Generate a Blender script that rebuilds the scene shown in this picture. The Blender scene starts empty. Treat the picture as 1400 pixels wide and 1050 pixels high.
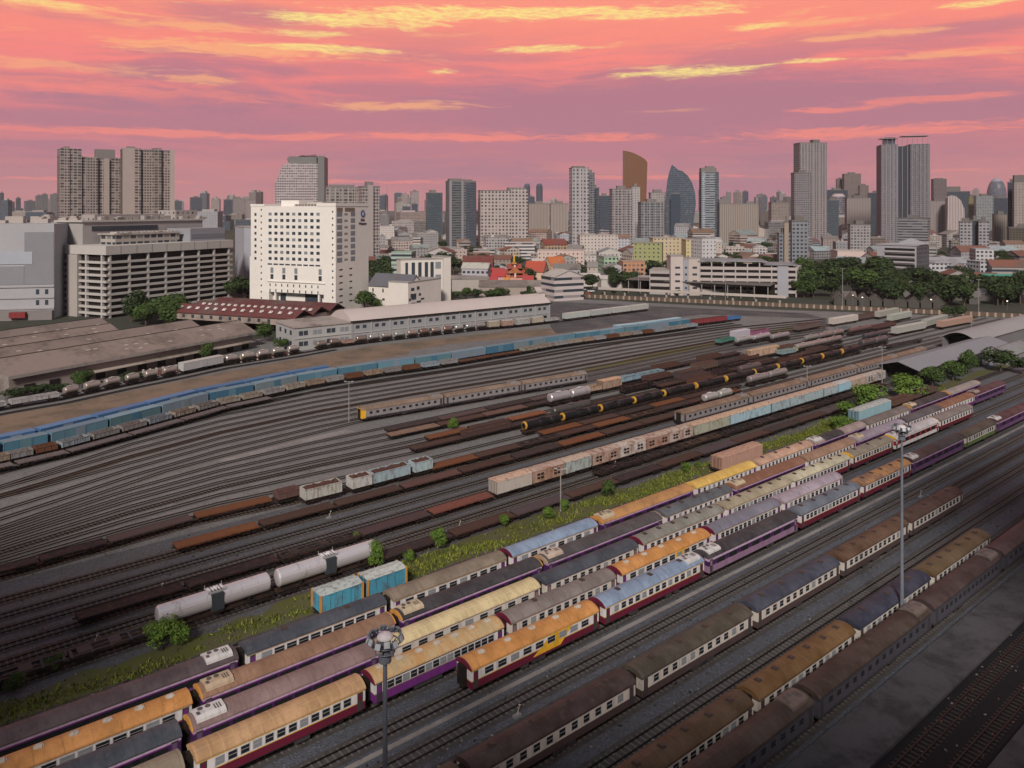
import bpy, math, random
from mathutils import Vector, Matrix
R = math.radians
rnd = random.Random(7)
sc = bpy.context.scene
col = sc.collection

# ------------------------------------------------------------------ camera
HC, F, HY = 54.0, 1050.0, 285.0          # eye height (m), focal length and horizon in photo pixels
cam = bpy.data.cameras.new('camera'); camo = bpy.data.objects.new('camera', cam); col.objects.link(camo)
cam.sensor_width = 36; cam.lens = 27; cam.shift_y = (HY-525)/1400
cam.clip_start = 1; cam.clip_end = 30000
camo.location = (0, 0, HC); camo.rotation_euler = (R(90), 0, 0)
sc.camera = camo
sc.view_settings.view_transform = 'Standard'; sc.view_settings.look = 'None'
sc.view_settings.exposure = 0.0; sc.view_settings.gamma = 1.0
sc.render.resolution_x = 1024; sc.render.resolution_y = 768
sc.cycles.max_bounces = 6; sc.cycles.diffuse_bounces = 3; sc.cycles.volume_bounces = 0
sc.cycles.transparent_max_bounces = 4

# ------------------------------------------------------------------ world: dusk sky with lit clouds
SUN_EL, SUN_AZ = 35, 187      # azimuth from +Y clockwise: behind the camera, a little to the left
w = bpy.data.worlds.new('World'); sc.world = w; w.use_nodes = True
nt = w.node_tree; nt.nodes.clear()
def N(t, **k):
    n = nt.nodes.new(t)
    for a, b in k.items(): setattr(n, a, b)
    return n
def L(a, b): nt.links.new(a, b)
def val(x, sock):
    if isinstance(x, (int, float)): sock.default_value = x
    else: L(x, sock)
def M(op, a, b=None, c=None, clamp=False):
    n = N('ShaderNodeMath', operation=op, use_clamp=clamp); val(a, n.inputs[0])
    if b is not None: val(b, n.inputs[1])
    if c is not None: val(c, n.inputs[2])
    return n.outputs[0]
def mixc(f, a, b):
    n = N('ShaderNodeMix', data_type='RGBA'); val(f, n.inputs[0])
    for v, s in ((a, n.inputs[6]), (b, n.inputs[7])):
        if isinstance(v, tuple): s.default_value = (*v, 1)
        else: L(v, s)
    return n.outputs[2]
def smooth(x, a, b):
    n = N('ShaderNodeMapRange', interpolation_type='SMOOTHSTEP'); val(x, n.inputs[0])
    n.inputs[1].default_value = a; n.inputs[2].default_value = b
    return n.outputs[0]
def lin(c):
    return tuple(((v/255)/12.92 if v/255 <= .04045 else ((v/255+.055)/1.055)**2.4) for v in c)
tc = N('ShaderNodeTexCoord'); sp = N('ShaderNodeSeparateXYZ'); L(tc.outputs['Generated'], sp.inputs[0])
az = M('MULTIPLY', M('ARCTAN2', sp.outputs[0], sp.outputs[1]), 57.2958)         # degrees, 0 straight ahead
el = M('MULTIPLY', M('ARCSINE', sp.outputs[2]), 57.2958)
def comb(x, y, z=0.0):
    n = N('ShaderNodeCombineXYZ'); val(x, n.inputs[0]); val(y, n.inputs[1]); val(z, n.inputs[2]); return n.outputs[0]
def noise(vec, scale, detail=5, rough=.55, dist=0.0):
    n = N('ShaderNodeTexNoise'); L(vec, n.inputs['Vector']); n.inputs['Scale'].default_value = scale
    n.inputs['Detail'].default_value = detail; n.inputs['Roughness'].default_value = rough
    n.inputs['Distortion'].default_value = dist; return n.outputs['Fac']
# streaky coordinates: long in azimuth, short in elevation
wav = M('SUBTRACT', noise(comb(M('MULTIPLY', az, .05), M('MULTIPLY', el, .15)), 1.0, 3), .5)
elw = M('ADD', el, M('MULTIPLY', wav, 3.0))
st1 = noise(comb(M('MULTIPLY', az, .045), M('MULTIPLY', elw, .5)), 1.0, 8, .62, .25)
st2 = noise(comb(M('MULTIPLY', az, .10), M('MULTIPLY', elw, 1.15), 4.0), 1.0, 8, .66, .35)
st3 = noise(comb(M('MULTIPLY', az, .035), M('MULTIPLY', elw, .33), 9.0), 1.0, 6, .6, .2)
fine = noise(comb(M('MULTIPLY', az, .35), M('MULTIPLY', elw, 2.6), 2.0), 1.0, 6, .7, .3)
ramp = N('ShaderNodeValToRGB'); L(M('MULTIPLY', M('ADD', el, M('MULTIPLY', M('SUBTRACT', st3, .5), 3.0)), 1/18.0), ramp.inputs[0])
els = ramp.color_ramp.elements
els[0].position = 0; els[0].color = (*lin((200, 134, 138)), 1)
els[1].position = .95; els[1].color = (*lin((255, 156, 132)), 1)
for p_, c_ in ((.12, (206, 130, 136)), (.3, (216, 128, 136)), (.55, (250, 136, 130)), (.72, (255, 146, 128))):
    e_ = els.new(p_); e_.color = (*lin(c_), 1)
c = ramp.outputs[0]
# mauve bands
c = mixc(M('MULTIPLY', M('MULTIPLY', M('MULTIPLY', smooth(st2, .52, .68), smooth(el, 1.5, 5.0)), .55), .75), c, lin((255, 142, 126)))
mv = M('MULTIPLY', smooth(st3, .44, .60), M('SUBTRACT', 1.0, smooth(el, 8.0, 15.0)))
edge = noise(comb(M('MULTIPLY', az, .8), M('MULTIPLY', elw, 5.5), 7.0), 1.0, 5, .7, .6)
edge2 = noise(comb(M('MULTIPLY', az, .22), M('MULTIPLY', elw, 2.0), 1.0), 1.0, 6, .65, .5)
def blob(a0, e0, ra, re, wob=1.0, p=.6, rag=1.0, off=0.0):
    """ragged streak around azimuth a0, elevation e0: noise thresholded inside a soft ellipse"""
    dx = M('DIVIDE', M('SUBTRACT', az, a0), ra)
    dy = M('DIVIDE', M('ADD', M('SUBTRACT', el, e0), M('MULTIPLY', wav, wob)), re)
    r = M('SQRT', M('ADD', M('MULTIPLY', dx, dx), M('MULTIPLY', dy, dy)))
    core = M('SUBTRACT', 1.0, r)
    t = M('ADD', core, M('ADD', M('MULTIPLY', M('SUBTRACT', edge, .5), 1.5*rag), M('MULTIPLY', M('SUBTRACT', edge2, .5), 3.2*rag)))
    return smooth(t, -.1-off, .75-off)
def pxs(x, y, wpx, hpx):        # photo pixel -> azimuth, elevation and half sizes in degrees
    a = math.degrees(math.atan2(x-700, F)); d = math.hypot(x-700, F)
    e = math.degrees(math.atan2(HY-y, d)); k = math.degrees(1/F)*math.cos(R(a))
    return a, e, wpx*k*math.cos(R(a)), hpx*k
for (x, y, ww, hh, s) in ((900, 146, 560, 48, 1.0), (230, 168, 380, 18, .9), (1250, 150, 380, 46, .95), (860, 205, 600, 20, .7), (560, 165, 420, 26, .8), (620, 125, 260, 14, .8),
                          (330, 20, 120, 18, .6), (1330, 38, 110, 12, .7), (1290, 60, 90, 8, .5), (70, 108, 150, 8, .6), (640, 212, 420, 14, .7),
                          (1180, 212, 300, 16, .6), (60, 235, 260, 18, .5), (480, 95, 100, 10, .45)):
    mv = M('MAXIMUM', mv, M('MULTIPLY', blob(*pxs(x, y, ww, hh), rag=.32, off=.2), s))
c = mixc(M('MULTIPLY', mv, .95), c, lin((180, 122, 140)))
sal = 0.0
for (x, y, ww, hh, s) in ((640, 188, 320, 7, 1), (1180, 180, 300, 9, 1), (250, 182, 330, 6, .9), (120, 120, 300, 12, .6), (1130, 150, 60, 5, .9),
                          (1280, 135, 160, 6, .8), (500, 248, 140, 3.5, .8), (900, 243, 200, 3.5, .7), (120, 245, 160, 3.5, .7), (1290, 232, 120, 3, .6)):
    sal = M('MAXIMUM', sal, M('MULTIPLY', blob(*pxs(x, y, ww, hh), wob=.6), s))
c = mixc(M('MULTIPLY', sal, .75), c, lin((255, 142, 126)))
org = M('MULTIPLY', M('MULTIPLY', smooth(st2, .56, .72), smooth(el, 7.5, 13.0)), .55)
for (x, y, ww, hh, s) in ((330, 68, 240, 13, .9), (250, 35, 130, 8, .8), (80, 90, 200, 10, .6), (560, 145, 130, 7, .8), (60, 6, 170, 9, .9),
                          (1180, 50, 160, 6, .8), (1290, 75, 120, 6, .7), (270, 108, 80, 6, .7), (1100, 32, 120, 7, .8), (930, 150, 60, 3, .4)):
    org = M('MAXIMUM', org, M('MULTIPLY', blob(*pxs(x, y, ww, hh), wob=.5), s))
c = mixc(M('MULTIPLY', org, .9), c, lin((255, 180, 128)))
yel = M('MULTIPLY', M('MULTIPLY', smooth(M('ADD', M('MULTIPLY', st2, .6), M('MULTIPLY', fine, .4)), .56, .66), smooth(el, 10.0, 14.5)), .6)
for (x, y, ww, hh, s) in ((470, 28, 150, 10, 1), (560, 22, 130, 9, 1), (720, 19, 330, 9, 1), (900, 20, 130, 6, 1), (440, 66, 110, 6, .9), (945, 98, 130, 8, 1), (755, 66, 110, 4.5, .9),
                          (1350, 3, 80, 5, .9), (1110, 84, 50, 3.5, .9), (600, 98, 30, 4, .9), (420, 46, 80, 5, .8), (60, 3, 110, 6, .7), (1040, 36, 60, 4, .8)):
    yel = M('MAXIMUM', yel, M('MULTIPLY', blob(*pxs(x, y, ww*.8, hh), wob=.25, rag=.95, off=.12), s))
wisp = noise(comb(M('MULTIPLY', az, 1.3), M('MULTIPLY', elw, 9.0), 3.0), 1.0, 6, .75, .8)
yel = M('MULTIPLY', yel, M('ADD', .45, M('MULTIPLY', smooth(wisp, .38, .60), .55)))
c = mixc(yel, c, lin((255, 230, 140)))
tex_ = M('ADD', .93, M('MULTIPLY', M('ADD', M('MULTIPLY', wisp, .5), M('MULTIPLY', edge, .5)), .14))
vs_ = N('ShaderNodeVectorMath', operation='SCALE'); L(c, vs_.inputs[0]); L(tex_, vs_.inputs['Scale']); c = vs_.outputs[0]
# higher and behind the camera the dusk cloud deck turns cool grey
deck = mixc(smooth(st1, .35, .7), (.13, .14, .17), (.24, .25, .29))
up = smooth(el, 17.0, 34.0)
c = mixc(up, c, deck)
front = smooth(sp.outputs[1], -.15, .35)
c = mixc(front, deck, c)
bg1 = N('ShaderNodeBackground'); L(c, bg1.inputs[0]); bg1.inputs[1].default_value = 1.0
sky = N('ShaderNodeTexSky', sky_type='NISHITA', sun_disc=False)
sky.sun_elevation = R(SUN_EL); sky.sun_rotation = R(SUN_AZ); sky.dust_density = 4
bg2 = N('ShaderNodeBackground'); L(sky.outputs[0], bg2.inputs[0]); bg2.inputs[1].default_value = 0.0
add = N('ShaderNodeAddShader'); L(bg1.outputs[0], add.inputs[0]); L(bg2.outputs[0], add.inputs[1])
out = N('ShaderNodeOutputWorld'); L(add.outputs[0], out.inputs[0])

sun = bpy.data.lights.new('sun', 'SUN'); suno = bpy.data.objects.new('sun', sun); col.objects.link(suno)
sun.energy = 4.0; sun.angle = R(9); sun.color = (1.0, .90, .80)
sd = Vector((math.sin(R(SUN_AZ))*math.cos(R(SUN_EL)), math.cos(R(SUN_AZ))*math.cos(R(SUN_EL)), math.sin(R(SUN_EL))))
suno.rotation_euler = (-sd).to_track_quat('-Z', 'Y').to_euler(); suno.location = (0, 0, 300)

# ------------------------------------------------------------------ helpers
def P(x, y, z=0.0):
    """world point at height z under photo pixel x, y (used to survey positions on the ground)"""
    D = F*(HC-z)/(y-HY); return Vector(((x-700)/F*D, D, z))
def PD(x, D, z=0.0): return Vector(((x-700)/F*D, D, z))
class MB:
    def __init__(s): s.v = []; s.f = []; s.m = []; s.uv = []
    def face(s, pts, m=0, uv=None):
        b = len(s.v); s.v += [tuple(p) for p in pts]; s.f.append(tuple(range(b, b+len(pts)))); s.m.append(m)
        s.uv.append(uv or [(0, 0)]*len(pts))
    def hexa(s, p, m=0, top=None, side=True, bottom=True):
        """p = 4 bottom + 4 top points, counter-clockwise"""
        for i in range(4):
            a, b_, c_, d = p[i], p[(i+1) % 4], p[4+(i+1) % 4], p[4+i]
            l = (Vector(b_)-Vector(a)).length; z0, z1 = a[2], d[2]
            s.face((a, b_, c_, d), m, [(0, z0), (l, z0), (l, z1), (0, z1)])
        s.face(p[4:], m if top is None else top)
        if bottom: s.face(p[3::-1], m)
    def box(s, cx, cy, z0, sx, sy, sz, m=0, rot=0.0, top=None, bottom=True):
        c_, n_ = math.cos(rot), math.sin(rot)
        q = [(cx+c_*a-n_*b_, cy+n_*a+c_*b_) for a, b_ in ((-sx/2, -sy/2), (sx/2, -sy/2), (sx/2, sy/2), (-sx/2, sy/2))]
        s.hexa([(*k, z0) for k in q]+[(*k, z0+sz) for k in q], m, top, bottom=bottom)
    def poly(s, pts, z0, z1, m=0, top=None):
        """extruded ground polygon (counter-clockwise xy list)"""
        n = len(pts)
        for i in range(n):
            a, b_ = pts[i], pts[(i+1) % n]; l = math.hypot(b_[0]-a[0], b_[1]-a[1])
            s.face([(*a[:2], z0), (*b_[:2], z0), (*b_[:2], z1), (*a[:2], z1)], m, [(0, z0), (l, z0), (l, z1), (0, z1)])
        s.face([(*k[:2], z1) for k in pts], m if top is None else top)
    def cyl(s, a, b_, r0, r1=None, n=12, m=0, caps=True):
        r1 = r0 if r1 is None else r1; a = Vector(a); b_ = Vector(b_); d = (b_-a).normalized()
        x = d.orthogonal().normalized(); y = d.cross(x)
        ra = [a+(x*math.cos(t*2*math.pi/n)+y*math.sin(t*2*math.pi/n))*r0 for t in range(n)]
        rb = [b_+(x*math.cos(t*2*math.pi/n)+y*math.sin(t*2*math.pi/n))*r1 for t in range(n)]
        for i in range(n): s.face((ra[i], ra[(i+1) % n], rb[(i+1) % n], rb[i]), m)
        if caps: s.face(ra[::-1], m); s.face(rb, m)
    def ext(s, prof, x0, x1, m=0, caps=True, ms=None, capm=None):
        """profile [(y,z)] extruded along x"""
        n = len(prof)
        for i in range(n):
            a, b_ = prof[i], prof[(i+1) % n]
            s.face(((x0, *a), (x1, *a), (x1, *b_), (x0, *b_)), ms[i] if ms else m, [(x0, a[1]), (x1, a[1]), (x1, b_[1]), (x0, b_[1])])
        if caps:
            cm = m if capm is None else capm
            s.face([(x0, *k) for k in prof], cm); s.face([(x1, *k) for k in prof[::-1]], cm)
    def mesh(s, name, mats, smooth_=False):
        me = bpy.data.meshes.new(name); me.from_pydata(s.v, [], s.f)
        for m_ in (mats if isinstance(mats, (list, tuple)) else [mats]): me.materials.append(m_)
        me.polygons.foreach_set('material_index', s.m)
        if any(u != (0, 0) for f_ in s.uv for u in f_):
            ul = me.uv_layers.new(name='UVMap'); ul.data.foreach_set('uv', [k for f_ in s.uv for u in f_ for k in u])
        if smooth_: me.polygons.foreach_set('use_smooth', [True]*len(s.f))
        me.update(); return me
def link(name, data, parent=None, loc=None, rz=None, color=None):
    o = bpy.data.objects.new(name, data); col.objects.link(o)
    if parent is not None: o.parent = parent
    if loc is not None: o.location = loc
    if rz is not None: o.rotation_euler = (0, 0, rz)
    if color is not None: o.color = (*color[:3], 1)
    return o
def tag(o, label=None, cat=None, group=None, kind=None):
    if label: o['label'] = label
    if cat: o['category'] = cat
    if group: o['group'] = group
    if kind: o['kind'] = kind
    return o
def root(name, loc, rz, label, cat, group=None):
    return tag(link(name, None, None, loc, rz), label, cat, group)
ORD = ['first', 'second', 'third', 'fourth', 'fifth', 'sixth', 'seventh', 'eighth', 'ninth', 'tenth', 'eleventh', 'twelfth', 'thirteenth',
       'fourteenth', 'fifteenth', 'sixteenth', 'seventeenth', 'eighteenth', 'nineteenth', 'twentieth', 'twenty-first', 'twenty-second',
       'twenty-third', 'twenty-fourth', 'twenty-fifth', 'twenty-sixth', 'twenty-seventh', 'twenty-eighth', 'twenty-ninth', 'thirtieth']
def copy_tree(o, parent=None):
    c_ = o.copy(); col.objects.link(c_)
    if parent is not None: c_.parent = parent
    for ch in KIDS.get(o.name, []): copy_tree(ch, c_)
    return c_
KIDS = {}
def kids_of(o):
    r = [c_ for c_ in bpy.data.objects if c_.parent == o]
    KIDS[o.name] = r
    for c_ in r: kids_of(c_)

# ------------------------------------------------------------------ materials
def newmat(name):
    m = bpy.data.materials.new(name); m.use_nodes = True; return m
def base_nodes(m):
    global nt
    nt = m.node_tree; return nt.nodes['Principled BSDF']
_mc = {}
def mat(name, c0, rough=.7, amt=.25, scale=.6, metal=0.0, second=None, secamt=.4, bump=0.0, tint=False, stretch=(1, 1, 1), sthr=.12):
    """weathered paint: colour varied by two noises, optional second (rust/dirt) colour in ragged patches"""
    if name in _mc: return _mc[name]
    m = newmat(name); b = base_nodes(m); tc = N('ShaderNodeTexCoord'); oi = N('ShaderNodeObjectInfo')
    mp = N('ShaderNodeMapping'); L(tc.outputs['Object'], mp.inputs[0]); mp.inputs['Scale'].default_value = stretch
    va = N('ShaderNodeVectorMath', operation='ADD'); L(mp.outputs[0], va.inputs[0])
    L(comb(M('MULTIPLY', oi.outputs['Random'], 97.0), M('MULTIPLY', oi.outputs['Random'], 31.0)), va.inputs[1])
    n1 = noise(va.outputs[0], scale, 6, .62); n2 = noise(va.outputs[0], scale*7, 4, .6)
    if tint: src = oi.outputs['Color']
    else:
        rg = N('ShaderNodeRGB'); rg.outputs[0].default_value = (*c0, 1); src = rg.outputs[0]
    f = M('ADD', 1-amt, M('MULTIPLY', M('ADD', M('MULTIPLY', n1, .65), M('MULTIPLY', n2, .35)), 2*amt))
    vm = N('ShaderNodeVectorMath', operation='SCALE'); L(src, vm.inputs[0]); L(f, vm.inputs['Scale'])
    cc = vm.outputs[0]
    if second:
        msk = smooth(M('ADD', M('MULTIPLY', n1, .7), M('MULTIPLY', n2, .3)), .5+.18*(1-secamt*2)-sthr, .5+.18*(1-secamt*2)+sthr)
        cc = mixc(M('MULTIPLY', msk, .85), cc, second)
    L(cc, b.inputs['Base Color']); b.inputs['Roughness'].default_value = rough; b.inputs['Metallic'].default_value = metal
    b.inputs['Specular IOR Level'].default_value = .25
    if bump:
        bp = N('ShaderNodeBump'); bp.inputs['Strength'].default_value = bump; bp.inputs['Distance'].default_value = .1
        L(n2, bp.inputs['Height']); L(bp.outputs[0], b.inputs['Normal'])
    _mc[name] = m; return m
RUST = (.085, .035, .022)
def facade(name, glass=(.035, .045, .06), bw=3.2, fh=3.2, fx=(.2, .8), fz=(.3, .8), lightwin=.25, rough=.75, dirt=.16, glrough=.25):
    """wall of the object's own colour with a grid of window openings, laid out in metres"""
    if name in _mc: return _mc[name]
    m = newmat(name); b = base_nodes(m); uv = N('ShaderNodeUVMap'); s_ = N('ShaderNodeSeparateXYZ'); L(uv.outputs[0], s_.inputs[0])
    oi = N('ShaderNodeObjectInfo')
    u = M('DIVIDE', s_.outputs[0], bw); v = M('DIVIDE', s_.outputs[1], fh); fu = M('FRACT', u); fv = M('FRACT', v)
    g = M('MULTIPLY', M('MULTIPLY', M('GREATER_THAN', fu, fx[0]), M('LESS_THAN', fu, fx[1])),
          M('MULTIPLY', M('GREATER_THAN', fv, fz[0]), M('LESS_THAN', fv, fz[1])))
    nz = N('ShaderNodeNewGeometry'); sn = N('ShaderNodeSeparateXYZ'); L(nz.outputs['Normal'], sn.inputs[0])
    g = M('MULTIPLY', g, M('LESS_THAN', M('ABSOLUTE', sn.outputs[2]), .5))
    wn = N('ShaderNodeTexWhiteNoise', noise_dimensions='3D'); L(comb(M('FLOOR', u), M('FLOOR', v), oi.outputs['Random']), wn.inputs[0])
    lw = M('MULTIPLY', M('GREATER_THAN', wn.outputs[0], 1-lightwin), .5)
    tc = N('ShaderNodeTexCoord'); n1 = noise(tc.outputs['Object'], .05, 5, .6)
    mp = N('ShaderNodeMapping'); L(tc.outputs['Object'], mp.inputs[0]); mp.inputs['Scale'].default_value = (1, 1, .12)
    n2 = noise(mp.outputs[0], .7, 4, .65)
    f = M('ADD', 1-dirt, M('MULTIPLY', M('ADD', M('MULTIPLY', n1, .5), M('MULTIPLY', n2, .5)), dirt*2))
    vm = N('ShaderNodeVectorMath', operation='SCALE'); L(oi.outputs['Color'], vm.inputs[0]); L(f, vm.inputs['Scale'])
    gl = mixc(lw, glass, vm.outputs[0])
    L(mixc(g, vm.outputs[0], gl), b.inputs['Base Color'])
    L(M('SUBTRACT', rough, M('MULTIPLY', g, rough-glrough)), b.inputs['Roughness'])
    b.inputs['Specular IOR Level'].default_value = .3
    _mc[name] = m; return m

def ground_mat():
    m = newmat('ballast'); b = base_nodes(m); tc = N('ShaderNodeTexCoord'); V = tc.outputs['Object']
    big = noise(V, .018, 4, .55); mid = noise(V, .16, 6, .65); sm = noise(V, 1.6, 6, .75); peb = N('ShaderNodeTexVoronoi'); L(V, peb.inputs[0]); peb.inputs['Scale'].default_value = 6.0
    wn = N('ShaderNodeSeparateXYZ'); L(peb.outputs['Color'], wn.inputs[0])
    c_ = mixc(smooth(big, .35, .65), (.140, .138, .142), (.172, .164, .162))
    c_ = mixc(M('MULTIPLY', smooth(mid, .45, .75), .5), c_, (.045, .040, .038))
    c_ = mixc(M('MULTIPLY', smooth(sm, .35, .7), .35), c_, (.21, .21, .22))
    c_ = mixc(M('MULTIPLY', M('GREATER_THAN', wn.outputs[0], .95), .5), c_, (.33, .34, .36))
    c_ = mixc(M('MULTIPLY', M('LESS_THAN', wn.outputs[0], .2), .5), c_, (.05, .048, .05))
    L(c_, b.inputs['Base Color']); b.inputs['Roughness'].default_value = .95
    bp = N('ShaderNodeBump'); bp.inputs['Strength'].default_value = .6; bp.inputs['Distance'].default_value = .12
    L(M('ADD', sm, peb.outputs['Distance']), bp.inputs['Height']); L(bp.outputs[0], b.inputs['Normal'])
    return m
BALLAST = ground_mat()
BED = mat('track_bed', (.070, .067, .069), .95, .5, .8, second=(.036, .030, .028), secamt=.4)
BED_OR = mat('track_bed_rusty', (.080, .064, .054), .95, .45, .8, second=(.042, .026, .018), secamt=.5)
SLEEP_F = mat('sleeper_buried', (.105, .10, .097), .9, .4, .7)
BED_F = mat('track_bed_clean', (.135, .130, .129), .95, .4, .9, second=(.085, .073, .066), secamt=.3)
SLEEP = mat('sleeper_concrete', (.105, .100, .098), .9, .4, .7)
SLEEP_D = mat('sleeper_timber', (.05, .038, .032), .9, .4, .7)
RAIL = mat('rail_steel', (.014, .010, .010), .55, .3, .4, metal=.3)
RAIL_S = mat('rail_shiny', (.02, .016, .016), .4, .3, .4, metal=.3)
CONC = mat('concrete', (.26, .245, .24), .9, .3, .15, second=(.14, .13, .125), secamt=.45)
CONC_D = mat('concrete_dark', (.080, .078, .088), .9, .5, .22, second=(.03, .029, .032), secamt=.45)
SAND = mat('sandy_soil', (.21, .15, .11), .95, .35, .10, second=(.10, .08, .062), secamt=.45)
ASPH = mat('yard_asphalt', (.065, .064, .072), .9, .25, .08, second=(.12, .11, .11), secamt=.4)
DARKBED = mat('oily_track_bed', (.009, .010, .013), .9, .4, .5)
GRASS = mat('grass_soil', (.085, .095, .022), .95, .5, .35, second=(.085, .075, .05), secamt=.5)
BLACK = mat('underframe_black', (.009, .008, .008), .8, .4, 1.0, second=(.025, .016, .012), secamt=.4)
GLASS = mat('coach_glass', (.016, .018, .022), .15, .3, .5)
TINT = mat('painted_metal', (1, 1, 1), .6, .22, .5, tint=True)
TRUST = mat('painted_metal_rusty', (1, 1, 1), .7, .3, 1.5, tint=True, second=RUST, secamt=.3, sthr=.12, stretch=(1, 1, .35))
TRUST2 = mat('painted_metal_very_rusty', (1, 1, 1), .75, .35, .9, tint=True, second=(.17, .075, .04), secamt=.42, sthr=.10, stretch=(1, 1, .5))
TCONC = mat('painted_wall', (1, 1, 1), .85, .18, .06, tint=True)
TROOF = mat('weathered_roof', (1, 1, 1), .75, .3, .09, tint=True, second=(.10, .08, .07), secamt=.35)
DARKGLASS = mat('window_glass', (.04, .05, .065), .2, .4, .3)

def roofmat(c0, kind='plain'):
    """coach roof: paint gone chalky, streaked across the roof, seams for ribbed ones"""
    key = 'coach_roof_%s_%d_%d_%d' % (kind, *[int(k*999) for k in c0])
    if key in _mc: return _mc[key]
    m = newmat(key); b = base_nodes(m); tc = N('ShaderNodeTexCoord'); oi = N('ShaderNodeObjectInfo')
    va = N('ShaderNodeVectorMath', operation='ADD'); L(tc.outputs['Object'], va.inputs[0]); L(comb(M('MULTIPLY', oi.outputs['Random'], 200.0), 0.0), va.inputs[1])
    mp = N('ShaderNodeMapping'); L(va.outputs[0], mp.inputs[0]); mp.inputs['Scale'].default_value = (1.6, .25, 1)
    n1 = noise(va.outputs[0], .35, 5, .6); n2 = noise(mp.outputs[0], 1.1, 5, .7); n3 = noise(va.outputs[0], 5.0, 3, .6)
    dk = tuple(k*.55 for k in c0); lt = tuple(min(1, k*1.35+.02) for k in c0)
    c_ = mixc(smooth(n1, .3, .7), c0, lt); c_ = mixc(M('MULTIPLY', smooth(n2, .45, .75), .6), c_, dk); c_ = mixc(M('MULTIPLY', smooth(n3, .5, .8), .3), c_, dk)
    s_ = N('ShaderNodeSeparateXYZ'); L(tc.outputs['Object'], s_.inputs[0])
    c_ = mixc(M('MULTIPLY', smooth(noise(va.outputs[0], .9, 7, .75), .52, .68), .45), c_, tuple(.5*k+.5*g for k, g in zip(c0, (.17, .155, .14))))
    if kind == 'rib':
        fr = M('FRACT', M('DIVIDE', s_.outputs[0], 1.22)); ln = M('GREATER_THAN', M('ABSOLUTE', M('SUBTRACT', fr, .5)), .44)
        c_ = mixc(M('MULTIPLY', ln, .55), c_, lt); fy = M('LESS_THAN', M('ABSOLUTE', M('SUBTRACT', M('ABSOLUTE', s_.outputs[1]), .6)), .05)
        c_ = mixc(M('MULTIPLY', fy, .35), c_, lt)
    else:
        fr = M('FRACT', M('DIVIDE', s_.outputs[0], 2.45)); ln = M('GREATER_THAN', M('ABSOLUTE', M('SUBTRACT', fr, .5)), .485)
        c_ = mixc(M('MULTIPLY', ln, .4), c_, dk)
    if kind == 'patch':      # rust spreads from the centre line
        c_ = mixc(M('MULTIPLY', smooth(M('ADD', n1, M('MULTIPLY', n3, .3)), .55, .75), .8), c_, (.42, .22, .08))
    L(c_, b.inputs['Base Color']); b.inputs['Roughness'].default_value = .6; b.inputs['Specular IOR Level'].default_value = .3
    _mc[key] = m; return m
def paint(c0, amt=.18):
    return mat('paint_%d_%d_%d' % tuple(int(k*999) for k in c0), c0, .5, amt, 1.1, stretch=(1.6, 1, .35), second=tuple(k*.5+.012 for k in c0), secamt=.36, sthr=.16)

# ------------------------------------------------------------------ the yard's own axes: s runs along the tracks, q across them
U = Vector((.7744, .6327, 0)); Q = Vector((-.6327, .7744, 0)); RZ = math.atan2(U.y, U.x)
def SQ(s, q, z=0.0): v = U*s+Q*q; return Vector((v.x, v.y, z))
def s_at(px, q):
    t = (px-700)/F; return q*(.6327+.7744*t)/(.7744-.6327*t)
def ypx(q, px, z=0.0):
    p = SQ(s_at(px, q), q); return HY+F*(HC-z)/p.y

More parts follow.
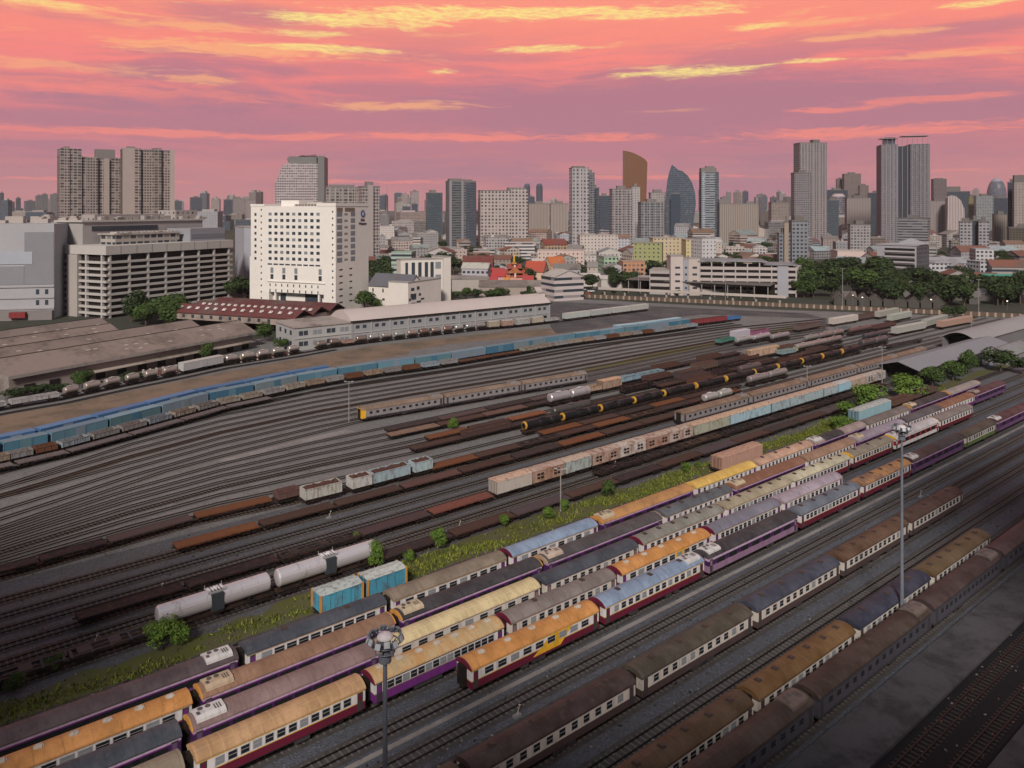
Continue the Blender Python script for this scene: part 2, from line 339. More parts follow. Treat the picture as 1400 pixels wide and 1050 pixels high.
# colours
MAROON = paint((.13, .012, .035)); YELL = paint((.62, .38, .06)); WHITE = paint((.66, .64, .66)); CREAMW = paint((.58, .54, .50))
TANC = paint((.42, .30, .20)); PURP = paint((.15, .028, .19)); DPURP = paint((.055, .015, .085)); LILAC = paint((.48, .36, .50)); MAUVE = paint((.26, .16, .26))
BROWNM = paint((.075, .050, .050)); GREYB = paint((.070, .070, .090)); GREYD = paint((.048, .047, .058)); GREEN = paint((.10, .16, .05)); RED = paint((.30, .03, .04))
ORNG = paint((.55, .26, .06)); YELLOW = paint((.75, .42, .03)); BRMAUVE = paint((.24, .15, .17))
LIV = {
 'maroon': [(.95, 1.75, MAROON), (1.75, 1.84, YELL), (1.84, 2.84, WHITE), (2.84, 2.92, YELL), (2.92, 3.06, TANC)],
 'maroonp': [(.95, 1.85, PURP), (1.85, 1.93, TANC), (1.93, 2.86, WHITE), (2.86, 3.06, GREYD)],
 'maroonb': [(.95, 1.75, MAROON), (1.75, 1.82, YELL), (1.82, 2.86, WHITE), (2.86, 3.06, BROWNM)],
 'white': [(.95, 1.75, PURP), (1.75, 1.82, YELL), (1.82, 2.82, WHITE), (2.82, 2.98, TANC), (2.98, 3.06, MAROON)],
 'whiteg': [(.95, 1.75, BRMAUVE), (1.75, 1.82, CREAMW), (1.82, 2.86, CREAMW), (2.86, 3.06, BRMAUVE)],
 'purple': [(.95, 1.75, paint((.13, .065, .16))), (1.75, 2.62, DPURP), (2.62, 2.75, PURP), (2.75, 3.06, LILAC)],
 'lilac': [(.95, 1.9, MAUVE), (1.9, 2.62, DPURP), (2.62, 3.06, LILAC)],
 'brown': [(.95, 1.72, BROWNM), (1.72, 1.80, CREAMW), (1.80, 2.86, CREAMW), (2.86, 3.06, BROWNM)],
 'grey': [(.95, 1.2, GREYD), (1.2, 2.1, GREYB), (2.1, 2.7, GREYB), (2.7, 3.06, GREYD)],
 'silver': [(.95, 1.25, GREYD), (1.25, 2.75, paint((.25, .23, .24))), (2.75, 3.06, paint((.20, .17, .16)))],
 'green': [(.95, 1.75, GREEN), (1.75, 1.85, CREAMW), (1.85, 2.84, CREAMW), (2.84, 3.06, GREYD)],
 'red': [(.95, 1.7, WHITE), (1.7, 2.65, RED), (2.65, 3.06, WHITE)],
}
def window_mesh(key, w_, h_, z0, fr, gl=GLASS):
    k = ('win', key)
    if k in _mc: return _mc[k]
    mb = MB()
    mb.box(0, 0, z0-.06, w_+.12, 2.83, h_+.12, 0); mb.box(0, 0, z0, w_, 2.85, h_, 1)
    mb.box(0, 0, z0+h_*.52, w_, 2.87, .045, 0)
    _mc[k] = mb.mesh('window', [fr, gl]); return _mc[k]
ALU = paint((.36, .36, .38)); BLIND = mat('window_blind', (.20, .22, .24), .5, .3, 1.0)
WIN = {
 'sq': (window_mesh('sq', .78, .70, 2.00, ALU), window_mesh('sqb', .78, .70, 2.00, ALU, BLIND)),
 'wide': (window_mesh('wide', 1.15, .66, 2.02, ALU), window_mesh('wideb', 1.15, .66, 2.02, ALU, BLIND)),
 'long': (window_mesh('long', 1.75, .60, 1.92, BLACK), window_mesh('longb', 1.75, .60, 1.92, BLACK)),
 'small': (window_mesh('small', .70, .50, 1.95, GREYD), window_mesh('smallb', .7, .5, 1.95, GREYD)),
 'narrow': (window_mesh('nar', .55, .74, 1.98, ALU), window_mesh('narb', .55, .74, 1.98, ALU, BLIND)),
}
def bogie_mesh(wb=2.1, r=.43):
    k = ('bogie', wb)
    if k in _mc: return _mc[k]
    mb = MB()
    for y in (-.95, .95):
        mb.box(0, y, .48, wb+.9, .12, .22, 0); mb.box(0, y, .35, .5, .14, .3, 0)
        for x in (-wb/2, wb/2): mb.box(x, y, .32, .3, .16, .3, 0)
    mb.box(0, 0, .5, .4, 1.9, .25, 0)
    for x in (-wb/2, wb/2):
        mb.cyl((x, -.62, r+.19), (x, .62, r+.19), .08, n=6, m=0)
        for y in (-.58, .5): mb.cyl((x, y, r+.19), (x, y+.1, r+.19), r, n=14, m=1)
    _mc[k] = mb.mesh('bogie', [BLACK, RAIL]); return _mc[k]
def pod_mesh():
    if 'pod' in _mc: return _mc['pod']
    mb = MB(); pr = [(-.34, 0), (-.30, .14), (-.16, .22), (.16, .22), (.30, .14), (.34, 0)]
    for sc_, x0, x1 in ((1.0, -.26, .26),): mb.ext(pr, x0, x1, 0)
    pr2 = [(a*.7, b_*.7) for a, b_ in pr]
    mb.ext(pr2, -.42, -.26, 0); mb.ext(pr2, .26, .42, 0)
    _mc['pod'] = mb.mesh('roof_vent', [paint((.50, .46, .40))]); return _mc['pod']
def podd_mesh():
    if 'podd' in _mc: return _mc['podd']
    mb = MB(); mb.ext([(-.36, 0), (-.32, .12), (.32, .12), (.36, 0)], -.3, .3, 0); mb.box(0, 0, .12, .4, .5, .07, 0)
    _mc['podd'] = mb.mesh('roof_vent', [paint((.07, .05, .045))]); return _mc['podd']
def ac_mesh(c0):
    k = ('ac', c0)
    if k in _mc: return _mc[k]
    mb = MB(); mb.ext([(-1.12, 3.42), (-1.05, 3.72), (-.6, 3.93), (.6, 3.93), (1.05, 3.72), (1.12, 3.42)], -1.45, 1.45, 0)
    for x in (-.75, .0): mb.cyl((x, .28, 3.93), (x, .28, 3.97), .27, n=14, m=1)
    for x in (.55, .8, 1.05): mb.box(x, -.2, 3.93, .12, .9, .02, 1)
    mb.box(-1.1, -.35, 3.93, .3, .5, .05, 1)
    _mc[k] = mb.mesh('air_conditioner', [paint(c0, .2), paint((.09, .085, .085))]); return _mc[k]
ARC = [(-1.47, 3.02), (-1.44, 3.16), (-1.25, 3.36), (-.95, 3.54), (-.5, 3.69), (0, 3.75), (.5, 3.69), (.95, 3.54), (1.25, 3.36), (1.44, 3.16), (1.47, 3.02)]
def coach(A, B, liv, roof, win, n, pods=0, podk='l', ac=None, cap=None, label='', group=None, extra=None, gap=.55, shade=1.0):
    """railway coach standing between world points A and B at rail level"""
    d = (B-A); Ln = d.length-2*gap; mid = (A+B)/2; rz = math.atan2(d.y, d.x)
    t = root('railway_coach', (mid.x, mid.y, .18), rz, label, 'railway coach', group); h = Ln/2
    bands = LIV[liv]; mats = [b_[2] for b_ in bands]+[paint((.05, .045, .05))]; mb = MB()
    for i, (z0, z1, _) in enumerate(bands):
        last = i == len(bands)-1
        mb.ext([(-1.4, z0), (-1.4, z1), (1.4, z1), (1.4, z0)], -h, h, i, capm=i)
    mb.box(0, 0, .75, Ln-.4, 2.5, .2, len(bands))
    rr = random.Random(int(mid.x*10))
    for k in range(5): mb.box(rr.uniform(-.22, .22)*Ln, rr.choice((-.8, .8)), .35, rr.uniform(.8, 2.0), .8, .42, len(bands))
    for e in (-1, 1):    # vestibule door recesses near both ends
        mb.box(e*(h-.6), 0, 1.0, .66, 2.815, 1.85, len(bands)); mb.box(e*(h-.6), 0, 1.95, .42, 2.83, .7, 0)
    link('body', mb.mesh('body', mats), t)
    mb = MB(); ms = [0]*10+[0]; mb.ext(ARC, -h-.08, h+.08, 0)
    ro = link('roof', mb.mesh('roof', [roof]), t)
    if cap is not None:
        for e in (-1, 1):
            mb = MB(); arc2 = [(y*1.01, z+.015) for y, z in ARC]
            mb.ext(arc2, e*(h+.07)-.07, e*(h+.07)+.07, 0); link('roof_end', mb.mesh('roof_end', [cap]), t)
    for e in (-1, 1):
        mb = MB(); mb.box(e*(h+gap*.5+.02), 0, 1.05, gap-.02, 1.15, 2.15, 0); mb.box(e*(h+.3), .0, .7, .5, .3, .25, 0)
        link('gangway', mb.mesh('gangway', [BLACK]), t)
        link('bogie', bogie_mesh(), t, (e*Ln*.35, 0, 0))
    wm = WIN[win]; span = Ln-3.0
    for k in range(n):
        x = -span/2+span*(k+.5)/n
        link('window', wm[1] if rr.random() < .25 else wm[0], t, (x, 0, 0))
    pm = pod_mesh() if podk == 'l' else podd_mesh()
    for k in range(pods):
        x = -Ln/2+Ln*(k+.6)/(pods+.2); link('roof_vent', pm, t, (x, rr.uniform(-.12, .12), 3.71))
    if ac:
        for e in ac[0]: link('air_conditioner', ac_mesh(ac[1]), t, (e*(h-1.9), 0, 0))
    if extra: extra(t, h)
    return t
def rake(q, spec, start, phrase, lean=0.0):
    """spec: list of (px_end, livery, roof colour, roof kind, window, n, pods, podkind, ac, cap, label, extra)"""
    px = start
    for sp_ in spec:
        pe, liv, rc, rk, win, n, pods, pk, ac, cap, lab = sp_[:11]; ex = sp_[11] if len(sp_) > 11 else None
        if liv is None: px = pe; continue
        A = SQ(s_at(px, q), q); B = SQ(s_at(pe, q), q)
        coach(A, B, liv, roofmat(rc, rk), win, n, pods, pk, ac, cap, lab, phrase, ex); px = pe
# roof colours
T_OR = (.42, .195, .06); T_TAN = (.34, .21, .11); T_CRM = (.46, .38, .22); T_SLT = (.040, .048, .064); T_MAU = (.17, .115, .115); T_BRN = (.20, .115, .075)
T_GRY = (.15, .13, .125); T_BLU = (.17, .23, .33); T_DRK = (.032, .030, .036); T_LAV = (.27, .23, .28); T_DBR = (.040, .026, .025); T_OLV = (.20, .165, .125); T_NVY = (.020, .026, .048)
T_YEL = (.50, .33, .09); T_SAL = (.36, .23, .17); T_GGR = (.17, .17, .155); T_CGR = (.36, .34, .25); T_RBR = (.17, .08, .05); T_MRN = (.055, .024, .027); T_DOL = (.052, .046, .035)
W1 = (.55, .54, .55); W2 = (.50, .42, .30)
def yellow_panel(t, h):
    mb = MB(); x0, x1 = h*.12, h*.48
    for y, sg in ((-1.4, -1), (1.4, 1)):
        y0, y1 = sorted((y, y+sg*.012))
        p = [(x0-2.2, y0, 1.2), (x1-1.4, y0, 1.2), (x1-1.4, y1, 1.2), (x0-2.2, y1, 1.2), (x0+.6, y0, 2.92), (x1+.6, y0, 2.92), (x1+.6, y1, 2.92), (x0+.6, y1, 2.92)]
        mb.hexa(p, 0)
    link('yellow_panel', mb.mesh('yellow_panel', [YELLOW]), t)
def black_patch(x0f, x1f, c0=(.03, .03, .035)):
    def f(t, h):
        mb = MB(); arc2 = [(y*1.003, z+.006) for y, z in ARC]; mb.ext(arc2, h*x0f, h*x1f, 0)
        link('roof_patch', mb.mesh('roof_patch', [roofmat(c0)]), t)
    return f
GR = 'coaches stabled side by side'
rake(42.8, [
 (1099, 'grey', (.036, .026, .021), 'plain', 'small', 13, 0, 'd', ((1,), (.14, .11, .10)), None, 'brown-roofed grey coach beside the concrete platform, cut off at the bottom edge'),
 (1260, 'grey', (.036, .024, .019), 'plain', 'small', 14, 1, 'd', ((1,), (.14, .115, .105)), None, 'long grey coach by the platform with pinkish cooling unit, behind the tall lamp mast foot'),
 (1357, 'grey', (.034, .022, .022), 'plain', 'small', 14, 0, 'd', ((1,), (.15, .13, .125)), None, 'dark grey coach with dull mauve roof by the platform, second from right'),
 (1455, 'grey', (.045, .030, .030), 'plain', 'small', 14, 0, 'd', None, None, 'rightmost grey coach beside the concrete platform, cut off at the right edge')], 870, 'grey coaches beside the platform')
rake(46.6, [
 (1018, 'brown', (.065, .040, .020), 'plain', 'sq', 12, 5, 'd', None, None, 'brown-roofed coach at the bottom edge next to the grey platform train'),
 (1157, 'brown', (.115, .062, .022), 'plain', 'sq', 12, 6, 'd', None, None, 'orange-brown roofed coach with paired dark roof vents next to the grey train'),
 (1260, 'brown', T_NVY, 'plain', 'sq', 12, 3, 'd', None, None, 'navy-roofed coach crossed by the tall right lamp mast, nearest the platform'),
 (1342, 'brown', (.085, .058, .028), 'plain', 'sq', 12, 6, 'd', None, None, 'olive-brown roofed end coach beside the grey train, right part of the photo')], 842, 'brown and white coaches near the platform')
rake(56.7, [
 (630, 'brown', (.06, .05, .032), 'plain', 'sq', 11, 3, 'd', None, None, 'olive-roofed coach mostly below the bottom edge of the photo'),
 (860, 'brown', T_DBR, 'plain', 'sq', 11, 4, 'd', None, None, 'dark chocolate-roofed white coach with four vents at the bottom edge'),
 (1019, 'brown', T_DOL, 'plain', 'sq', 11, 4, 'd', None, None, 'dark olive-roofed white coach with four crescent vents'),
 (1138, 'brown', (.035, .042, .065), 'plain', 'sq', 11, 4, 'd', None, None, 'slate-black roofed white coach in the lone five-coach train'),
 (1232, 'brown', (.075, .042, .024), 'plain', 'sq', 12, 6, 'd', None, None, 'brown-roofed coach with six paired vents left of the tall right lamp mast'),
 (1306, 'brown', (.050, .028, .022), 'plain', 'sq', 12, 4, 'd', None, None, 'red-brown roofed end coach just right of the tall lamp mast')], 470, 'coaches of the lone train right of the empty tracks')
rake(69.5, [
 (812, 'maroon', T_OR, 'plain', 'wide', 9, 5, 'l', None, MAROON, 'orange-roofed maroon and white coach with a yellow panel at its middle', yellow_panel),
 (955, 'maroon', T_BLU, 'plain', 'sq', 13, 3, 'd', ((1,), W1), MAROON, 'blue-roofed maroon and white coach with white cooling unit'),
 (1082, 'lilac', T_DRK, 'plain', 'long', 7, 0, 'd', ((-1,), W1), None, 'lilac and purple coach with black roof and white cooling unit'),
 (1168, 'maroonb', (.10, .12, .155), 'plain', 'sq', 14, 5, 'd', None, None, 'slate-blue roofed coach with white upper side and brown-mauve lower side'),
 (1237, 'maroonb', T_BRN, 'patch', 'sq', 13, 5, 'd', None, None, 'brown-roofed coach with rusty yellow end under the tall right mast'),
 (1310, 'purple', T_DBR, 'plain', 'long', 7, 0, 'd', ((-1,), W1), None, 'purple coach whose roof is half brown half black, right of the tall mast', black_patch(-.05, 1.0)),
 (1354, 'green', T_DOL, 'plain', 'sq', 11, 0, 'd', None, None, 'green and cream coach with dark olive roof'),
 (1440, 'purple', T_MRN, 'plain', 'long', 8, 0, 'd', ((-1,), W1), None, 'dark purple coach with maroon roof at the right edge')], 629, GR)
rake(74.15, [
 (254, 'maroon', T_OLV, 'plain', 'wide', 9, 0, 'l', None, None, 'grey-brown roofed coach at the bottom left edge of the photo'),
 (497, 'maroon', T_TAN, 'rib', 'sq', 12, 0, 'l', None, None, 'tan ribbed-roof maroon and white coach left of the near lamp mast'),
 (684, 'maroonp', (.42, .32, .18), 'patch', 'sq', 15, 7, 'l', None, MAROON, 'cream roofed purple and white coach with a row of pale vents by the near mast'),
 (836, 'whiteg', T_GRY, 'plain', 'sq', 11, 2, 'd', None, MAROON, 'grey-roofed white coach behind the orange coach with the yellow panel'),
 (964, 'white', T_OR, 'plain', 'wide', 10, 5, 'l', None, MAROON, 'orange-roofed white coach with a yellow side patch and pale vents', lambda t, h: yellow_panel(t, h*.9)),
 (1060, 'white', (.14, .14, .18), 'plain', 'sq', 13, 0, 'l', None, MAROON, 'lavender-grey roofed white coach behind the lilac coach'),
 (1144, 'white', T_LAV, 'plain', 'sq', 12, 0, 'l', None, None, 'pale pinkish-lavender roofed white coach with gap beyond it')], 60, GR)
rake(78.7, [
 (250, 'purple', T_SLT, 'plain', 'long', 8, 0, 'l', None, None, 'slate-roofed purple coach with pale lilac edge at lower left'),
 (515, 'purple', T_MAU, 'plain', 'long', 8, 0, 'l', ((-1,), W1), ORNG, 'mauve-roofed purple coach with white cooling unit, its far end behind the near mast'),
 (733, 'whiteg', T_CRM, 'rib', 'wide', 9, 0, 'l', None, TANC, 'cream ribbed-roof coach just right of the near lamp mast head'),
 (866, 'whiteg', T_SLT, 'plain', 'sq', 10, 0, 'l', None, None, 'dark slate-roofed coach beyond the cream ribbed-roof one'),
 (983, 'white', T_GGR, 'plain', 'sq', 12, 6, 'd', None, MAROON, 'grey-green roofed white coach with dark vents behind the orange white coach'),
 (1075, 'white', (.27, .235, .17), 'plain', 'sq', 14, 6, 'd', None, None, 'olive-tan roofed white coach with many dark vents'),
 (1155, 'maroonb', T_CGR, 'plain', 'sq', 14, 6, 'd', None, None, 'pale cream-green roofed coach with fine vents'),
 (1214, 'maroon', (.20, .18, .145), 'plain', 'sq', 12, 3, 'd', None, YELLOW, 'olive-roofed coach with red lower side and a yellow far end'),
 (1276, 'red', (.40, .38, .40), 'plain', 'long', 7, 0, 'l', ((-1,), W1), YELLOW, 'white-roofed coach with red window band under the right mast head'),
 (1323, 'maroonb', T_GRY, 'plain', 'sq', 10, 0, 'l', None, None, 'grey-roofed maroon and white end coach of the third coach row')], 18, GR)
rake(83.2, [
 (264, 'white', T_OR, 'plain', 'wide', 10, 6, 'l', None, None, 'orange-roofed white coach with six pale vents at lower left'),
 (537, 'purple', T_BRN, 'plain', 'long', 9, 0, 'l', ((-1,), (.46, .36, .26)), ORNG, 'brown-roofed purple coach with tan cooling unit, behind the near mast head'),
 (736, 'purple', T_DRK, 'plain', 'long', 8, 0, 'l', ((-1,), W2), ORNG, 'black-roofed purple coach with cream and orange cooling unit'),
 (899, 'purple', (.055, .05, .055), 'plain', 'long', 8, 0, 'l', ((-1,), (.52, .42, .36)), TANC, 'charcoal-roofed purple coach with pinkish cooling unit, behind the slate coaches'),
 (995, 'white', (.075, .085, .10), 'plain', 'narrow', 11, 5, 'd', None, None, 'slate-roofed white coach with hooked dark vents, fifth in the brown coach row'),
 (1094, 'purple', T_RBR, 'plain', 'long', 8, 0, 'l', ((-1,), W2), None, 'red-brown roofed purple coach with white cooling unit'),
 (1163, 'white', (.24, .15, .105), 'plain', 'narrow', 12, 0, 'l', None, None, 'copper-brown roofed white coach with narrow windows'),
 (1231, 'purple', (.23, .20, .25), 'plain', 'long', 8, 0, 'l', ((-1,), W2), None, 'lavender-roofed dark purple coach with cream cooling unit'),
 (1281, 'maroonb', (.07, .065, .075), 'plain', 'sq', 10, 0, 'l', None, None, 'slate-roofed coach right behind the white-roofed red coach'),
 (1326, 'white', T_RBR, 'plain', 'sq', 9, 0, 'l', None, None, 'rust-roofed white coach next to last of its row by the trees'),
 (1369, 'purple', T_MRN, 'plain', 'long', 7, 0, 'l', ((-1,), (.3, .25, .22)), None, 'dark maroon-roofed purple end coach near the right bushes')], -40, GR)
rake(88.0, [
 (326, 'purple', (.062, .045, .052), 'plain', 'long', 12, 0, 'l', ((1,), W1), None, 'long dark brown-roofed lilac coach at the far left beside the grass strip'),
 (526, 'white', T_SLT, 'plain', 'wide', 10, 2, 'd', None, None, 'slate-roofed white coach in front of the blue boxcars'),
 (688, 'white', (.16, .13, .10), 'plain', 'wide', 9, 0, 'l', None, None, 'grey-brown roofed white coach beside the grass strip'),
 (812, 'white', T_BLU, 'plain', 'wide', 8, 0, 'l', None, MAROON, 'sky-blue roofed coach with maroon ends beside the grass'),
 (942, 'purple', (.33, .175, .075), 'patch', 'long', 7, 0, 'l', ((-1,), W2), ORNG, 'orange-brown roofed purple coach beside the grass strip'),
 (1028, 'white', T_YEL, 'plain', 'narrow', 11, 0, 'l', None, None, 'bright yellow-orange roofed white coach beside the pink boxcar'),
 (1105, 'white', T_SAL, 'plain', 'narrow', 13, 4, 'd', None, None, 'salmon-roofed white coach with small dark vents'),
 (1178, 'purple', (.25, .2, .19), 'plain', 'long', 7, 0, 'l', ((-1,), W1), None, 'purple coach with pink, black and tan roof sections', black_patch(-.65, .1)),
 (1238, 'white', (.12, .105, .10), 'plain', 'narrow', 12, 0, 'l', None, None, 'dark grey-roofed white coach in front of the pale blue boxcar'),
 (1291, 'purple', (.03, .028, .032), 'plain', 'long', 6, 0, 'l', ((-1,), W2), ORNG, 'jet-black roofed brown-purple coach below the green bushes'),
 (1334, 'purple', (.21, .19, .18), 'plain', 'long', 6, 0, 'l', None, ORNG, 'pale grey-roofed end coach of the row nearest the bushes')], -40, GR)

# ------------------------------------------------------------------ freight wagons
def wagon_parts(kind, Ln):
    """list of (part name, mesh, local location) for one wagon of length Ln, rail level at 0; cached"""
    Ln = round(Ln*2)/2; k = ('wag', kind, Ln)
    if k in _mc: return _mc[k]
    h = Ln/2; parts = []; UF = mat('wagon_underframe', (.014, .011, .011), .85, .4, .6, second=(.05, .026, .018), secamt=.5)
    def under(bog=True, w_=2.0):
        mb = MB(); mb.box(0, 0, .78, Ln-.6, .5, .3, 0)
        for y in (-w_/2, w_/2): mb.box(0, y, .82, Ln-.5, .14, .26, 0)
        for e in (-1, 1): mb.box(e*(h-.3), 0, .75, .16, w_+.3, .34, 0); mb.box(e*(h-.02), 0, .85, .55, .22, .18, 0)
        parts.append(('underframe', mb.mesh('underframe', [UF]), (0, 0, 0)))
        for e in (-1, 1): parts.append(('bogie', bogie_mesh(1.7), (e*(h-1.9), 0, 0)))
    if kind == 'flat':
        under(); mb = MB(); mb.box(0, 0, 1.08, Ln-.5, 2.5, .1, 0)
        n = max(3, int(Ln/1.6))
        for i in range(n+1):
            x = -h+.4+(Ln-.8)*i/n
            for y in (-1.3, 1.3): mb.box(x, y, .9, .14, .12, .36, 0)
        for y in (-1.22, 1.22): mb.box(0, y, 1.0, Ln-.6, .1, .24, 0)
        parts.append(('deck', mb.mesh('deck', [TRUST]), (0, 0, 0)))
    elif kind == 'skel':
        under(); mb = MB()
        for y in (-.9, .9): mb.box(0, y, 1.0, Ln-.5, .22, .22, 0)
        n = int(Ln/2.2)
        for i in range(n+1): mb.box(-h+.5+(Ln-1)*i/n, 0, 1.02, .28, 2.4, .16, 0)
        for x in (-h*.62, h*.1): mb.box(x, 0, 1.18, 1.3, 1.5, .1, 0)
        parts.append(('frame', mb.mesh('frame', [TRUST]), (0, 0, 0)))
    elif kind in ('box', 'boxs', 'boxr'):
        under(); mb = MB(); H = 3.35
        mb.box(0, 0, 1.1, Ln-.6, 2.6, H-1.1, 0)
        n = int(Ln/1.15)
        for i in range(n+1):
            x = -h+.35+(Ln-.7)*i/n
            mb.box(x, 0, 1.08, .10, 2.72, H-1.08, 0)
        for e in (-1, 1):
            for y in (-.85, 0, .85): mb.box(e*(h-.27), y, 1.1, .1, .09, H-1.1, 0)
        m_ = TRUST2 if kind == 'boxr' else (TRUST if kind == 'boxs' else TINT)
        parts.append(('body', mb.mesh('body', [m_]), (0, 0, 0)))
        mb = MB(); mb.ext([(-1.38, H), (-1.3, H+.1), (0, H+.3), (1.3, H+.1), (1.38, H)], -h+.2, h-.2, 0)
        for i in range(n+1): mb.ext([(-1.39, H+.02), (-1.3, H+.14), (0, H+.335), (1.3, H+.14), (1.39, H+.02)], -h+.32+(Ln-.7)*i/n, -h+.4+(Ln-.7)*i/n, 0)
        parts.append(('roof', mb.mesh('roof', [TRUST2 if kind == 'boxr' else TRUST]), (0, 0, 0)))
        mb = MB()
        mb.box(-.6, 0, 1.2, 1.15, 2.78, H-1.35, 0); mb.box(.65, 0, 1.2, 1.15, 2.79, H-1.35, 0); mb.box(0, 0, H-.16, 4.0, 2.84, .07, 0)
        parts.append(('sliding_door', mb.mesh('sliding_door', [m_]), (0, 0, 0)))
        if kind == 'boxr':
            mb = MB()
            for x in (-h*.62, -h*.4, h*.4, h*.62):
                for y in (-1.34, 1.34):
                    for zz in (1.7, 2.35): mb.box(x, y, zz, .7, .05, .42, 0)
            parts.append(('vent_slats', mb.mesh('vent_slats', [BLACK]), (0, 0, 0)))
    elif kind in ('tank', 'tanks', 'tankb'):
        under(w_=1.7); r = {'tank': 1.2, 'tanks': .98, 'tankb': .95}[kind]; zc = 1.25+r
        def shell(x0, x1):
            mb = MB(); n = 20; secs = [(x0, .0), (x0+.02, .55), (x0+.12, .86), (x0+.3, 1.0), (x1-.3, 1.0), (x1-.12, .86), (x1-.02, .55), (x1, 0)]
            rings = [[(x, r*f*math.cos(a*2*math.pi/n), zc+r*f*math.sin(a*2*math.pi/n)) for a in range(n)] for x, f in secs]
            for a_, b_ in zip(rings, rings[1:]):
                for i in range(n): mb.face((a_[i], b_[i], b_[(i+1) % n], a_[(i+1) % n]), 0)
            me = mb.mesh('tank', [TANKM]); me.polygons.foreach_set('use_smooth', [True]*len(me.polygons)); return me
        parts.append(('tank', shell(-h+.45, h-.45), (0, 0, 0)))
        mb = MB(); mb.cyl((0, 0, zc+r-.1), (0, 0, zc+r+.25), .3, n=10, m=0)
        mb.box(0, 0, zc+r+.06, 2.0, .9, .05, 0); parts.append(('dome', mb.mesh('dome', [TINT]), (0, 0, 0)))
        mb = MB()
        for x in (-h*.55, h*.55): mb.box(x, 0, 1.0, .3, 2.0, .55, 0)
        for x in (-.7, .7):
            for y in (-1.25, 1.25): mb.cyl((x, y, 1.0), (x*.6, y*.3, zc+r+.1), .035, n=5, m=0)
        mb.box(0, -1.1, 1.0, 1.6, .3, .3, 0)
        parts.append(('saddle', mb.mesh('saddle', [BLACK]), (0, 0, 0)))
    elif kind in ('hop', 'gon'):
        under(); mb = MB(); H = 2.9 if kind == 'hop' else 2.15; t_ = .09; b0 = 1.1
        for y in (-1.25, 1.25): mb.box(0, y, b0, Ln-.8, t_, H-b0, 0)
        for x in (-h+.45, h-.45): mb.box(x, 0, b0, t_, 2.5, H-b0, 0)
        mb.box(0, 0, b0, Ln-.9, 2.4, .15, 0)
        n = max(3, int(Ln/1.4))
        for i in range(n+1):
            x = -h+.5+(Ln-1.0)*i/n
            for y in (-1.33, 1.33): mb.box(x, y, b0, .12, .1, H-b0, 0)
        for y in (-1.29, 1.29): mb.box(0, y, H, Ln-.7, .2, .1, 0)
        for x in (-h+.45, h-.45): mb.box(x, 0, H, .2, 2.78, .1, 0)
        parts.append(('body', mb.mesh('body', [TRUST]), (0, 0, 0)))
        mb = MB(); rr = random.Random(3); z1 = H-.05 if kind == 'hop' else b0+.5
        nx, ny = 14, 4; g = [[(-h+.5+(Ln-1)*i/nx, -1.2+2.4*j/ny, z1+rr.uniform(-.22, .2)) for j in range(ny+1)] for i in range(nx+1)]
        for i in range(nx):
            for j in range(ny): mb.face((g[i][j], g[i+1][j], g[i+1][j+1], g[i][j+1]), 0)
        parts.append(('load', mb.mesh('load', [mat('rusty_load', (.075, .035, .028), .95, .5, 1.2)]), (0, 0, 0)))
    elif kind == 'cont':     # long closed blue van with pale roof
        under(); mb = MB(); mb.box(0, 0, 1.15, Ln-.5, 2.6, 2.45, 0)
        n = int(Ln/2.4)
        for i in range(n+1): mb.box(-h+.3+(Ln-.6)*i/n, 0, 1.13, .12, 2.68, 2.47, 0)
        parts.append(('body', mb.mesh('body', [TINT]), (0, 0, 0)))
        mb = MB(); mb.ext([(-1.36, 3.6), (-1.2, 3.75), (1.2, 3.75), (1.36, 3.6)], -h+.2, h-.2, 0)
        parts.append(('roof', mb.mesh('roof', [TINT]), (0, 0, 0)))
        mb = MB()
        mb.box(0, 0, 1.25, 2.2, 2.77, 2.2, 0)
        parts.append(('sliding_door', mb.mesh('sliding_door', [TINT]), (0, 0, 0)))
    _mc[k] = parts; return parts
TANKM = mat('tank_skin', (1, 1, 1), .34, .12, .35, metal=.55, tint=True, second=(.20, .17, .17), secamt=.12, stretch=(2.5, 1, .6))
CATS = {'flat': ('flat_wagon', 'flat wagon'), 'skel': ('skeleton_wagon', 'flat wagon'), 'box': ('boxcar', 'boxcar'), 'boxs': ('boxcar', 'boxcar'), 'boxr': ('boxcar', 'boxcar'),
        'tank': ('tank_wagon', 'tank wagon'), 'tanks': ('tank_wagon', 'tank wagon'), 'tankb': ('tank_wagon', 'tank wagon'), 'hop': ('hopper_wagon', 'hopper wagon'), 'gon': ('gondola_wagon', 'gondola wagon'), 'cont': ('boxcar', 'boxcar')}
def wagon(A, B, kind, color, label, group=None, over=None, gap=0.0):
    d = B-A; mid = (A+B)/2; rz = math.atan2(d.y, d.x); nm, cat = CATS[kind]; Ln = max(5.0, d.length-gap)
    t = root(nm, (mid.x, mid.y, .18), rz, label, cat, group)
    for pn, me, lc in wagon_parts(kind, Ln):
        cc = color
        if over and pn in over: cc = over[pn]
        link(pn, me, t, lc, None, cc)
    return t
def jit(c0, a=.15):
    m = rnd.uniform(1-a, 1+a); return tuple(max(.005, k*m*rnd.uniform(1-a*.2, 1+a*.2)) for k in c0)
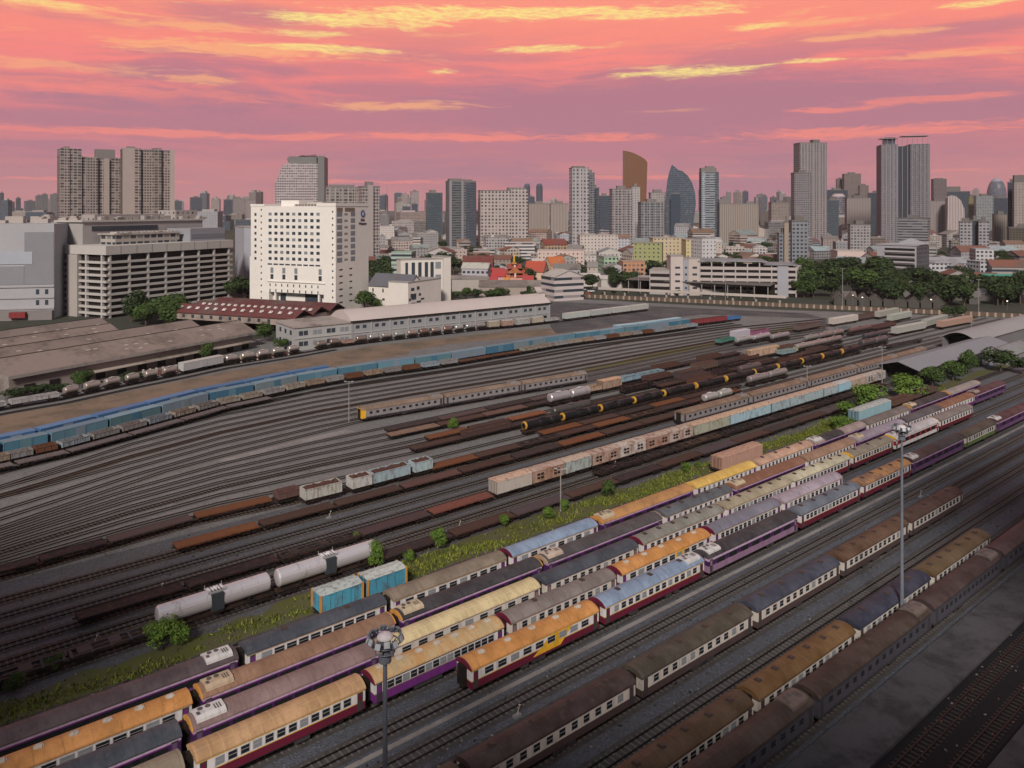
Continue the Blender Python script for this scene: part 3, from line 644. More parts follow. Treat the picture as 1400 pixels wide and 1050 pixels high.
def string(pts, n, kind, color, base, where, z=1.2, over=None, names=None, gap=.0, ja=.2, L0=None):
    """n wagons end to end along the photo-surveyed line pts = [(px, py), ...] taken at height z"""
    W = [P(x, y, z) for x, y in pts]; W = [Vector((p.x, p.y, 0)) for p in W]
    seg = [(W[i+1]-W[i]).length for i in range(len(W)-1)]; tot = sum(seg)
    if L0: n = max(1, round(tot/L0))
    def at(s):
        for i, l in enumerate(seg):
            if s <= l or i == len(seg)-1: return W[i].lerp(W[i+1], s/l)
            s -= l
    res = []
    for i in range(n):
        a, b_ = at(tot*i/n), at(tot*(i+1)/n); kd = kind[i % len(kind)] if isinstance(kind, list) else kind
        cl = color[i % len(color)] if isinstance(color, list) else color
        bs = base[i % len(base)] if isinstance(base, list) else base
        lab = f"{bs}, {ORD[min(i, 29)]} from the left {where}" if n > 1 else f"{bs} {where}"
        res.append(wagon(a, b_, kd, jit(cl, ja), lab, 'freight wagons '+where, over, gap))
    return res
def line_q(q, x0, x1, z): return [(x0, ypx(q, x0, z)), (x1, ypx(q, x1, z))]
RBR = (.055, .033, .028); RST = (.17, .065, .028); DKG = (.030, .027, .029); BLK = (.013, .012, .015); SILV = (.70, .67, .71)
PBLU = (.20, .34, .40); LBLU = (.17, .33, .42); BBLU = (.07, .20, .42); PGRY = (.36, .36, .37); CRM = (.42, .36, .32)
# row by the coaches: blue boxcar pair, pink boxcar, pale blue boxcar
for (x0, x1, cc, lab, rc) in ((430, 492, (.07, .30, .42), 'blue boxcar with orange corner posts and grey roof, left of the pair', (.40, .46, .46)),
                              (494, 551, (.06, .26, .38), 'blue boxcar with orange corner posts and cleaner roof, right of the pair', (.46, .50, .49))):
    t = wagon(SQ(s_at(x0, 94.3), 94.3), SQ(s_at(x1, 94.3), 94.3), 'boxs', cc, lab, 'blue boxcars beside the grass', {'roof': rc})
    h = (s_at(x1, 94.3)-s_at(x0, 94.3))/2-.28
    for e in (-1, 1):
        for y in (-1.34, 1.34):
            mb = MB(); mb.box(e*h, y, 1.08, .3, .12, 2.4, 0); link('corner_post', mb.mesh('corner_post', [ORNG]), t)
wagon(SQ(s_at(978, 94.5), 94.5), SQ(s_at(1036, 94.5), 94.5), 'box', (.40, .25, .20), 'dusty pink boxcar standing beside the yellow-roofed coach', None, {'roof': (.42, .26, .2)})
wagon(SQ(s_at(1166, 94.5), 94.5), SQ(s_at(1212, 94.5), 94.5), 'box', (.25, .40, .46), 'pale blue boxcar beside the bushes at right', None, {'roof': (.40, .42, .42)})
wagon(SQ(s_at(1214, 95.5), 95.5), SQ(s_at(1243, 95.5), 95.5), 'gon', (.12, .07, .055), 'rusty open wagon right of the pale blue boxcar', 'rusty open wagons by the bushes')
wagon(SQ(s_at(1245, 95.5), 95.5), SQ(s_at(1276, 95.5), 95.5), 'gon', (.10, .07, .06), 'rusty open wagon under the bushes, farther right', 'rusty open wagons by the bushes')
# silver tank wagons
for (x0, x1, lab) in ((208, 372, 'long silver tank wagon, nearest the green bush'), (374, 516, 'long silver tank wagon with sapling at its right end')):
    q = 103.3; t = wagon(SQ(s_at(x0, q), q), SQ(s_at(x1, q), q), 'tank', SILV, lab, 'silver tank wagons beside the grass')
    mb = MB(); mb.box(0, 0, 1.3, 1.6, 2.46, 2.1, 0); mb.box(0, 0, 3.55, 2.2, 1.6, .12, 1)
    for y in (-.8, .8):
        mb.box(0, y, 3.67, 2.4, .05, .05, 1); mb.box(-1.1, y, 3.5, .05, .05, .6, 1); mb.box(1.1, y, 3.5, .05, .05, .6, 1)
    for x in (-.6, -.2, .2, .6): mb.box(x, 0, 3.72, .12, 1.7, .06, 0)
    link('walkway', mb.mesh('walkway', [paint((.04, .05, .06)), paint((.42, .42, .43))]), t)
WH = 'in the row beyond the grass strip'
string(line_q(103.6, -40, 207, 1.1), 2, 'skel', (.045, .045, .055), 'dark skeleton flat wagon', 'behind the bush at lower left')
string(line_q(103.0, 519, 1160, 1.1), 0, 'flat', [DKG, RBR, (.06, .05, .06), RBR], 'dark rusty flat wagon', WH, L0=13.6)
string(line_q(108.6, 813, 1208, 1.1), 0, 'skel', [BLK, DKG, RBR], 'black flat wagon with frames', 'in front of the boxcar row', L0=13.2)
string(line_q(112.6, 102, 586, 1.1), 0, ['flat', 'flat', 'skel', 'flat'], [BLK, BLK, DKG, (.065, .045, .05)], 'dark flat wagon', 'in the row left of the boxcars', L0=13.5)
string(line_q(112.6, 586, 671, 1.1), 1, 'flat', (.16, .06, .045), 'red-brown flat wagon', 'coupled to the first boxcar')
bx = [673, 722, 766, 803, 842, 877, 910, 941, 992, 1048, 1074, 1120, 1140, 1158, 1178, 1205]
bk = [('box', (.42, .38, .35), 'cream boxcar with peach roof'), ('boxr', (.36, .25, .20), 'very rusty cream boxcar'), ('boxs', (.33, .38, .38), 'pale green-grey boxcar'), ('boxr', (.40, .30, .26), 'rust-streaked boxcar'),
      ('boxr', (.50, .47, .46), 'white boxcar with dark vents'), ('boxr', (.34, .22, .19), 'brown boxcar with open door'), ('boxr', (.44, .36, .34), 'patchy white and brown boxcar'), ('boxs', (.34, .36, .30), 'long grey-green boxcar'),
      ('boxs', (.32, .46, .54), 'pale blue boxcar with orange roof'), ('boxs', (.30, .40, .46), 'short bluish boxcar'), ('boxs', (.32, .42, .46), 'blue-grey boxcar with tan roof'), ('boxs', (.34, .42, .46), 'faded blue boxcar'),
      ('box', (.28, .44, .54), 'clean light blue boxcar'), ('boxs', (.40, .32, .27), 'tan boxcar'), ('boxr', (.38, .38, .38), 'grey white boxcar with vents')]
rcs = [tuple(v*.6+w_*.4 for v, w_ in zip(c_, (.50, .46, .43))) for c_ in [(.50, .28, .17), (.36, .22, .17), (.44, .30, .22), (.36, .24, .19), (.45, .38, .34), (.34, .22, .17), (.36, .27, .22), (.46, .25, .13), (.50, .30, .16), (.42, .26, .18), (.42, .25, .16), (.46, .30, .22), (.42, .44, .46), (.40, .26, .19), (.38, .36, .34)]]
for i in range(15):
    q = 112.6; A, B = SQ(s_at(bx[i], q), q), SQ(s_at(bx[i+1], q), q)
    wagon(A, B, bk[i][0], bk[i][1], bk[i][2]+f', {ORD[i]} from the left in the boxcar row', 'boxcars coupled in one long row', {'roof': rcs[i]}, gap=-.1)
# grey coaches on the twin tracks beyond
def fcoach(x0, x1, q, lab, group, yellow=False):
    A, B = SQ(s_at(x0, q), q), SQ(s_at(x1, q), q)
    return coach(A, B, 'silver', roofmat((.16, .105, .075)), 'small', 12, 0, 'd', ((1,), (.22, .2, .2)), None, lab, group, gap=.4)
for i, (x0, x1) in enumerate(((927, 1020), (1021, 1100), (1101, 1168), (1169, 1224), (1225, 1262))):
    fcoach(x0, x1, 121.3, ['grey coach with brown roof, nearest end coach beyond the boxcars', 'grey coach second from left beyond the boxcars', 'grey coach third from left, right of a thin pole', 'grey coach left of the grey shed',
                           'grey coach passing behind the grey shed roof'][i], 'grey coaches beyond the boxcar row')
# flats and hoppers
string(line_q(126.4, 236, 925, 1.1), 0, ['flat'], [RST, RBR, RBR, (.10, .055, .05), RBR, DKG], ['orange-rusted flat wagon', 'brown flat wagon', 'dull brown flat wagon', 'reddish flat wagon', 'brown deck flat wagon', 'dark flat wagon'], 'in the long brown flat row', L0=13.5, ja=.1)
string(line_q(126.4, 960, 1000, 2.2), 2, 'tanks', (.5, .5, .5), 'small grey tank wagon', 'behind the first grey coach')
string(line_q(131.9, 586, 1010, 1.1), 0, ['flat', 'flat', 'skel'], [RST, RBR, DKG, RBR], ['orange rusty flat wagon', 'brown rusty flat wagon', 'dark rusty flat wagon', 'rust-brown flat wagon'], 'right of the white hoppers', L0=12.5)
string([(-50, 793), (145, 741)], 2, 'flat', BLK, 'black flat wagon', 'at the left end of the hopper row', z=1.1)
string([(147, 740), (262, 708)], 1, 'flat', (.06, .045, .045), 'dark brown flat wagon', 'between black and orange flat wagons', z=1.1)
string([(264, 707), (372, 682)], 1, 'flat', RST, 'orange-rusted flat wagon', 'left of the first white hopper', z=1.1)
string([(374, 681), (410, 672)], 1, 'gon', (.10, .06, .055), 'small brown open wagon', 'coupled left of the white hopper', z=1.4)
string([(411, 670), (466, 657)], 1, 'hop', (.42, .42, .41), 'white hopper wagon heaped with rusty load', 'left of the other two', z=2.9)
string([(480, 654), (502, 648.5)], 1, 'hop', (.45, .46, .47), 'short white hopper wagon', 'between the longer hoppers', z=2.9)
string([(504, 648), (559, 634)], 1, 'hop', (.36, .44, .50), 'pale blue hopper wagon with rusty load', 'near the yard centre', z=2.9)
string([(563, 633), (587, 627)], 1, 'hop', (.38, .48, .53), 'short light blue hopper wagon', 'before the orange flat wagon', z=2.9)
string(line_q(135.6, 738, 1010, 1.1), 0, 'flat', [RST, RBR, DKG], ['orange rusty flat wagon', 'brown flat wagon', 'grey-brown flat wagon'], 'in front of the black tank train', L0=13)
string(line_q(132.2, 1022, 1075, 2.0), 2, 'tanks', (.33, .31, .31), 'grey tank wagon', 'right of centre behind rusty flats')
# black tank train with yellow ends
tx = [714, 766, 818, 864, 905, 949, 990, 1029, 1061, 1094, 1122, 1149, 1175]
YEND = mat('yellow_tank_end', (.46, .26, .03), .6, .25, .6, second=(.3, .14, .03), secamt=.4)
for i in range(12):
    q = 139.5; s0, s1 = s_at(tx[i], q), s_at(tx[i+1], q)
    t = wagon(SQ(s0, q), SQ(s1, q), 'tankb', (.026, .025, .028), f'black tank wagon with yellow end, {ORD[i]} from the left in its train', 'black tank wagons with yellow ends')
    h = (s1-s0)/2
    mb = MB(); mb.cyl((-h+.42, 0, 2.2), (-h+.62, 0, 2.2), .80, .98, n=20, m=0); mb.cyl((-h+.62, 0, 2.2), (-h+.85, 0, 2.2), .98, n=20, m=0)
    link('yellow_end', mb.mesh('yellow_end', [YEND]), t)
string(line_q(139.5, 1176, 1212, 2.2), 2, 'tank', (.12, .12, .13), 'dark grey tank wagon', 'at the head of the black tank train')
# scattered rows towards the middle of the yard
string(line_q(157, 880, 1130, 1.1), 0, ['gon', 'flat', 'hop', 'gon'], [(.07, .04, .035), DKG, (.10, .07, .06), (.05, .045, .05)], ['brown open wagon', 'dark flat wagon', 'dull brown hopper wagon', 'charcoal open wagon'], 'beyond the tan boxcars toward the far yard', L0=12)
string(line_q(149.5, 900, 1150, 1.1), 0, ['flat', 'gon', 'skel'], [RBR, (.06, .04, .04), BLK], ['rust flat wagon', 'brown low open wagon', 'black frame wagon'], 'just behind the black tank train', L0=12.5)
string(line_q(166, 860, 1010, 1.1), 0, ['flat', 'gon'], [DKG, (.09, .05, .04)], ['low dark flat wagon', 'low rusty open wagon'], 'beside the asphalt strip', L0=13)
string(line_q(145, 562, 900, 1.1), 0, ['flat', 'gon', 'flat', 'tanks', 'gon'], [RBR, (.07, .045, .045), DKG, (.12, .11, .11), (.04, .035, .035)], ['brown flat wagon', 'dusky open wagon', 'dark flat wagon', 'grey tank wagon', 'dark low open wagon'], 'in the row behind the black tanks', L0=13)
string(line_q(145, 905, 1120, 1.1), 0, ['skel', 'gon', 'flat', 'tanks'], [DKG, (.08, .04, .03), RBR, (.15, .13, .13)], ['black frame wagon', 'brown open wagon', 'rust-brown flat wagon', 'grimy tank wagon'], 'farther right behind the black tanks', L0=13)
string(line_q(149.5, 582, 745, 1.1), 0, 'flat', [RST, RBR], ['rusty orange flat wagon', 'brown weathered flat wagon'], 'beside the lone green shrub', L0=13)
string(line_q(152.4, 749, 806, 2.0), 2, 'tank', (.50, .48, .49), 'pinkish-white tank wagon', 'in the middle of the yard')
string(line_q(152.4, 819, 847, 3.0), 1, 'boxs', (.42, .31, .24), 'peach-roofed boxcar', 'right of the pinkish-white tank wagons', over={'roof': (.5, .32, .22)})
string(line_q(152.4, 850, 1020, 1.1), 0, ['gon', 'skel', 'hop', 'skel'], [BLK, DKG, (.05, .045, .045), BLK], ['black open wagon', 'dark skeleton wagon', 'grimy hopper wagon', 'black skeleton wagon'], 'between the two tan boxcars', L0=13)
string(line_q(152.4, 1022, 1062, 3.0), 1, 'boxs', (.40, .30, .22), 'tan boxcar', 'near the turquoise wagons', over={'roof': (.45, .32, .22)})
string(line_q(152.4, 1064, 1150, 2.0), 4, ['gon', 'tanks', 'tanks', 'tanks'], [(.35, .38, .25), (.35, .33, .32), (.42, .36, .35), (.34, .30, .30)], ['greenish open wagon', 'grey tank wagon', 'pinkish tank wagon', 'dull tank wagon'], 'right of the tan boxcar')
string(line_q(157, 530, 770, 1.1), 0, 'flat', [(.19, .13, .10), RBR, (.12, .07, .06), DKG], ['tan-decked flat wagon', 'brown flat wagon', 'reddish flat wagon', 'dark flat wagon'], 'in the second row before the yellow-ended coach', L0=14)
string(line_q(157, 786, 822, 1.6), 2, 'gon', (.36, .26, .20), 'peach open wagon', 'behind the pinkish-white tank wagons')
string(line_q(161, 527, 830, 1.1), 0, 'flat', [DKG, (.07, .05, .055)], ['dark grey flat wagon', 'dark mauve flat wagon'], 'in the row next to the yellow-ended coach', L0=14)
string(line_q(161, 838, 905, 1.1), 2, 'gon', (.16, .27, .33), 'blue-grey low wagon', 'right of the peach open wagons')
# yellow-ended coach and its partners
cg = 'grey coaches in the middle of the yard'
c1 = [P(490, 577.5), P(604, 558), P(710, 539.3), P(800, 524)]
for i in range(3):
    t = coach(c1[i], c1[i+1], 'silver', roofmat((.17, .12, .09), 'plain'), 'small', 11, 0, 'd', ((1,), (.22, .2, .2)), None,
              ['grey coach with bright yellow near end beside the small mast', 'middle grey coach with brown roof behind rusty flat wagons', 'right grey coach of the three in the middle of the yard'][i], cg, gap=.4)
    if i == 0:
        mb = MB(); h = (c1[1]-c1[0]).length/2-.4
        mb.box(-h-.05, .95, .95, .1, .9, 2.3, 0); mb.box(-h-.05, -.95, .95, .1, .9, 2.3, 0); mb.box(-h-.05, 0, 3.05, .1, 2.6, .3, 0); mb.box(-h+.5, 0, .97, 1.0, 2.84, 2.06, 0)
        link('yellow_end', mb.mesh('yellow_end', [YELLOW]), t)

# ------------------------------------------------------------------ curved rows at the top of the yard
BBp = [(-60, 617), (0, 605), (64, 592), (145, 572), (216, 554), (282, 537), (345, 524.8), (404, 512.7), (459.5, 503.5), (513.7, 495.5), (565, 489), (615, 482), (662, 474.5), (700, 468.7), (744, 461.5), (784, 456), (817, 452), (851, 447.5), (882, 444), (912, 440), (941, 436), (992, 430)]
BB = [Vector((P(x, y, 3.7).x, P(x, y, 3.7).y, 0)) for x, y in BBp]
def offs(pl, d):
    """polyline moved sideways, positive = away from the camera side"""
    r = []
    for i, p in enumerate(pl):
        a = pl[max(0, i-1)]; b_ = pl[min(len(pl)-1, i+1)]; t = (b_-a).normalized(); r.append(p+Vector((-t.y, t.x, 0))*d)
    return r
def pxof(p, z=0.0): return (700+F*p.x/p.y, HY+F*(HC-z)/p.y)
names = ['pale blue closed wagon', 'steel blue closed wagon', 'light blue closed wagon', 'dull teal closed wagon', 'grey-blue closed wagon']
bcol = [(.085, .18, .25), (.06, .15, .22), (.11, .22, .29), (.09, .18, .22), (.17, .22, .28), (.05, .14, .22), (.16, .21, .24)]
for i in range(len(BB)-2):
    wagon(BB[i], BB[i+1], 'cont', jit(bcol[i % 7], .1), f'{names[i % 5]}, {ORD[i]} from the left in the long blue row', 'blue closed wagons in the long curved row',
          {'roof': jit((.145, .215, .275), .2), 'sliding_door': bcol[(i+2) % 7]}, gap=.3)
A_, B_ = BB[-2], BB[-1]
for k in range(3): wagon(A_.lerp(B_, k/3), A_.lerp(B_, (k+1)/3), 'hop', (.22, .04, .05), f'dark red hopper wagon, {ORD[k]} of three at the right end of the blue row', 'dark red hopper wagons')
wagon(B_, B_+(B_-A_).normalized()*10, 'gon', (.05, .16, .38), 'bright blue open wagon at the very end of the blue row')
BA = offs(BB, 5.2)
for i in range(0, 8):
    wagon(BA[i], BA[i+1], 'cont', jit((.045, .12, .27), .2), f'bright blue closed wagon, {ORD[i]} from the left in the rear row', 'bright blue closed wagons behind the long row', {'roof': jit((.08, .16, .30), .2), 'sliding_door': (.16, .22, .30)}, gap=.3)
for i in range(9, 15):
    wagon(BA[i], BA[i+1], 'flat' if i < 10 else 'gon', jit((.14, .24, .30), .15), f'low grey-blue open wagon, {ORD[i-9]} from the left behind the light blue wagons', 'low wagons behind the blue row', gap=.3)
for i in range(17, 20):
    wagon(BA[i], BA[i+1], 'cont', jit((.16, .32, .42), .1), f'pale blue closed wagon near the red hoppers, {ORD[i-17]} of three behind', 'pale blue wagons behind near the red ones', {'roof': (.33, .43, .48)}, gap=.3)
BC = offs(BB, -4.6)
gcol = [(.16, .07, .04), (.33, .32, .32), (.36, .36, .37), (.30, .30, .31), (.34, .30, .26), (.36, .28, .22), (.30, .36, .42), (.40, .36, .31)]
gn = ['rusty', 'pale grey', 'whitish', 'grey', 'beige', 'tan', 'bluish', 'cream']
k = 0
for i in range(len(BC)-2):
    for hlf in (0, 1):
        a, b_ = BC[i].lerp(BC[i+1], hlf*.5), BC[i].lerp(BC[i+1], hlf*.5+.5); ci = (k*5+i) % 8
        kd = 'flat' if 11 <= i <= 12 else 'gon'
        if i in (11, 12): ci = 0
        wagon(a, b_, kd, tuple(v*.7 for v in jit(gcol[ci], .12)), f'low {gn[ci]} open wagon before the blue row, {ORD[k] if k < 20 else ORD[max(0, 40-k)]} from the {"left" if k < 20 else "right"}', 'low open wagons in front of the blue row', gap=.3); k += 1
BD = offs(BB, -9.2)
for i in range(0, 6):
    wagon(BD[i], BD[i+1], 'flat', jit((.13, .115, .12), .1), f'grey flat wagon at the left edge of the yard, {ORD[i]} from the left', 'grey flat wagons before the blue row', gap=.3)
# upper siding: beige tanks and vans along the sandy strip
UP = [(-60, 572), (0, 560), (82, 546), (160, 529), (240, 513), (300, 500), (350, 492), (400, 484), (450, 475), (520, 466), (600, 457), (650, 451), (700, 447), (735, 443), (775, 438), (830, 431), (885, 424)]
UPw = [P(x, y+1) for x, y in UP]
def up_at(px):
    for i in range(len(UP)-1):
        if UP[i][0] <= px <= UP[i+1][0]:
            f_ = (px-UP[i][0])/(UP[i+1][0]-UP[i][0]); a, b_ = UPw[i], UPw[i+1]
            t = (px-700)/F; d = b_-a; den = (d.x-t*d.y); k_ = (t*a.y-a.x)/den if abs(den) > 1e-6 else f_
            return a+d*k_
    return UPw[-1]
ups = [(-50, 10, 'gon', PGRY, 'pale grey low wagon'), (10, 82, 'gon', PGRY, 'white low wagon'), (83, 110, 'tanks', (.42, .36, .34), 'beige tank wagon'), (112, 139, 'tanks', (.40, .35, .33), 'beige tank wagon'), (140, 166, 'tanks', (.42, .37, .35), 'beige tank wagon'),
       (168, 193, 'tanks', (.40, .35, .33), 'beige tank wagon'), (194, 218, 'tanks', (.42, .36, .33), 'beige tank wagon'), (220, 243, 'tanks', (.4, .34, .32), 'beige tank wagon'), (245, 304, 'cont', PGRY, 'white van wagon'), (305, 326, 'tanks', (.42, .36, .34), 'beige tank wagon'),
       (327, 349, 'tanks', (.43, .38, .35), 'beige tank wagon'), (350, 369, 'tanks', (.42, .36, .34), 'beige tank wagon'), (370, 390, 'tanks', (.4, .36, .34), 'beige tank wagon'), (391, 411, 'tanks', (.42, .37, .35), 'beige tank wagon'),
       (430, 448, 'tanks', (.33, .27, .24), 'brownish tank wagon'), (449, 466, 'tanks', (.30, .22, .19), 'brown tank wagon'), (467, 484, 'gon', (.3, .2, .17), 'rusty low wagon'), (485, 501, 'tanks', (.32, .24, .21), 'brown tank wagon'), (502, 519, 'tanks', (.42, .4, .38), 'pale tank wagon'),
       (520, 536, 'tanks', (.42, .37, .35), 'pale tank wagon'), (537, 554, 'tanks', (.4, .4, .39), 'pale grey tank wagon'), (555, 571, 'tanks', (.42, .33, .3), 'pinkish tank wagon'), (572, 587, 'tanks', (.24, .15, .12), 'rust-brown tank wagon'), (588, 603, 'tanks', (.35, .27, .24), 'brown tank wagon'),
       (604, 619, 'tanks', (.3, .2, .17), 'rust-brown tank wagon'), (620, 634, 'tanks', (.45, .42, .41), 'white tank wagon'), (635, 650, 'tanks', (.45, .42, .41), 'white tank wagon'), (651, 664, 'tanks', (.4, .36, .34), 'beige tank wagon'), (665, 683, 'boxs', (.32, .28, .23), 'small tan van'),
       (684, 702, 'boxs', (.30, .20, .16), 'small rust-brown van'), (703, 724, 'boxs', (.33, .33, .33), 'small grey van'), (725, 742, 'boxs', (.36, .32, .27), 'small beige van'), (743, 764, 'gon', (.36, .36, .38), 'white low wagon'), (770, 805, 'cont', (.36, .39, .38), 'pale grey-green van'),
       (806, 834, 'cont', (.33, .36, .36), 'grey-green van'), (835, 861, 'cont', (.36, .37, .36), 'pale grey van'), (862, 887, 'cont', (.38, .38, .37), 'off-white van')]
cnt = {}
for x0, x1, kd, cl, nm_ in ups:
    j = cnt.get(nm_, 0); cnt[nm_] = j+1
    wagon(up_at(x0), up_at(x1), kd, jit(cl, .08), f'{nm_}, {ORD[j]} such from the left along the sandy strip', 'wagons on the siding by the sandy strip', {'roof': (.42, .40, .38)}, gap=.6)

# far right corner of the yard
fr = [((981, 473), (1001, 468), 'gon', (.06, .20, .17), 'turquoise-green low wagon with white stripe'), ((1001, 466), (1022, 462), 'cont', (.38, .36, .42), 'white van behind the turquoise wagon'), ((1027, 463), (1049, 459), 'hop', (.28, .10, .2), 'magenta and white wagon'),
      ((1006, 474), (1027, 469), 'tanks', (.42, .46, .46), 'mint-white tank wagon'), ((1029, 470), (1052, 465), 'tanks', (.44, .42, .46), 'white tank wagon beside the magenta wagon'), ((1054, 469), (1078, 464), 'tanks', (.36, .34, .36), 'grey-white tank wagon right of the magenta wagon'),
      ((1088, 455), (1118, 449), 'hop', (.12, .09, .09), 'dusky open wagon group near the far fence'), ((1136, 447), (1170, 441), 'cont', (.42, .38, .36), 'white bow-ended van near the far right fence'), ((1143, 457), (1160, 453), 'gon', (.16, .19, .21), 'blue-grey low wagon below the white van'),
      ((1171, 440), (1198, 435), 'hop', (.10, .07, .07), 'dark open wagon heaped with scrap'), ((1199, 437), (1226, 431), 'cont', (.28, .28, .25), 'grey-beige van near the far fence'), ((1216, 442), (1243, 436), 'cont', (.30, .32, .29), 'grey-green van in front of the beige van'),
      ((1222, 460), (1262, 452), 'cont', (.32, .32, .30), 'long grey van right of centre of the far yard'), ((1263, 450), (1292, 441), 'cont', (.27, .28, .26), 'dim grey van near the shed'), ((1284, 451), (1326, 443), 'cont', (.33, .22, .18), 'faded orange, white and blue van beside the barrel-roof shed'),
      ((1065, 489), (1085, 485), 'gon', (.20, .30, .34), 'pale turquoise low wagon beside the tan boxcar'), ((1100, 471), (1118, 467), 'tanks', (.30, .32, .31), 'grey-green tank wagon'), ((1119, 467), (1137, 463), 'tanks', (.30, .26, .26), 'pinkish-grey tank wagon'),
      ((1138, 463), (1152, 460), 'tanks', (.30, .25, .24), 'brownish tank wagon'), ((1180, 468), (1212, 461), 'tanks', (.08, .085, .10), 'dark blue-grey tank wagon'), ((1210, 478), (1258, 468), 'skel', (.03, .028, .03), 'black frame wagon beside the grey shed'),
      ((1160, 460), (1190, 454), 'tanks', (.16, .11, .11), 'rusty tank wagon near the long grey van'), ((1192, 453), (1222, 447), 'gon', (.10, .05, .05), 'dark red scrap wagon')]
for a, b_, kd, cl, lab in fr: wagon(P(*a), P(*b_), kd, jit(cl, .05), lab+' in the far right yard', 'wagons in the far right yard', {'roof': tuple(min(1, v*1.2) for v in cl)})

# ------------------------------------------------------------------ ground and tracks
def sheet(name, pts, z, m, kind='structure'):
    mb = MB(); mb.face([(p[0], p[1], z) for p in pts]); o = link(name, mb.mesh(name, [m])); o['kind'] = kind; return o
GND = mat('city_ground', (.055, .055, .048), .95, .45, .02, second=(.028, .038, .018), secamt=.4)
sheet('ground', [(-16000, -300), (16000, -300), (16000, 16000), (-16000, 16000)], -.06, GND)
FL = [P(735, 404), P(1060, 424), P(1460, 438)]       # fence line
yard = [(-260, 60), (-60, -20), (60, -20), (330, 330), (FL[2].x, FL[2].y+2), (FL[1].x, FL[1].y+2), (FL[0].x-30, FL[0].y+8), (-90, 330), (-260, 190)]
sheet('yard_ground', yard, 0, BALLAST)
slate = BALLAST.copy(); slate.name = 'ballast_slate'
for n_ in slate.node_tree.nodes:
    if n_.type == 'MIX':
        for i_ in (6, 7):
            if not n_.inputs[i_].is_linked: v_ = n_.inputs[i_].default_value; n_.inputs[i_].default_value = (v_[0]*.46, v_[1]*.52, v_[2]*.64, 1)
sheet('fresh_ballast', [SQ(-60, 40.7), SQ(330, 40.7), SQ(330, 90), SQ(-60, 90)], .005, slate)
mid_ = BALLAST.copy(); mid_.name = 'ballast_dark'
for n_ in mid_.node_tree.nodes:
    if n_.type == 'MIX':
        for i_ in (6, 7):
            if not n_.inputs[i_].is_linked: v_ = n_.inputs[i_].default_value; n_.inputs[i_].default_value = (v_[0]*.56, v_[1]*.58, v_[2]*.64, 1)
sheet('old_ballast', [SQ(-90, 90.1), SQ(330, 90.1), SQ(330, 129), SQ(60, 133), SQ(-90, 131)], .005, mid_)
sheet('sandy_path', [P(*p)[:2] for p in ((-60, 590), (0, 578), (150, 548), (300, 520), (420, 500), (520, 486), (620, 470), (700, 462), (800, 455), (850, 448), (810, 446), (700, 452), (600, 463), (500, 474), (400, 492), (300, 510), (150, 540), (0, 568), (-60, 580))], .012, SAND)
sheet('sandy_path', [P(*p)[:2] for p in ((-60, 614), (0, 601), (150, 566), (300, 533), (420, 508), (560, 484), (560, 478), (420, 500), (300, 520), (150, 548), (0, 578), (-60, 590))], .008, SAND)
sheet('asphalt_apron', [P(*p)[:2] for p in ((752, 446), (900, 426), (1000, 424), (1100, 428), (1130, 436), (960, 430), (880, 440), (800, 452), (760, 456))], .016, ASPH)
sheet('asphalt_apron', [P(*p)[:2] for p in ((790, 528), (900, 505), (1000, 482), (1080, 462), (1110, 452), (1090, 450), (980, 472), (880, 490), (800, 508))], .016, ASPH)
sheet('asphalt_apron', [P(*p)[:2] for p in ((752, 412), (1060, 427), (1130, 431), (1000, 424), (900, 426), (752, 446))], .020, ASPH)
def strip_q(q0, q1, s0, s1, z, m, name, h=None):
    if h is None: return sheet(name, [SQ(s0, q0), SQ(s1, q0), SQ(s1, q1), SQ(s0, q1)], z, m)
    mb = MB(); p = [SQ(s0, q0), SQ(s1, q0), SQ(s1, q1), SQ(s0, q1)]
    mb.poly([(k_.x, k_.y) for k_ in p], z, z+h); o = link(name, mb.mesh(name, [m])); o['kind'] = 'structure'; return o
strip_q(35.4, 40.6, -60, 330, 0, CONC_D, 'service_road', .35)
strip_q(8, 28.2, -60, 300, 0, CONC_D, 'service_road', .35)
strip_q(28.2, 35.4, -60, 330, .01, DARKBED, 'oily_ballast')
strip_q(67.0, 67.55, -40, 330, 0, CONC, 'drain_edge', .12)
# grass strip with ragged edges
gpts = []; r2 = random.Random(5)
for s in range(-30, 330, 3): gpts.append((s, 94.8+r2.uniform(-.8, .8)+(1.2 if s > 120 else 0)))
for s in range(327, -31, -3): gpts.append((s, 100.6+r2.uniform(-1.0, 1.0)+(1.6 if 40 < s < 110 else 0)-(1.5 if s > 130 else 0)))
sheet('grass_verge', [SQ(*p) for p in gpts], .02, GRASS)

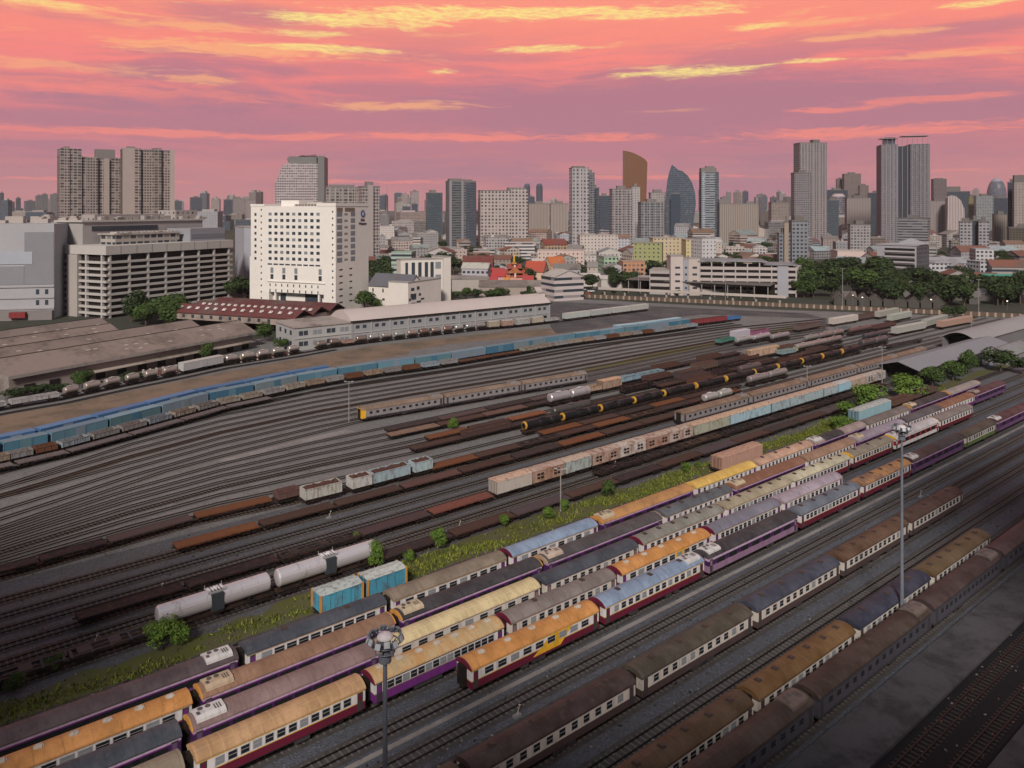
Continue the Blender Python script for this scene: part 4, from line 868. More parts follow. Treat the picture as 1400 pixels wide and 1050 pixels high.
SLP = {}
TZ = [0]
def track(pts, mbed=BED, sl=SLEEP, rail=RAIL, sleepers=True, spacing=.75, bedw=2.9, rw=.07):
    pts = [Vector((p[0], p[1], 0)) for p in pts]
    # resample
    out_ = []
    for a, b_ in zip(pts, pts[1:]):
        n = max(1, int((b_-a).length/25))
        out_ += [a.lerp(b_, i/n) for i in range(n)]
    out_.append(pts[-1])
    L_ = offs(out_, bedw/2); R_ = offs(out_, -bedw/2); mb = MB()
    TZ[0] = (TZ[0]+1) % 7; zb = .024+TZ[0]*.004
    for i in range(len(out_)-1): mb.face([(R_[i].x, R_[i].y, zb), (R_[i+1].x, R_[i+1].y, zb), (L_[i+1].x, L_[i+1].y, zb), (L_[i].x, L_[i].y, zb)], 0)
    for sd_ in (-.55, .55):
        a_ = offs(out_, sd_-rw); b2 = offs(out_, sd_+rw)
        for i in range(len(out_)-1):
            p = [(a_[i].x, a_[i].y), (a_[i+1].x, a_[i+1].y), (b2[i+1].x, b2[i+1].y), (b2[i].x, b2[i].y)]
            mb.hexa([(*k_, .05) for k_ in p]+[(*k_, .18+TZ[0]*.003) for k_ in p], 1, bottom=False)
    o = link('railway_track', mb.mesh('railway_track', [mbed, rail])); o['kind'] = 'structure'
    if sleepers:
        mb = MB(); acc = 0
        for a, b_ in zip(out_, out_[1:]):
            d = b_-a; l = d.length; u_ = d/l; n_ = Vector((-u_.y, u_.x, 0)); s = spacing-acc if acc else 0
            while s < l:
                c_ = a+u_*s
                if 0 < c_.y < 330:
                    p = [c_-u_*.11-n_*.98, c_+u_*.11-n_*.98, c_+u_*.11+n_*.98, c_-u_*.11+n_*.98]
                    mb.hexa([(k_.x, k_.y, .03) for k_ in p]+[(k_.x, k_.y, .075+TZ[0]*.003) for k_ in p], 0, bottom=False)
                s += spacing
            acc = l-(s-spacing)
        link('sleepers', mb.mesh('sleepers', [sl]), o)
def q_end(q, px=None):
    # stop at the fence line
    a, b_ = FL[0], FL[2]; s = 60.0
    while s < 520:
        p = SQ(s, q); t = (p.x-a.x)/(b_.x-a.x); yf = a.y+(b_.y-a.y)*t
        if p.x > a.x and p.y > yf-8: break
        s += 4
    return s
for q in (30.0, 33.6): track([SQ(-50, q), SQ(320, q)], DARKBED, SLEEP_D, RAIL_S)
for q, rl, sl_ in ((42.8, RAIL, SLEEP), (46.6, RAIL, SLEEP), (52.0, RAIL, SLEEP), (56.7, RAIL, SLEEP), (60.9, RAIL, SLEEP_D), (64.7, RAIL_S, SLEEP), (69.5, RAIL, SLEEP), (74.15, RAIL, SLEEP), (78.7, RAIL, SLEEP), (83.2, RAIL, SLEEP), (88, RAIL, SLEEP)):
    track([SQ(-40, q), SQ(330, q)], BED, sl_, rl)
for q in (94.5, 103.4, 108.6, 112.6, 117.1, 121.3, 126.2): track([SQ(-75, q), SQ(min(330, q_end(q)), q)], BED_OR if q in (108.6, 126.2) else BED, SLEEP_D if q < 100 else SLEEP, RAIL)
# fan of sidings that close up towards the left
yA = [(-60, 742), (0, 722), (225, 645), (300, 625), (488, 578), (603, 558), (797, 524), (985, 480), (1137, 455), (1230, 440)]
yB = [(-60, 808), (0, 791), (145, 750), (262, 716), (586, 647), (700, 619)]
def interp(tb, x):
    for (x0, y0), (x1, y1) in zip(tb, tb[1:]):
        if x <= x1: return y0+(y1-y0)*(x-x0)/(x1-x0)
    (x0, y0), (x1, y1) = tb[-2:]; return y1+(y1-y0)/(x1-x0)*(x-x1)
track([P(x, y) for x, y in yA], BED_F, SLEEP_F, RAIL, rw=.08)
e = q_end(131.9); track([P(x, y) for x, y in yB[:-1]]+[SQ(s_at(740, 131.9), 131.9), SQ(e, 131.9)], BED_OR, SLEEP, RAIL)
for qi, (q, merge) in enumerate(((135.6, .86), (139.5, .74), (145, .62), (149.5, .50), (152.4, .39), (157, .28), (161, .19), (166, .09))):
    f0 = (ypx(q, 560)-interp(yA, 560))/(interp(yB, 560)-interp(yA, 560))
    pts = []
    for x in (-60, 60, 180, 300, 430):
        k_ = min(1, max(0, (x-60)/370)); f_ = merge+(f0-merge)*k_; pts.append(P(x, interp(yA, x)+(interp(yB, x)-interp(yA, x))*f_))
    track(pts+[SQ(s_at(560, q), q), SQ(q_end(q), q)], BED_F if q != 149.5 else BED_OR, SLEEP_F, RAIL, rw=.08, bedw=2.2)
for pl in (BB, BA, BC, BD): track(pl, BED, SLEEP, RAIL, sleepers=False)
track(UPw, BED, SLEEP, RAIL, sleepers=False)
track(offs(UPw, -5)[:9], BED, SLEEP, RAIL, sleepers=False)
BE = [P(*p) for p in ((-60, 652), (0, 638), (120, 606), (240, 574), (350, 549), (460, 531), (560, 516), (660, 501), (760, 484), (860, 467), (950, 454), (1040, 444), (1130, 436), (1200, 431))]
bey = [(pxof(p)) for p in BE]
for i, f_ in enumerate((0.0, .13, .25, .37, .49, .61, .73, .87)):
    pts = []
    for x in (-60, 60, 180, 300, 430, 560, 700, 850, 1000, 1130):
        a = interp(bey, x); b_ = interp(yA, x); ff = f_
        if i in (2, 5) and x < 180: ff = f_+(.12 if i == 2 else -.12)*min(1, (180-x)/240)
        pts.append(P(x, a+(b_-a)*ff))
    track(pts, BED_F if i % 4 else BED_OR, SLEEP_F, RAIL, sleepers=False, rw=.085)
# boundary strip of weeds and the pale walkway beside the yellow-ended coach
sheet('walkway', [P(*p)[:2] for p in ((300, 629), (400, 604), (470, 588), (486, 590), (400, 609), (304, 633))], .055, CONC)
sheet('weedy_strip', [P(*p)[:2] for p in ((790, 512), (900, 488), (1000, 468), (1090, 450), (1088, 446), (1000, 462), (900, 482), (800, 504))], .045, mat('weeds_soil', (.12, .095, .06), .95, .5, .2, second=(.08, .09, .03), secamt=.5))

# ------------------------------------------------------------------ masts and poles
STEEL = paint((.16, .18, .22)); 
def high_mast(p, h, label):
    t = root('lamp_mast', (p.x, p.y, 0), 0, label, 'lamp mast', 'tall floodlight masts between the coach rows')
    mb = MB(); mb.cyl((0, 0, 0), (0, 0, h), .25, .13, 12); mb.cyl((0, 0, 0), (0, 0, .25), .55, .55, 12); link('pole', mb.mesh('pole', [STEEL], True), t)
    mb = MB(); n = 16
    for r, z in ((.95, h-.35), (.65, h-.9)):
        for i in range(n):
            a, b_ = 2*math.pi*i/n, 2*math.pi*(i+1)/n
            mb.cyl((r*math.cos(a), r*math.sin(a), z), (r*math.cos(b_), r*math.sin(b_), z), .045, n=6)
    for i in range(8):
        a = 2*math.pi*i/8; mb.cyl((.15*math.cos(a), .15*math.sin(a), h-1.0), (.95*math.cos(a), .95*math.sin(a), h-.35), .035, n=5)
    mb.cyl((0, 0, h-1.6), (0, 0, h-.5), .42, .42, 12); link('ring', mb.mesh('ring', [STEEL]), t)
    mb = MB(); pr = [(.55, 0), (.53, .1), (.44, .2), (.28, .29), (0, .34)]
    for (r0, z0), (r1, z1) in zip(pr, pr[1:]):
        for i in range(20):
            a, b_ = 2*math.pi*i/20, 2*math.pi*(i+1)/20
            q4 = [(r0*math.cos(a), r0*math.sin(a), h+z0), (r0*math.cos(b_), r0*math.sin(b_), h+z0), (r1*math.cos(b_), r1*math.sin(b_), h+z1), (r1*math.cos(a), r1*math.sin(a), h+z1)]
            mb.face(q4 if r1 else q4[:3])
    link('cap', mb.mesh('cap', [paint((.62, .58, .60))], True), t)
    lm = MB(); lm.box(.22, 0, -.26, .14, .42, .42, 0); lm.box(.30, 0, -.23, .02, .36, .36, 1); lm.cyl((0, 0, 0), (.22, 0, 0), .05, n=6)
    me = lm.mesh('floodlight', [paint((.13, .15, .18)), paint((.45, .48, .52))])
    for i in range(12):
        a = 2*math.pi*(i+.5)/12; o = link('floodlight', me, t, (.88*math.cos(a), .88*math.sin(a), h-.1+.12*(i % 2))); o.rotation_euler = (0, R(-25), a)
    mb = MB()
    for i in range(6):
        a = 2*math.pi*i/6+.3; mb.box(.62*math.cos(a), .62*math.sin(a), h-.7, .3, .22, .32, 0, a)
    link('control_gear', mb.mesh('control_gear', [paint((.25, .25, .27))]), t)
q = 44.7
high_mast(SQ(s_at(526.5, q), q), 25.6, 'tall grey floodlight mast with round lamp ring at lower centre-left')
high_mast(SQ(s_at(1233, q), q), 25.9, 'tall grey floodlight mast with round lamp ring at right')
def post(px, y0, ytop, label, r=.14, head=True, cc=(.30, .28, .27), D=None):
    b_ = P(px, y0) if D is None else PD(px, D); h = HC-(ytop-HY)*b_.y/F
    t = root('lamp_post', (b_.x, b_.y, 0), 0, label, 'pole', 'slender poles around the yard')
    mb = MB(); mb.cyl((0, 0, 0), (0, 0, h), r, r*.6, 8); link('pole', mb.mesh('pole', [paint(cc)]), t)
    if head:
        mb = MB(); mb.cyl((-.9, 0, h-.2), (.9, 0, h-.2), .05, n=6)
        for x in (-.9, .9): mb.box(x, 0, h-.15, .5, .3, .14, 0)
        link('lamp_head', mb.mesh('lamp_head', [paint((.42, .42, .43))]), t)
post(766.5, 699, 640, 'pale concrete post standing in the grass strip')
post(477, 577, 521, 'thin grey mast with blue box left of the yellow-ended coach')
post(1103.5, 536, 500, 'white post standing between grey coaches and the blue boxcars')
post(1206, 530, 474, 'grey post at the left corner of the grey shed')
post(1328, 462, 440, 'pole in front of the barrel-roof shed')
for x, y0, yt, nm_ in ((873, 408, 365, 'beside the long car park'), (992, 416, 375, 'before the long car park'), (1152, 422, 367, 'in front of the dark trees, left one'), (1338, 428, 382, 'in front of the dark trees, right one'), (763, 400, 355, 'by the temple roofs'), (697, 398, 372, 'above the barrel warehouse roof')):
    post(x, y0, yt, f'tall thin lamp mast {nm_}', .22, True, (.25, .24, .24))

def debris():
    mb = MB(); rr = random.Random(21)
    for i in range(2600):
        q = rr.choice((rr.uniform(44, 68), rr.uniform(100, 135), rr.uniform(28, 36))); s = rr.uniform(-20, 260); p = SQ(s, q); k_ = rr.random()
        mb.box(p.x, p.y, .03, rr.uniform(.05, .35), rr.uniform(.05, .2), rr.uniform(.03, .12), 0 if k_ < .5 else 1 if k_ < .85 else 2, rr.uniform(0, 3.1))
    o = link('debris', mb.mesh('debris', [paint((.02, .018, .02), .3), paint((.22, .21, .21), .3), paint((.14, .07, .04), .3)])); tag(o, 'stones, sleepers ends and litter scattered over the ballast', 'debris', kind='stuff')
debris()
for i, (s, q) in enumerate(((52, 62.8), (96, 58.6), (150, 62.9), (75, 106.0), (118, 110.7), (-10, 110.6), (20, 106.1), (160, 115.0), (205, 119.3), (30, 115.0), (-30, 119.5), (60, 123.9))):
    p = SQ(s, q); t = root('point_lever', (p.x, p.y, 0), RZ, f'small black and white point lever box between two tracks, {ORD[i]} of the dozen', 'point lever', 'point levers beside the tracks')
    mb = MB(); mb.box(0, 0, 0, .9, .5, .28, 0); link('base', mb.mesh('base', [paint((.22, .22, .23))]), t)
    mb = MB(); mb.cyl((0, 0, .25), (.35, 0, 1.1), .035, n=6); mb.cyl((.35, 0, 1.1), (.39, 0, 1.2), .12, n=8); link('lever', mb.mesh('lever', [paint((.5, .45, .4))]), t)

# ------------------------------------------------------------------ vegetation
def leafmat(name, c0, c1):
    m = newmat(name); b = base_nodes(m); tc = N('ShaderNodeTexCoord'); oi = N('ShaderNodeObjectInfo')
    n1 = noise(tc.outputs['Object'], .9, 3, .6); g = N('ShaderNodeNewGeometry')
    f = M('ADD', M('MULTIPLY', n1, .6), M('MULTIPLY', g.outputs['Random Per Island'], .5))
    c_ = mixc(smooth(f, .3, .85), c0, c1); c_ = mixc(M('MULTIPLY', oi.outputs['Random'], .35), c_, tuple(k_*.55 for k_ in c0))
    L(c_, b.inputs['Base Color']); b.inputs['Roughness'].default_value = .8; b.inputs['Specular IOR Level'].default_value = .15; return m
LEAFD = leafmat('dark_foliage', (.018, .034, .014), (.055, .085, .028)); LEAFB = leafmat('bright_foliage', (.06, .12, .02), (.16, .25, .045)); LEAFM = leafmat('mid_foliage', (.03, .06, .018), (.09, .14, .035))
BARK = paint((.10, .075, .06))
def crown_mesh(seed, m, n=1500, r=(1, 1, .8), lobes=9, leaf=.11):
    rr = random.Random(seed); mb = MB(); lb = []
    for i in range(lobes):
        a = rr.uniform(0, 6.28); d = rr.uniform(0, .62); lb.append((d*math.cos(a)*r[0], d*math.sin(a)*r[1], rr.uniform(-.42, .5)*r[2], rr.uniform(.28, .5)))
    for i in range(n):
        x, y, z, R_ = lb[rr.randrange(lobes)]
        v = Vector((rr.gauss(0, 1), rr.gauss(0, 1), rr.gauss(0, 1))).normalized()*R_*(rr.uniform(.55, 1)**.5)*rr.choice((1, 1, 1, 1.12))
        p = Vector((x, y, z))+v; s = leaf*rr.uniform(.5, 1.2); nn = (v.normalized()+Vector((rr.uniform(-.7, .7), rr.uniform(-.7, .7), rr.uniform(-.3, .9)))).normalized()
        a_ = nn.orthogonal().normalized()*s; b_ = nn.cross(a_)*rr.uniform(.4, .9)
        mb.face((p-a_, p-b_, p+a_*.9, p+b_))
    return mb.mesh('crown', [m])
def trunk_mesh(seed):
    rr = random.Random(seed); mb = MB(); mb.cyl((0, 0, 0), (0, 0, 1.0), .055, .035, 7)
    for i in range(5):
        a = rr.uniform(0, 6.28); mb.cyl((0, 0, rr.uniform(.55, .9)), (.45*math.cos(a), .45*math.sin(a), rr.uniform(1.05, 1.4)), .03, .01, 5)
    return mb.mesh('trunk', [BARK])
CR = {'d': [crown_mesh(i, LEAFD, 1500, leaf=.10) for i in range(5)], 'm': [crown_mesh(10+i, LEAFM, 2400, lobes=12, leaf=.08) for i in range(4)], 'b': [crown_mesh(20+i, LEAFB, 2200, lobes=11, leaf=.07) for i in range(4)]}
TR = [trunk_mesh(i) for i in range(3)]
def tree(p, h, w_, kind='d', label='', group=None, nm='tree', cat='tree'):
    t = root(nm, (p.x, p.y, 0), rnd.uniform(0, 6.28), label, cat, group)
    th = h*.42 if nm == 'tree' else h*.25
    o = link('trunk', rnd.choice(TR), t); o.scale = (h*.55, h*.55, th)
    ch = h*.76 if nm == 'tree' else h*.85
    o = link('crown', rnd.choice(CR[kind]), t, (0, 0, h-ch*.52)); o.scale = (w_*.55, w_*.55, ch*.66)
def treepx(x, y, wpx, hpx, kind, label, group=None, nm='tree', cat='tree'):
    p = P(x, y); k_ = p.y/F; tree(p, hpx*k_, wpx*k_, kind, label, group, nm, cat)
B_ = 'bushes'; SH = 'shrub'
for x, y, ww, hh, kd, lab in ((222, 888, 52, 42, 'b', 'green bush under the left end of the silver tank wagon'), (248, 884, 36, 34, 'b', 'leafy bush right under the silver tank wagon'), (512, 778, 26, 40, 'b', 'young green sapling at the right end of the silver tank wagons'),
        (486, 741, 16, 14, 'b', 'small shrub growing on a flat wagon by the tanks'), (600, 752, 26, 30, 'b', 'bright sapling in the grass above the blue boxcars'), (560, 768, 16, 16, 'b', 'small sapling near the right blue boxcar'), (690, 722, 20, 22, 'b', 'small bush beside the flat wagons right of the blue boxcars'),
        (833, 680, 24, 25, 'm', 'round dark green bush in the grass strip right of the post'), (751, 712, 24, 22, 'b', 'bush left of the concrete post'), (772, 700, 14, 18, 'b', 'slim bush right of the concrete post'), (620, 587, 18, 16, 'b', 'lone bright shrub between flat wagons in mid yard'),
        (938, 645, 16, 13, 'b', 'bush near the pink boxcar'), (955, 640, 12, 9, 'b', 'tiny bush left of the pink boxcar'), (20, 945, 30, 26, 'm', 'bush at the left edge near the skeleton wagons'), (72, 918, 26, 22, 'm', 'dim weedy shrub on the skeleton wagon'),
        (1160, 575, 40, 30, 'b', 'yellow-green bush left of the pale blue boxcar'), (1150, 588, 36, 20, 'b', 'low yellowish bush at the end of the grass strip'), (1187, 560, 50, 36, 'b', 'big bright bush behind the pale blue boxcar'), (1236, 545, 56, 34, 'b', 'wide bright bush in front of the grey shed'),
        (1275, 529, 34, 30, 'm', 'bushy green tree beside the shed wall'), (1303, 521, 34, 30, 'm', 'green tree right of the shed front'), (1325, 512, 26, 36, 'm', 'tall green tree rising above the shed roof edge'), (1368, 508, 44, 32, 'd', 'dark round tree right of the grey shed'), (1398, 512, 30, 26, 'd', 'dark bush at the right edge below the sheds')):
    treepx(x, y, ww, hh, kd, lab, 'bushes and saplings in the yard', SH if hh < 42 else 'tree', 'shrub' if hh < 42 else 'tree')
# grass tufts as real blades clumps
def tuft_stuff():
    mb = MB(); rr = random.Random(9)
    for i in range(26000):
        s = rr.uniform(-25, 245)+rr.gauss(0, 2); q = rr.gauss(97.4+(.6 if s > 40 else 0)+math.sin(s*.21)*.9, 1.5 if s > 45 else 1.1)
        if not 94.6 < q < 101.6 or (math.sin(s*.37+q*.9)+math.sin(s*.113+1) < -.55 and rr.random() < .85) or (s < 45 and rr.random() < .45): continue
        p = SQ(s, q); hgt = rr.uniform(.1, .5)*(1.8 if rr.random() < .06 else 1); a = rr.uniform(0, 6.28); w_ = rr.uniform(.05, .17)
        u_ = Vector((math.cos(a), math.sin(a), 0))*w_; tip = p+Vector((rr.uniform(-.3, .3), rr.uniform(-.3, .3), hgt))
        mb.face((p-u_, p+u_, tip))
        mb.face((p-u_*.7+Vector((0, 0, hgt*.2)), tip+u_*.5, p+u_))
    o = link('weeds', mb.mesh('weeds', [leafmat('weed_blades', (.06, .085, .018), (.24, .26, .042))])); tag(o, 'yellow-green weeds and grass growing in the strip beside the coaches', 'weeds', kind='stuff')
tuft_stuff()
# heap of scrap along the disused track
def scrap():
    mb = MB(); rr = random.Random(4)
    for i in range(900):
        s = rr.choice((rr.uniform(-30, 70), rr.uniform(0, 62))); q = rr.gauss(93.4, .55); p = SQ(s, q)
        mb.box(p.x, p.y, 0, rr.uniform(.2, 1.2), rr.uniform(.1, .5), rr.uniform(.1, .5), rr.choice((0, 0, 0, 1)), rr.uniform(0, 3.1))
    o = link('scrap', mb.mesh('scrap', [paint((.05, .035, .03), .5), paint((.24, .17, .14), .4)])); tag(o, 'line of dark scrap and rubble beside the leftmost coaches', 'scrap', kind='stuff')
scrap()

# ------------------------------------------------------------------ large buildings near the yard
FG = facade('facade_grid'); FGW = facade('facade_wide', bw=4.2, fh=3.4, fx=(.12, .88), fz=(.3, .82)); FB = facade('facade_bands', bw=6, fx=(-.1, 1.1), fz=(.42, .88), fh=3.5)
FGL = facade('facade_glass', glass=(.045, .06, .085), bw=1.8, fh=3.8, fx=(.07, .96), fz=(.1, .97), lightwin=.12, glrough=.18); FS = facade('facade_small', bw=3.6, fh=3.3, fx=(.34, .66), fz=(.4, .78))
FBIG = facade('facade_big_grid', bw=5.2, fh=5.0, fx=(.25, .75), fz=(.28, .8))
FR = facade('facade_ribs', bw=2.6, fh=40, fx=(.45, .95), fz=(-.1, 1.1), glass=(.16, .14, .13), lightwin=0, glrough=.7)
FBAL = facade('facade_balconies', glass=(.05, .048, .052), bw=4.0, fh=3.0, fx=(.10, .90), fz=(.34, .98), lightwin=.3, glrough=.5)
FBL2 = facade('facade_balconies_narrow', glass=(.05, .048, .055), bw=2.6, fh=3.0, fx=(.16, .84), fz=(.3, .92), lightwin=.22, glrough=.5)
BLANK = TCONC
class Frame:
    """local frame on a wall: origin o, wall direction a (to the right seen from outside), outward normal n"""
    def __init__(s, o, b_): s.o = Vector((o.x, o.y, 0)); s.a = (Vector((b_.x, b_.y, 0))-s.o).normalized(); s.n = Vector((s.a.y, -s.a.x, 0)); s.rz = math.atan2(s.a.y, s.a.x)
    def pt(s, a, d=0, z=0): v = s.o+s.a*a+s.n*d; return Vector((v.x, v.y, z))
def part_box(name, parent, fr, a0, a1, z0, z1, d0, d1, m, color=None):
    """box on a wall frame, coordinates along wall / height / outward depth, in world space under parent at its own place"""
    key = ('pb', name, round(a1-a0, 2), round(z1-z0, 2), round(d1-d0, 3), m.name)
    if key not in _mc:
        mb = MB(); mb.box(0, 0, 0, a1-a0, d1-d0, z1-z0, 0); _mc[key] = mb.mesh(name, [m])
    w_ = fr.pt((a0+a1)/2, (d0+d1)/2, z0); o = link(name, _mc[key], parent, None, None, color)
    lp = Matrix.Rotation(-parent.rotation_euler[2], 3, 'Z') @ (w_-Vector(parent.location)); o.location = lp; o.rotation_euler = (0, 0, fr.rz-parent.rotation_euler[2]); return o
def rel_box(name, t, x, y, z0, sx, sy, sz, m, color=None, rot=0):
    mb = MB(); mb.box(0, 0, 0, sx, sy, sz, 0); return link(name, mb.mesh(name, [m]), t, (x, y, z0), rot, color)

# --- white hotel
A = P(343, 420); B = P(459, 427.5); fr = Frame(A, B); Wd = (B-A).length; dep = 30
hot = root('hotel', A, fr.rz, 'white sixteen-storey hotel with small square windows and a round blue emblem', 'hotel')
CRM_W = (.69, .66, .63)
def hx(name, a0, a1, y0, y1, z0, z1, m=TCONC, cc=CRM_W):
    mb = MB(); mb.box((a0+a1)/2, (y0+y1)/2, z0, a1-a0, y1-y0, z1-z0, 0); return link(name, mb.mesh(name, [m]), hot, (0, 0, 0), 0, cc)
zt = 55.2
hx('wall', 0, Wd, 0, dep, 9, zt); 
hx('wall', 0, 12.5, 0, dep, 0, 9); hx('wall', 48.5, Wd, 0, dep, 0, 9); hx('wall', 12.5, 48.5, 3.5, dep, 0, 9); hx('column', 15.8, 16.8, .3, 1.3, 0, 9); hx('column', 44.5, 45.5, .3, 1.3, 0, 9)
hx('entrance_opening', 17.5, 21, 3.2, 3.6, .2, 8, DARKGLASS); hx('entrance_opening', 34, 44, 3.2, 3.6, .2, 8.5, DARKGLASS)
hx('wall', -3.5, 0, 3, dep-4, 0, 27.5); hx('roof_parapet', -.2, 9.5, -.2, dep, zt, zt+1.2); hx('roof_parapet', 44, Wd+.2, -.2, dep, zt, zt+1.6); hx('plant_room', 14, 26, 8, 20, zt, zt+3.2); hx('plant_room', 30, 40, 10, 22, zt, zt+2.4, TCONC, (.4, .36, .33))
for i in range(8): hx('roof_equipment', 27.5+2*i, 28.6+2*i, 2.5, 3.8, zt, zt+1.1, TCONC, (.3, .27, .26))
WF = paint((.34, .33, .33)); 
def hwin(a, z, w_, h_, m=DARKGLASS, f_=None): part_box('window', hot, f_ or fr, a-w_/2, a+w_/2, z, z+h_, -.1, .03, m)
for r in range(8):
    for c_ in range(9): part_box('window', hot, fr, 12.2+c_*3.95, 14.3+c_*3.95, 51.1-r*3.42-.9, 51.1-r*3.42+.7, -.1, .035, DARKGLASS if (r*7+c_*5) % 4 else BLIND)
    hwin(3.2, 50-r*3.42, 1.4, 1.5)
for r in range(15): hwin(7.2, 52.8-r*3.42, .85, .95); 
for c_ in range(9): part_box('window', hot, fr, 11.6+c_*3.95, 14.6+c_*3.95, 23.6, 24.4, -.1, .04, DARKGLASS)
for a in (14.5, 22.5, 30.5, 46.2): part_box('window', hot, fr, a-1, a+1, 16.0, 18.6, -.1, .04, DARKGLASS); part_box('window', hot, fr, a-1, a+1, 19.2, 22.2, -.1, .04, BLIND)
part_box('canopy_ledge', hot, fr, 11.5, 49.5, 14.6, 15.0, -.1, .5, TCONC, CRM_W)
for r in range(2):
    for c_ in range(9): hwin(13.2+c_*3.95, 12.1-r*3.0, .7, 1.5)
fr2 = Frame(B, B+Vector((-fr.n.x, -fr.n.y, 0))*10)
for r in range(15): hwin(Wd-1.9, 51.8-r*3.42, .85, .95)
for r in range(8):
    z = 50-r*3.42
    part_box('window', hot, fr2, 1.0, 5.6, z-.3, z+2.2, -.1, .04, BLIND); part_box('window', hot, fr2, 7.5, 10.5, z+.3, z+1.5, -.1, .03, paint((.30, .26, .22))); part_box('window', hot, fr2, 13.2, 17.2, z-.3, z+2.2, -.1, .04, BLIND)
for r in range(6):
    part_box('window', hot, fr2, 3, 6, 21.5-r*3.42, 22.3-r*3.42, -.1, .03, DARKGLASS); part_box('window', hot, fr2, 12, 14.5, 21.5-r*3.42, 22.3-r*3.42, -.1, .03, DARKGLASS)
part_box('louvre', hot, fr2, 1, 6, 52.3, 54.4, -.1, .04, paint((.22, .17, .13))); part_box('louvre', hot, fr2, 8, 17, 52.3, 54.4, -.1, .04, paint((.22, .17, .13)))
# emblem and lettering
NAVY = paint((.05, .06, .22)); mb = MB(); n = 28
for i in range(n):
    a, b_ = 2*math.pi*i/n, 2*math.pi*(i+1)/n
    q4 = [(1.25*math.cos(a), 0, 1.25*math.sin(a)), (1.9*math.cos(a), 0, 1.9*math.sin(a)), (1.9*math.cos(b_), 0, 1.9*math.sin(b_)), (1.25*math.cos(b_), 0, 1.25*math.sin(b_))]
    mb.face(q4, 0); mb.face([(x, -.12, z) for x, _, z in q4], 0); mb.face([(q4[1][0], 0, q4[1][2]), (q4[2][0], 0, q4[2][2]), (q4[2][0], -.12, q4[2][2]), (q4[1][0], -.12, q4[1][2])], 0)
    mb.face([(0, -.06, 0), (q4[0][0], -.06, q4[0][2]), (q4[3][0], -.06, q4[3][2])], 1)
o = link('emblem', mb.mesh('emblem', [NAVY, paint((.42, .50, .72))]), hot)
w_ = fr2.pt(24.2, .2, 51.2); o.location = Matrix.Rotation(-fr.rz, 3, 'Z') @ (w_-A); o.rotation_euler = (0, 0, fr2.rz-fr.rz)
for txt, z, sz in (('Best', 47.2, 2.1), ('Western', 45.1, 2.1)):
    cu = bpy.data.curves.new('lettering', 'FONT'); cu.body = txt; cu.size = sz; cu.align_x = 'CENTER'; cu.extrude = .05; cu.offset = .03
    tmp = bpy.data.objects.new('tmp', cu); col.objects.link(tmp); dg = bpy.context.evaluated_depsgraph_get(); dg.update()
    me = bpy.data.meshes.new_from_object(tmp.evaluated_get(dg)); bpy.data.objects.remove(tmp); me.materials.clear(); me.materials.append(paint((.06, .04, .05)))
    o = link('lettering', me, hot)
    w_ = fr2.pt(24.2, .12, z); o.location = Matrix.Rotation(-fr.rz, 3, 'Z') @ (w_-A); o.rotation_euler = (R(90), 0, fr2.rz-fr.rz)

# --- multi-storey car park
A = P(75, 431); C_ = P(145, 436); B = P(318, 411); GC = (.42, .395, .385)
# keep it square: front runs from C to B, return from C to A
frF = Frame(C_, B); LF = (B-C_).length; frL = Frame(C_-frF.n*-1*0+(-frF.n)*36, C_)
cp = root('car_park', C_, frF.rz, 'grey multi-storey car park with open decks and pale concrete bands', 'car park')
def cpb(name, a0, a1, y0, y1, z0, z1, m=TCONC, cc=GC):
    mb = MB(); mb.box((a0+a1)/2, (y0+y1)/2, z0, a1-a0, y1-y0, z1-z0, 0); return link(name, mb.mesh(name, [m]), cp, (0, 0, 0), 0, cc)
INT = mat('dark_interior', (.014, .011, .011), .9, .3, .3)
DP = 44
cpb('deck_interior', 1.4, LF-1.4, 1.4, DP-1.4, 0, 31.5, INT)
for k in range(9): cpb('deck_band', 0, LF, 0, DP, 1.6+k*3.15, 2.75+k*3.15)
for i in range(8): cpb('column', 2+i*(LF-5)/7, 3+i*(LF-5)/7, .12, 1.5, 0, 31)
for i in range(4): cpb('column', .1, 1.5, 3+i*11.5, 4+i*11.5, 0, 31)
cpb('parapet', -.25, LF+.25, -.25, DP+.25, 31.2, 35.6, TCONC, (.45, .425, .41))
for i in range(8): cpb('fascia_seam', 8+i*9.2, 8.15+i*9.2, -.3, -.24, 31.3, 35.5, BLACK)
cpb('stair_tower', -.9, 3.2, 20, 28, 0, 31, TCONC, (.36, .33, .32))
cpb('roof_hall', 12, 52, 9, 20, 35.6, 40.5, FGW, (.34, .31, .29)); cpb('roof_slab', 11, 53, 8.4, 21, 40.5, 41.2, TROOF, (.40, .36, .34))
cpb('roof_hall', 55, LF-2, 4, 22, 35.6, 42.8, TCONC, (.26, .265, .30)); cpb('roof_band', 55.4, LF-2.4, 3.8, 3.99, 37.2, 39.6, TCONC, (.17, .18, .21))
for i in range(16): cpb('roof_ridge', 13+i*2.4, 14.6+i*2.4, 8.8, 14, 41.2, 42.0, TROOF, (.45, .42, .40))
cpb('roof_hall', 5, LF, 24, DP, 35.6, 47, TCONC, (.33, .31, .31)); cpb('roof_edge', 4, LF+1, 23.2, DP+1, 47, 47.9, TCONC, (.42, .39, .37)); cpb('window', 10, 50, 23.7, 24.1, 42.5, 44.8, DARKGLASS)
cpb('plant_room', 16, 60, 30, 40, 47.9, 50.8, FS, (.30, .27, .27)); cpb('plant_room', 66, 82, 28, 42, 47.9, 53, FS, (.34, .31, .3))
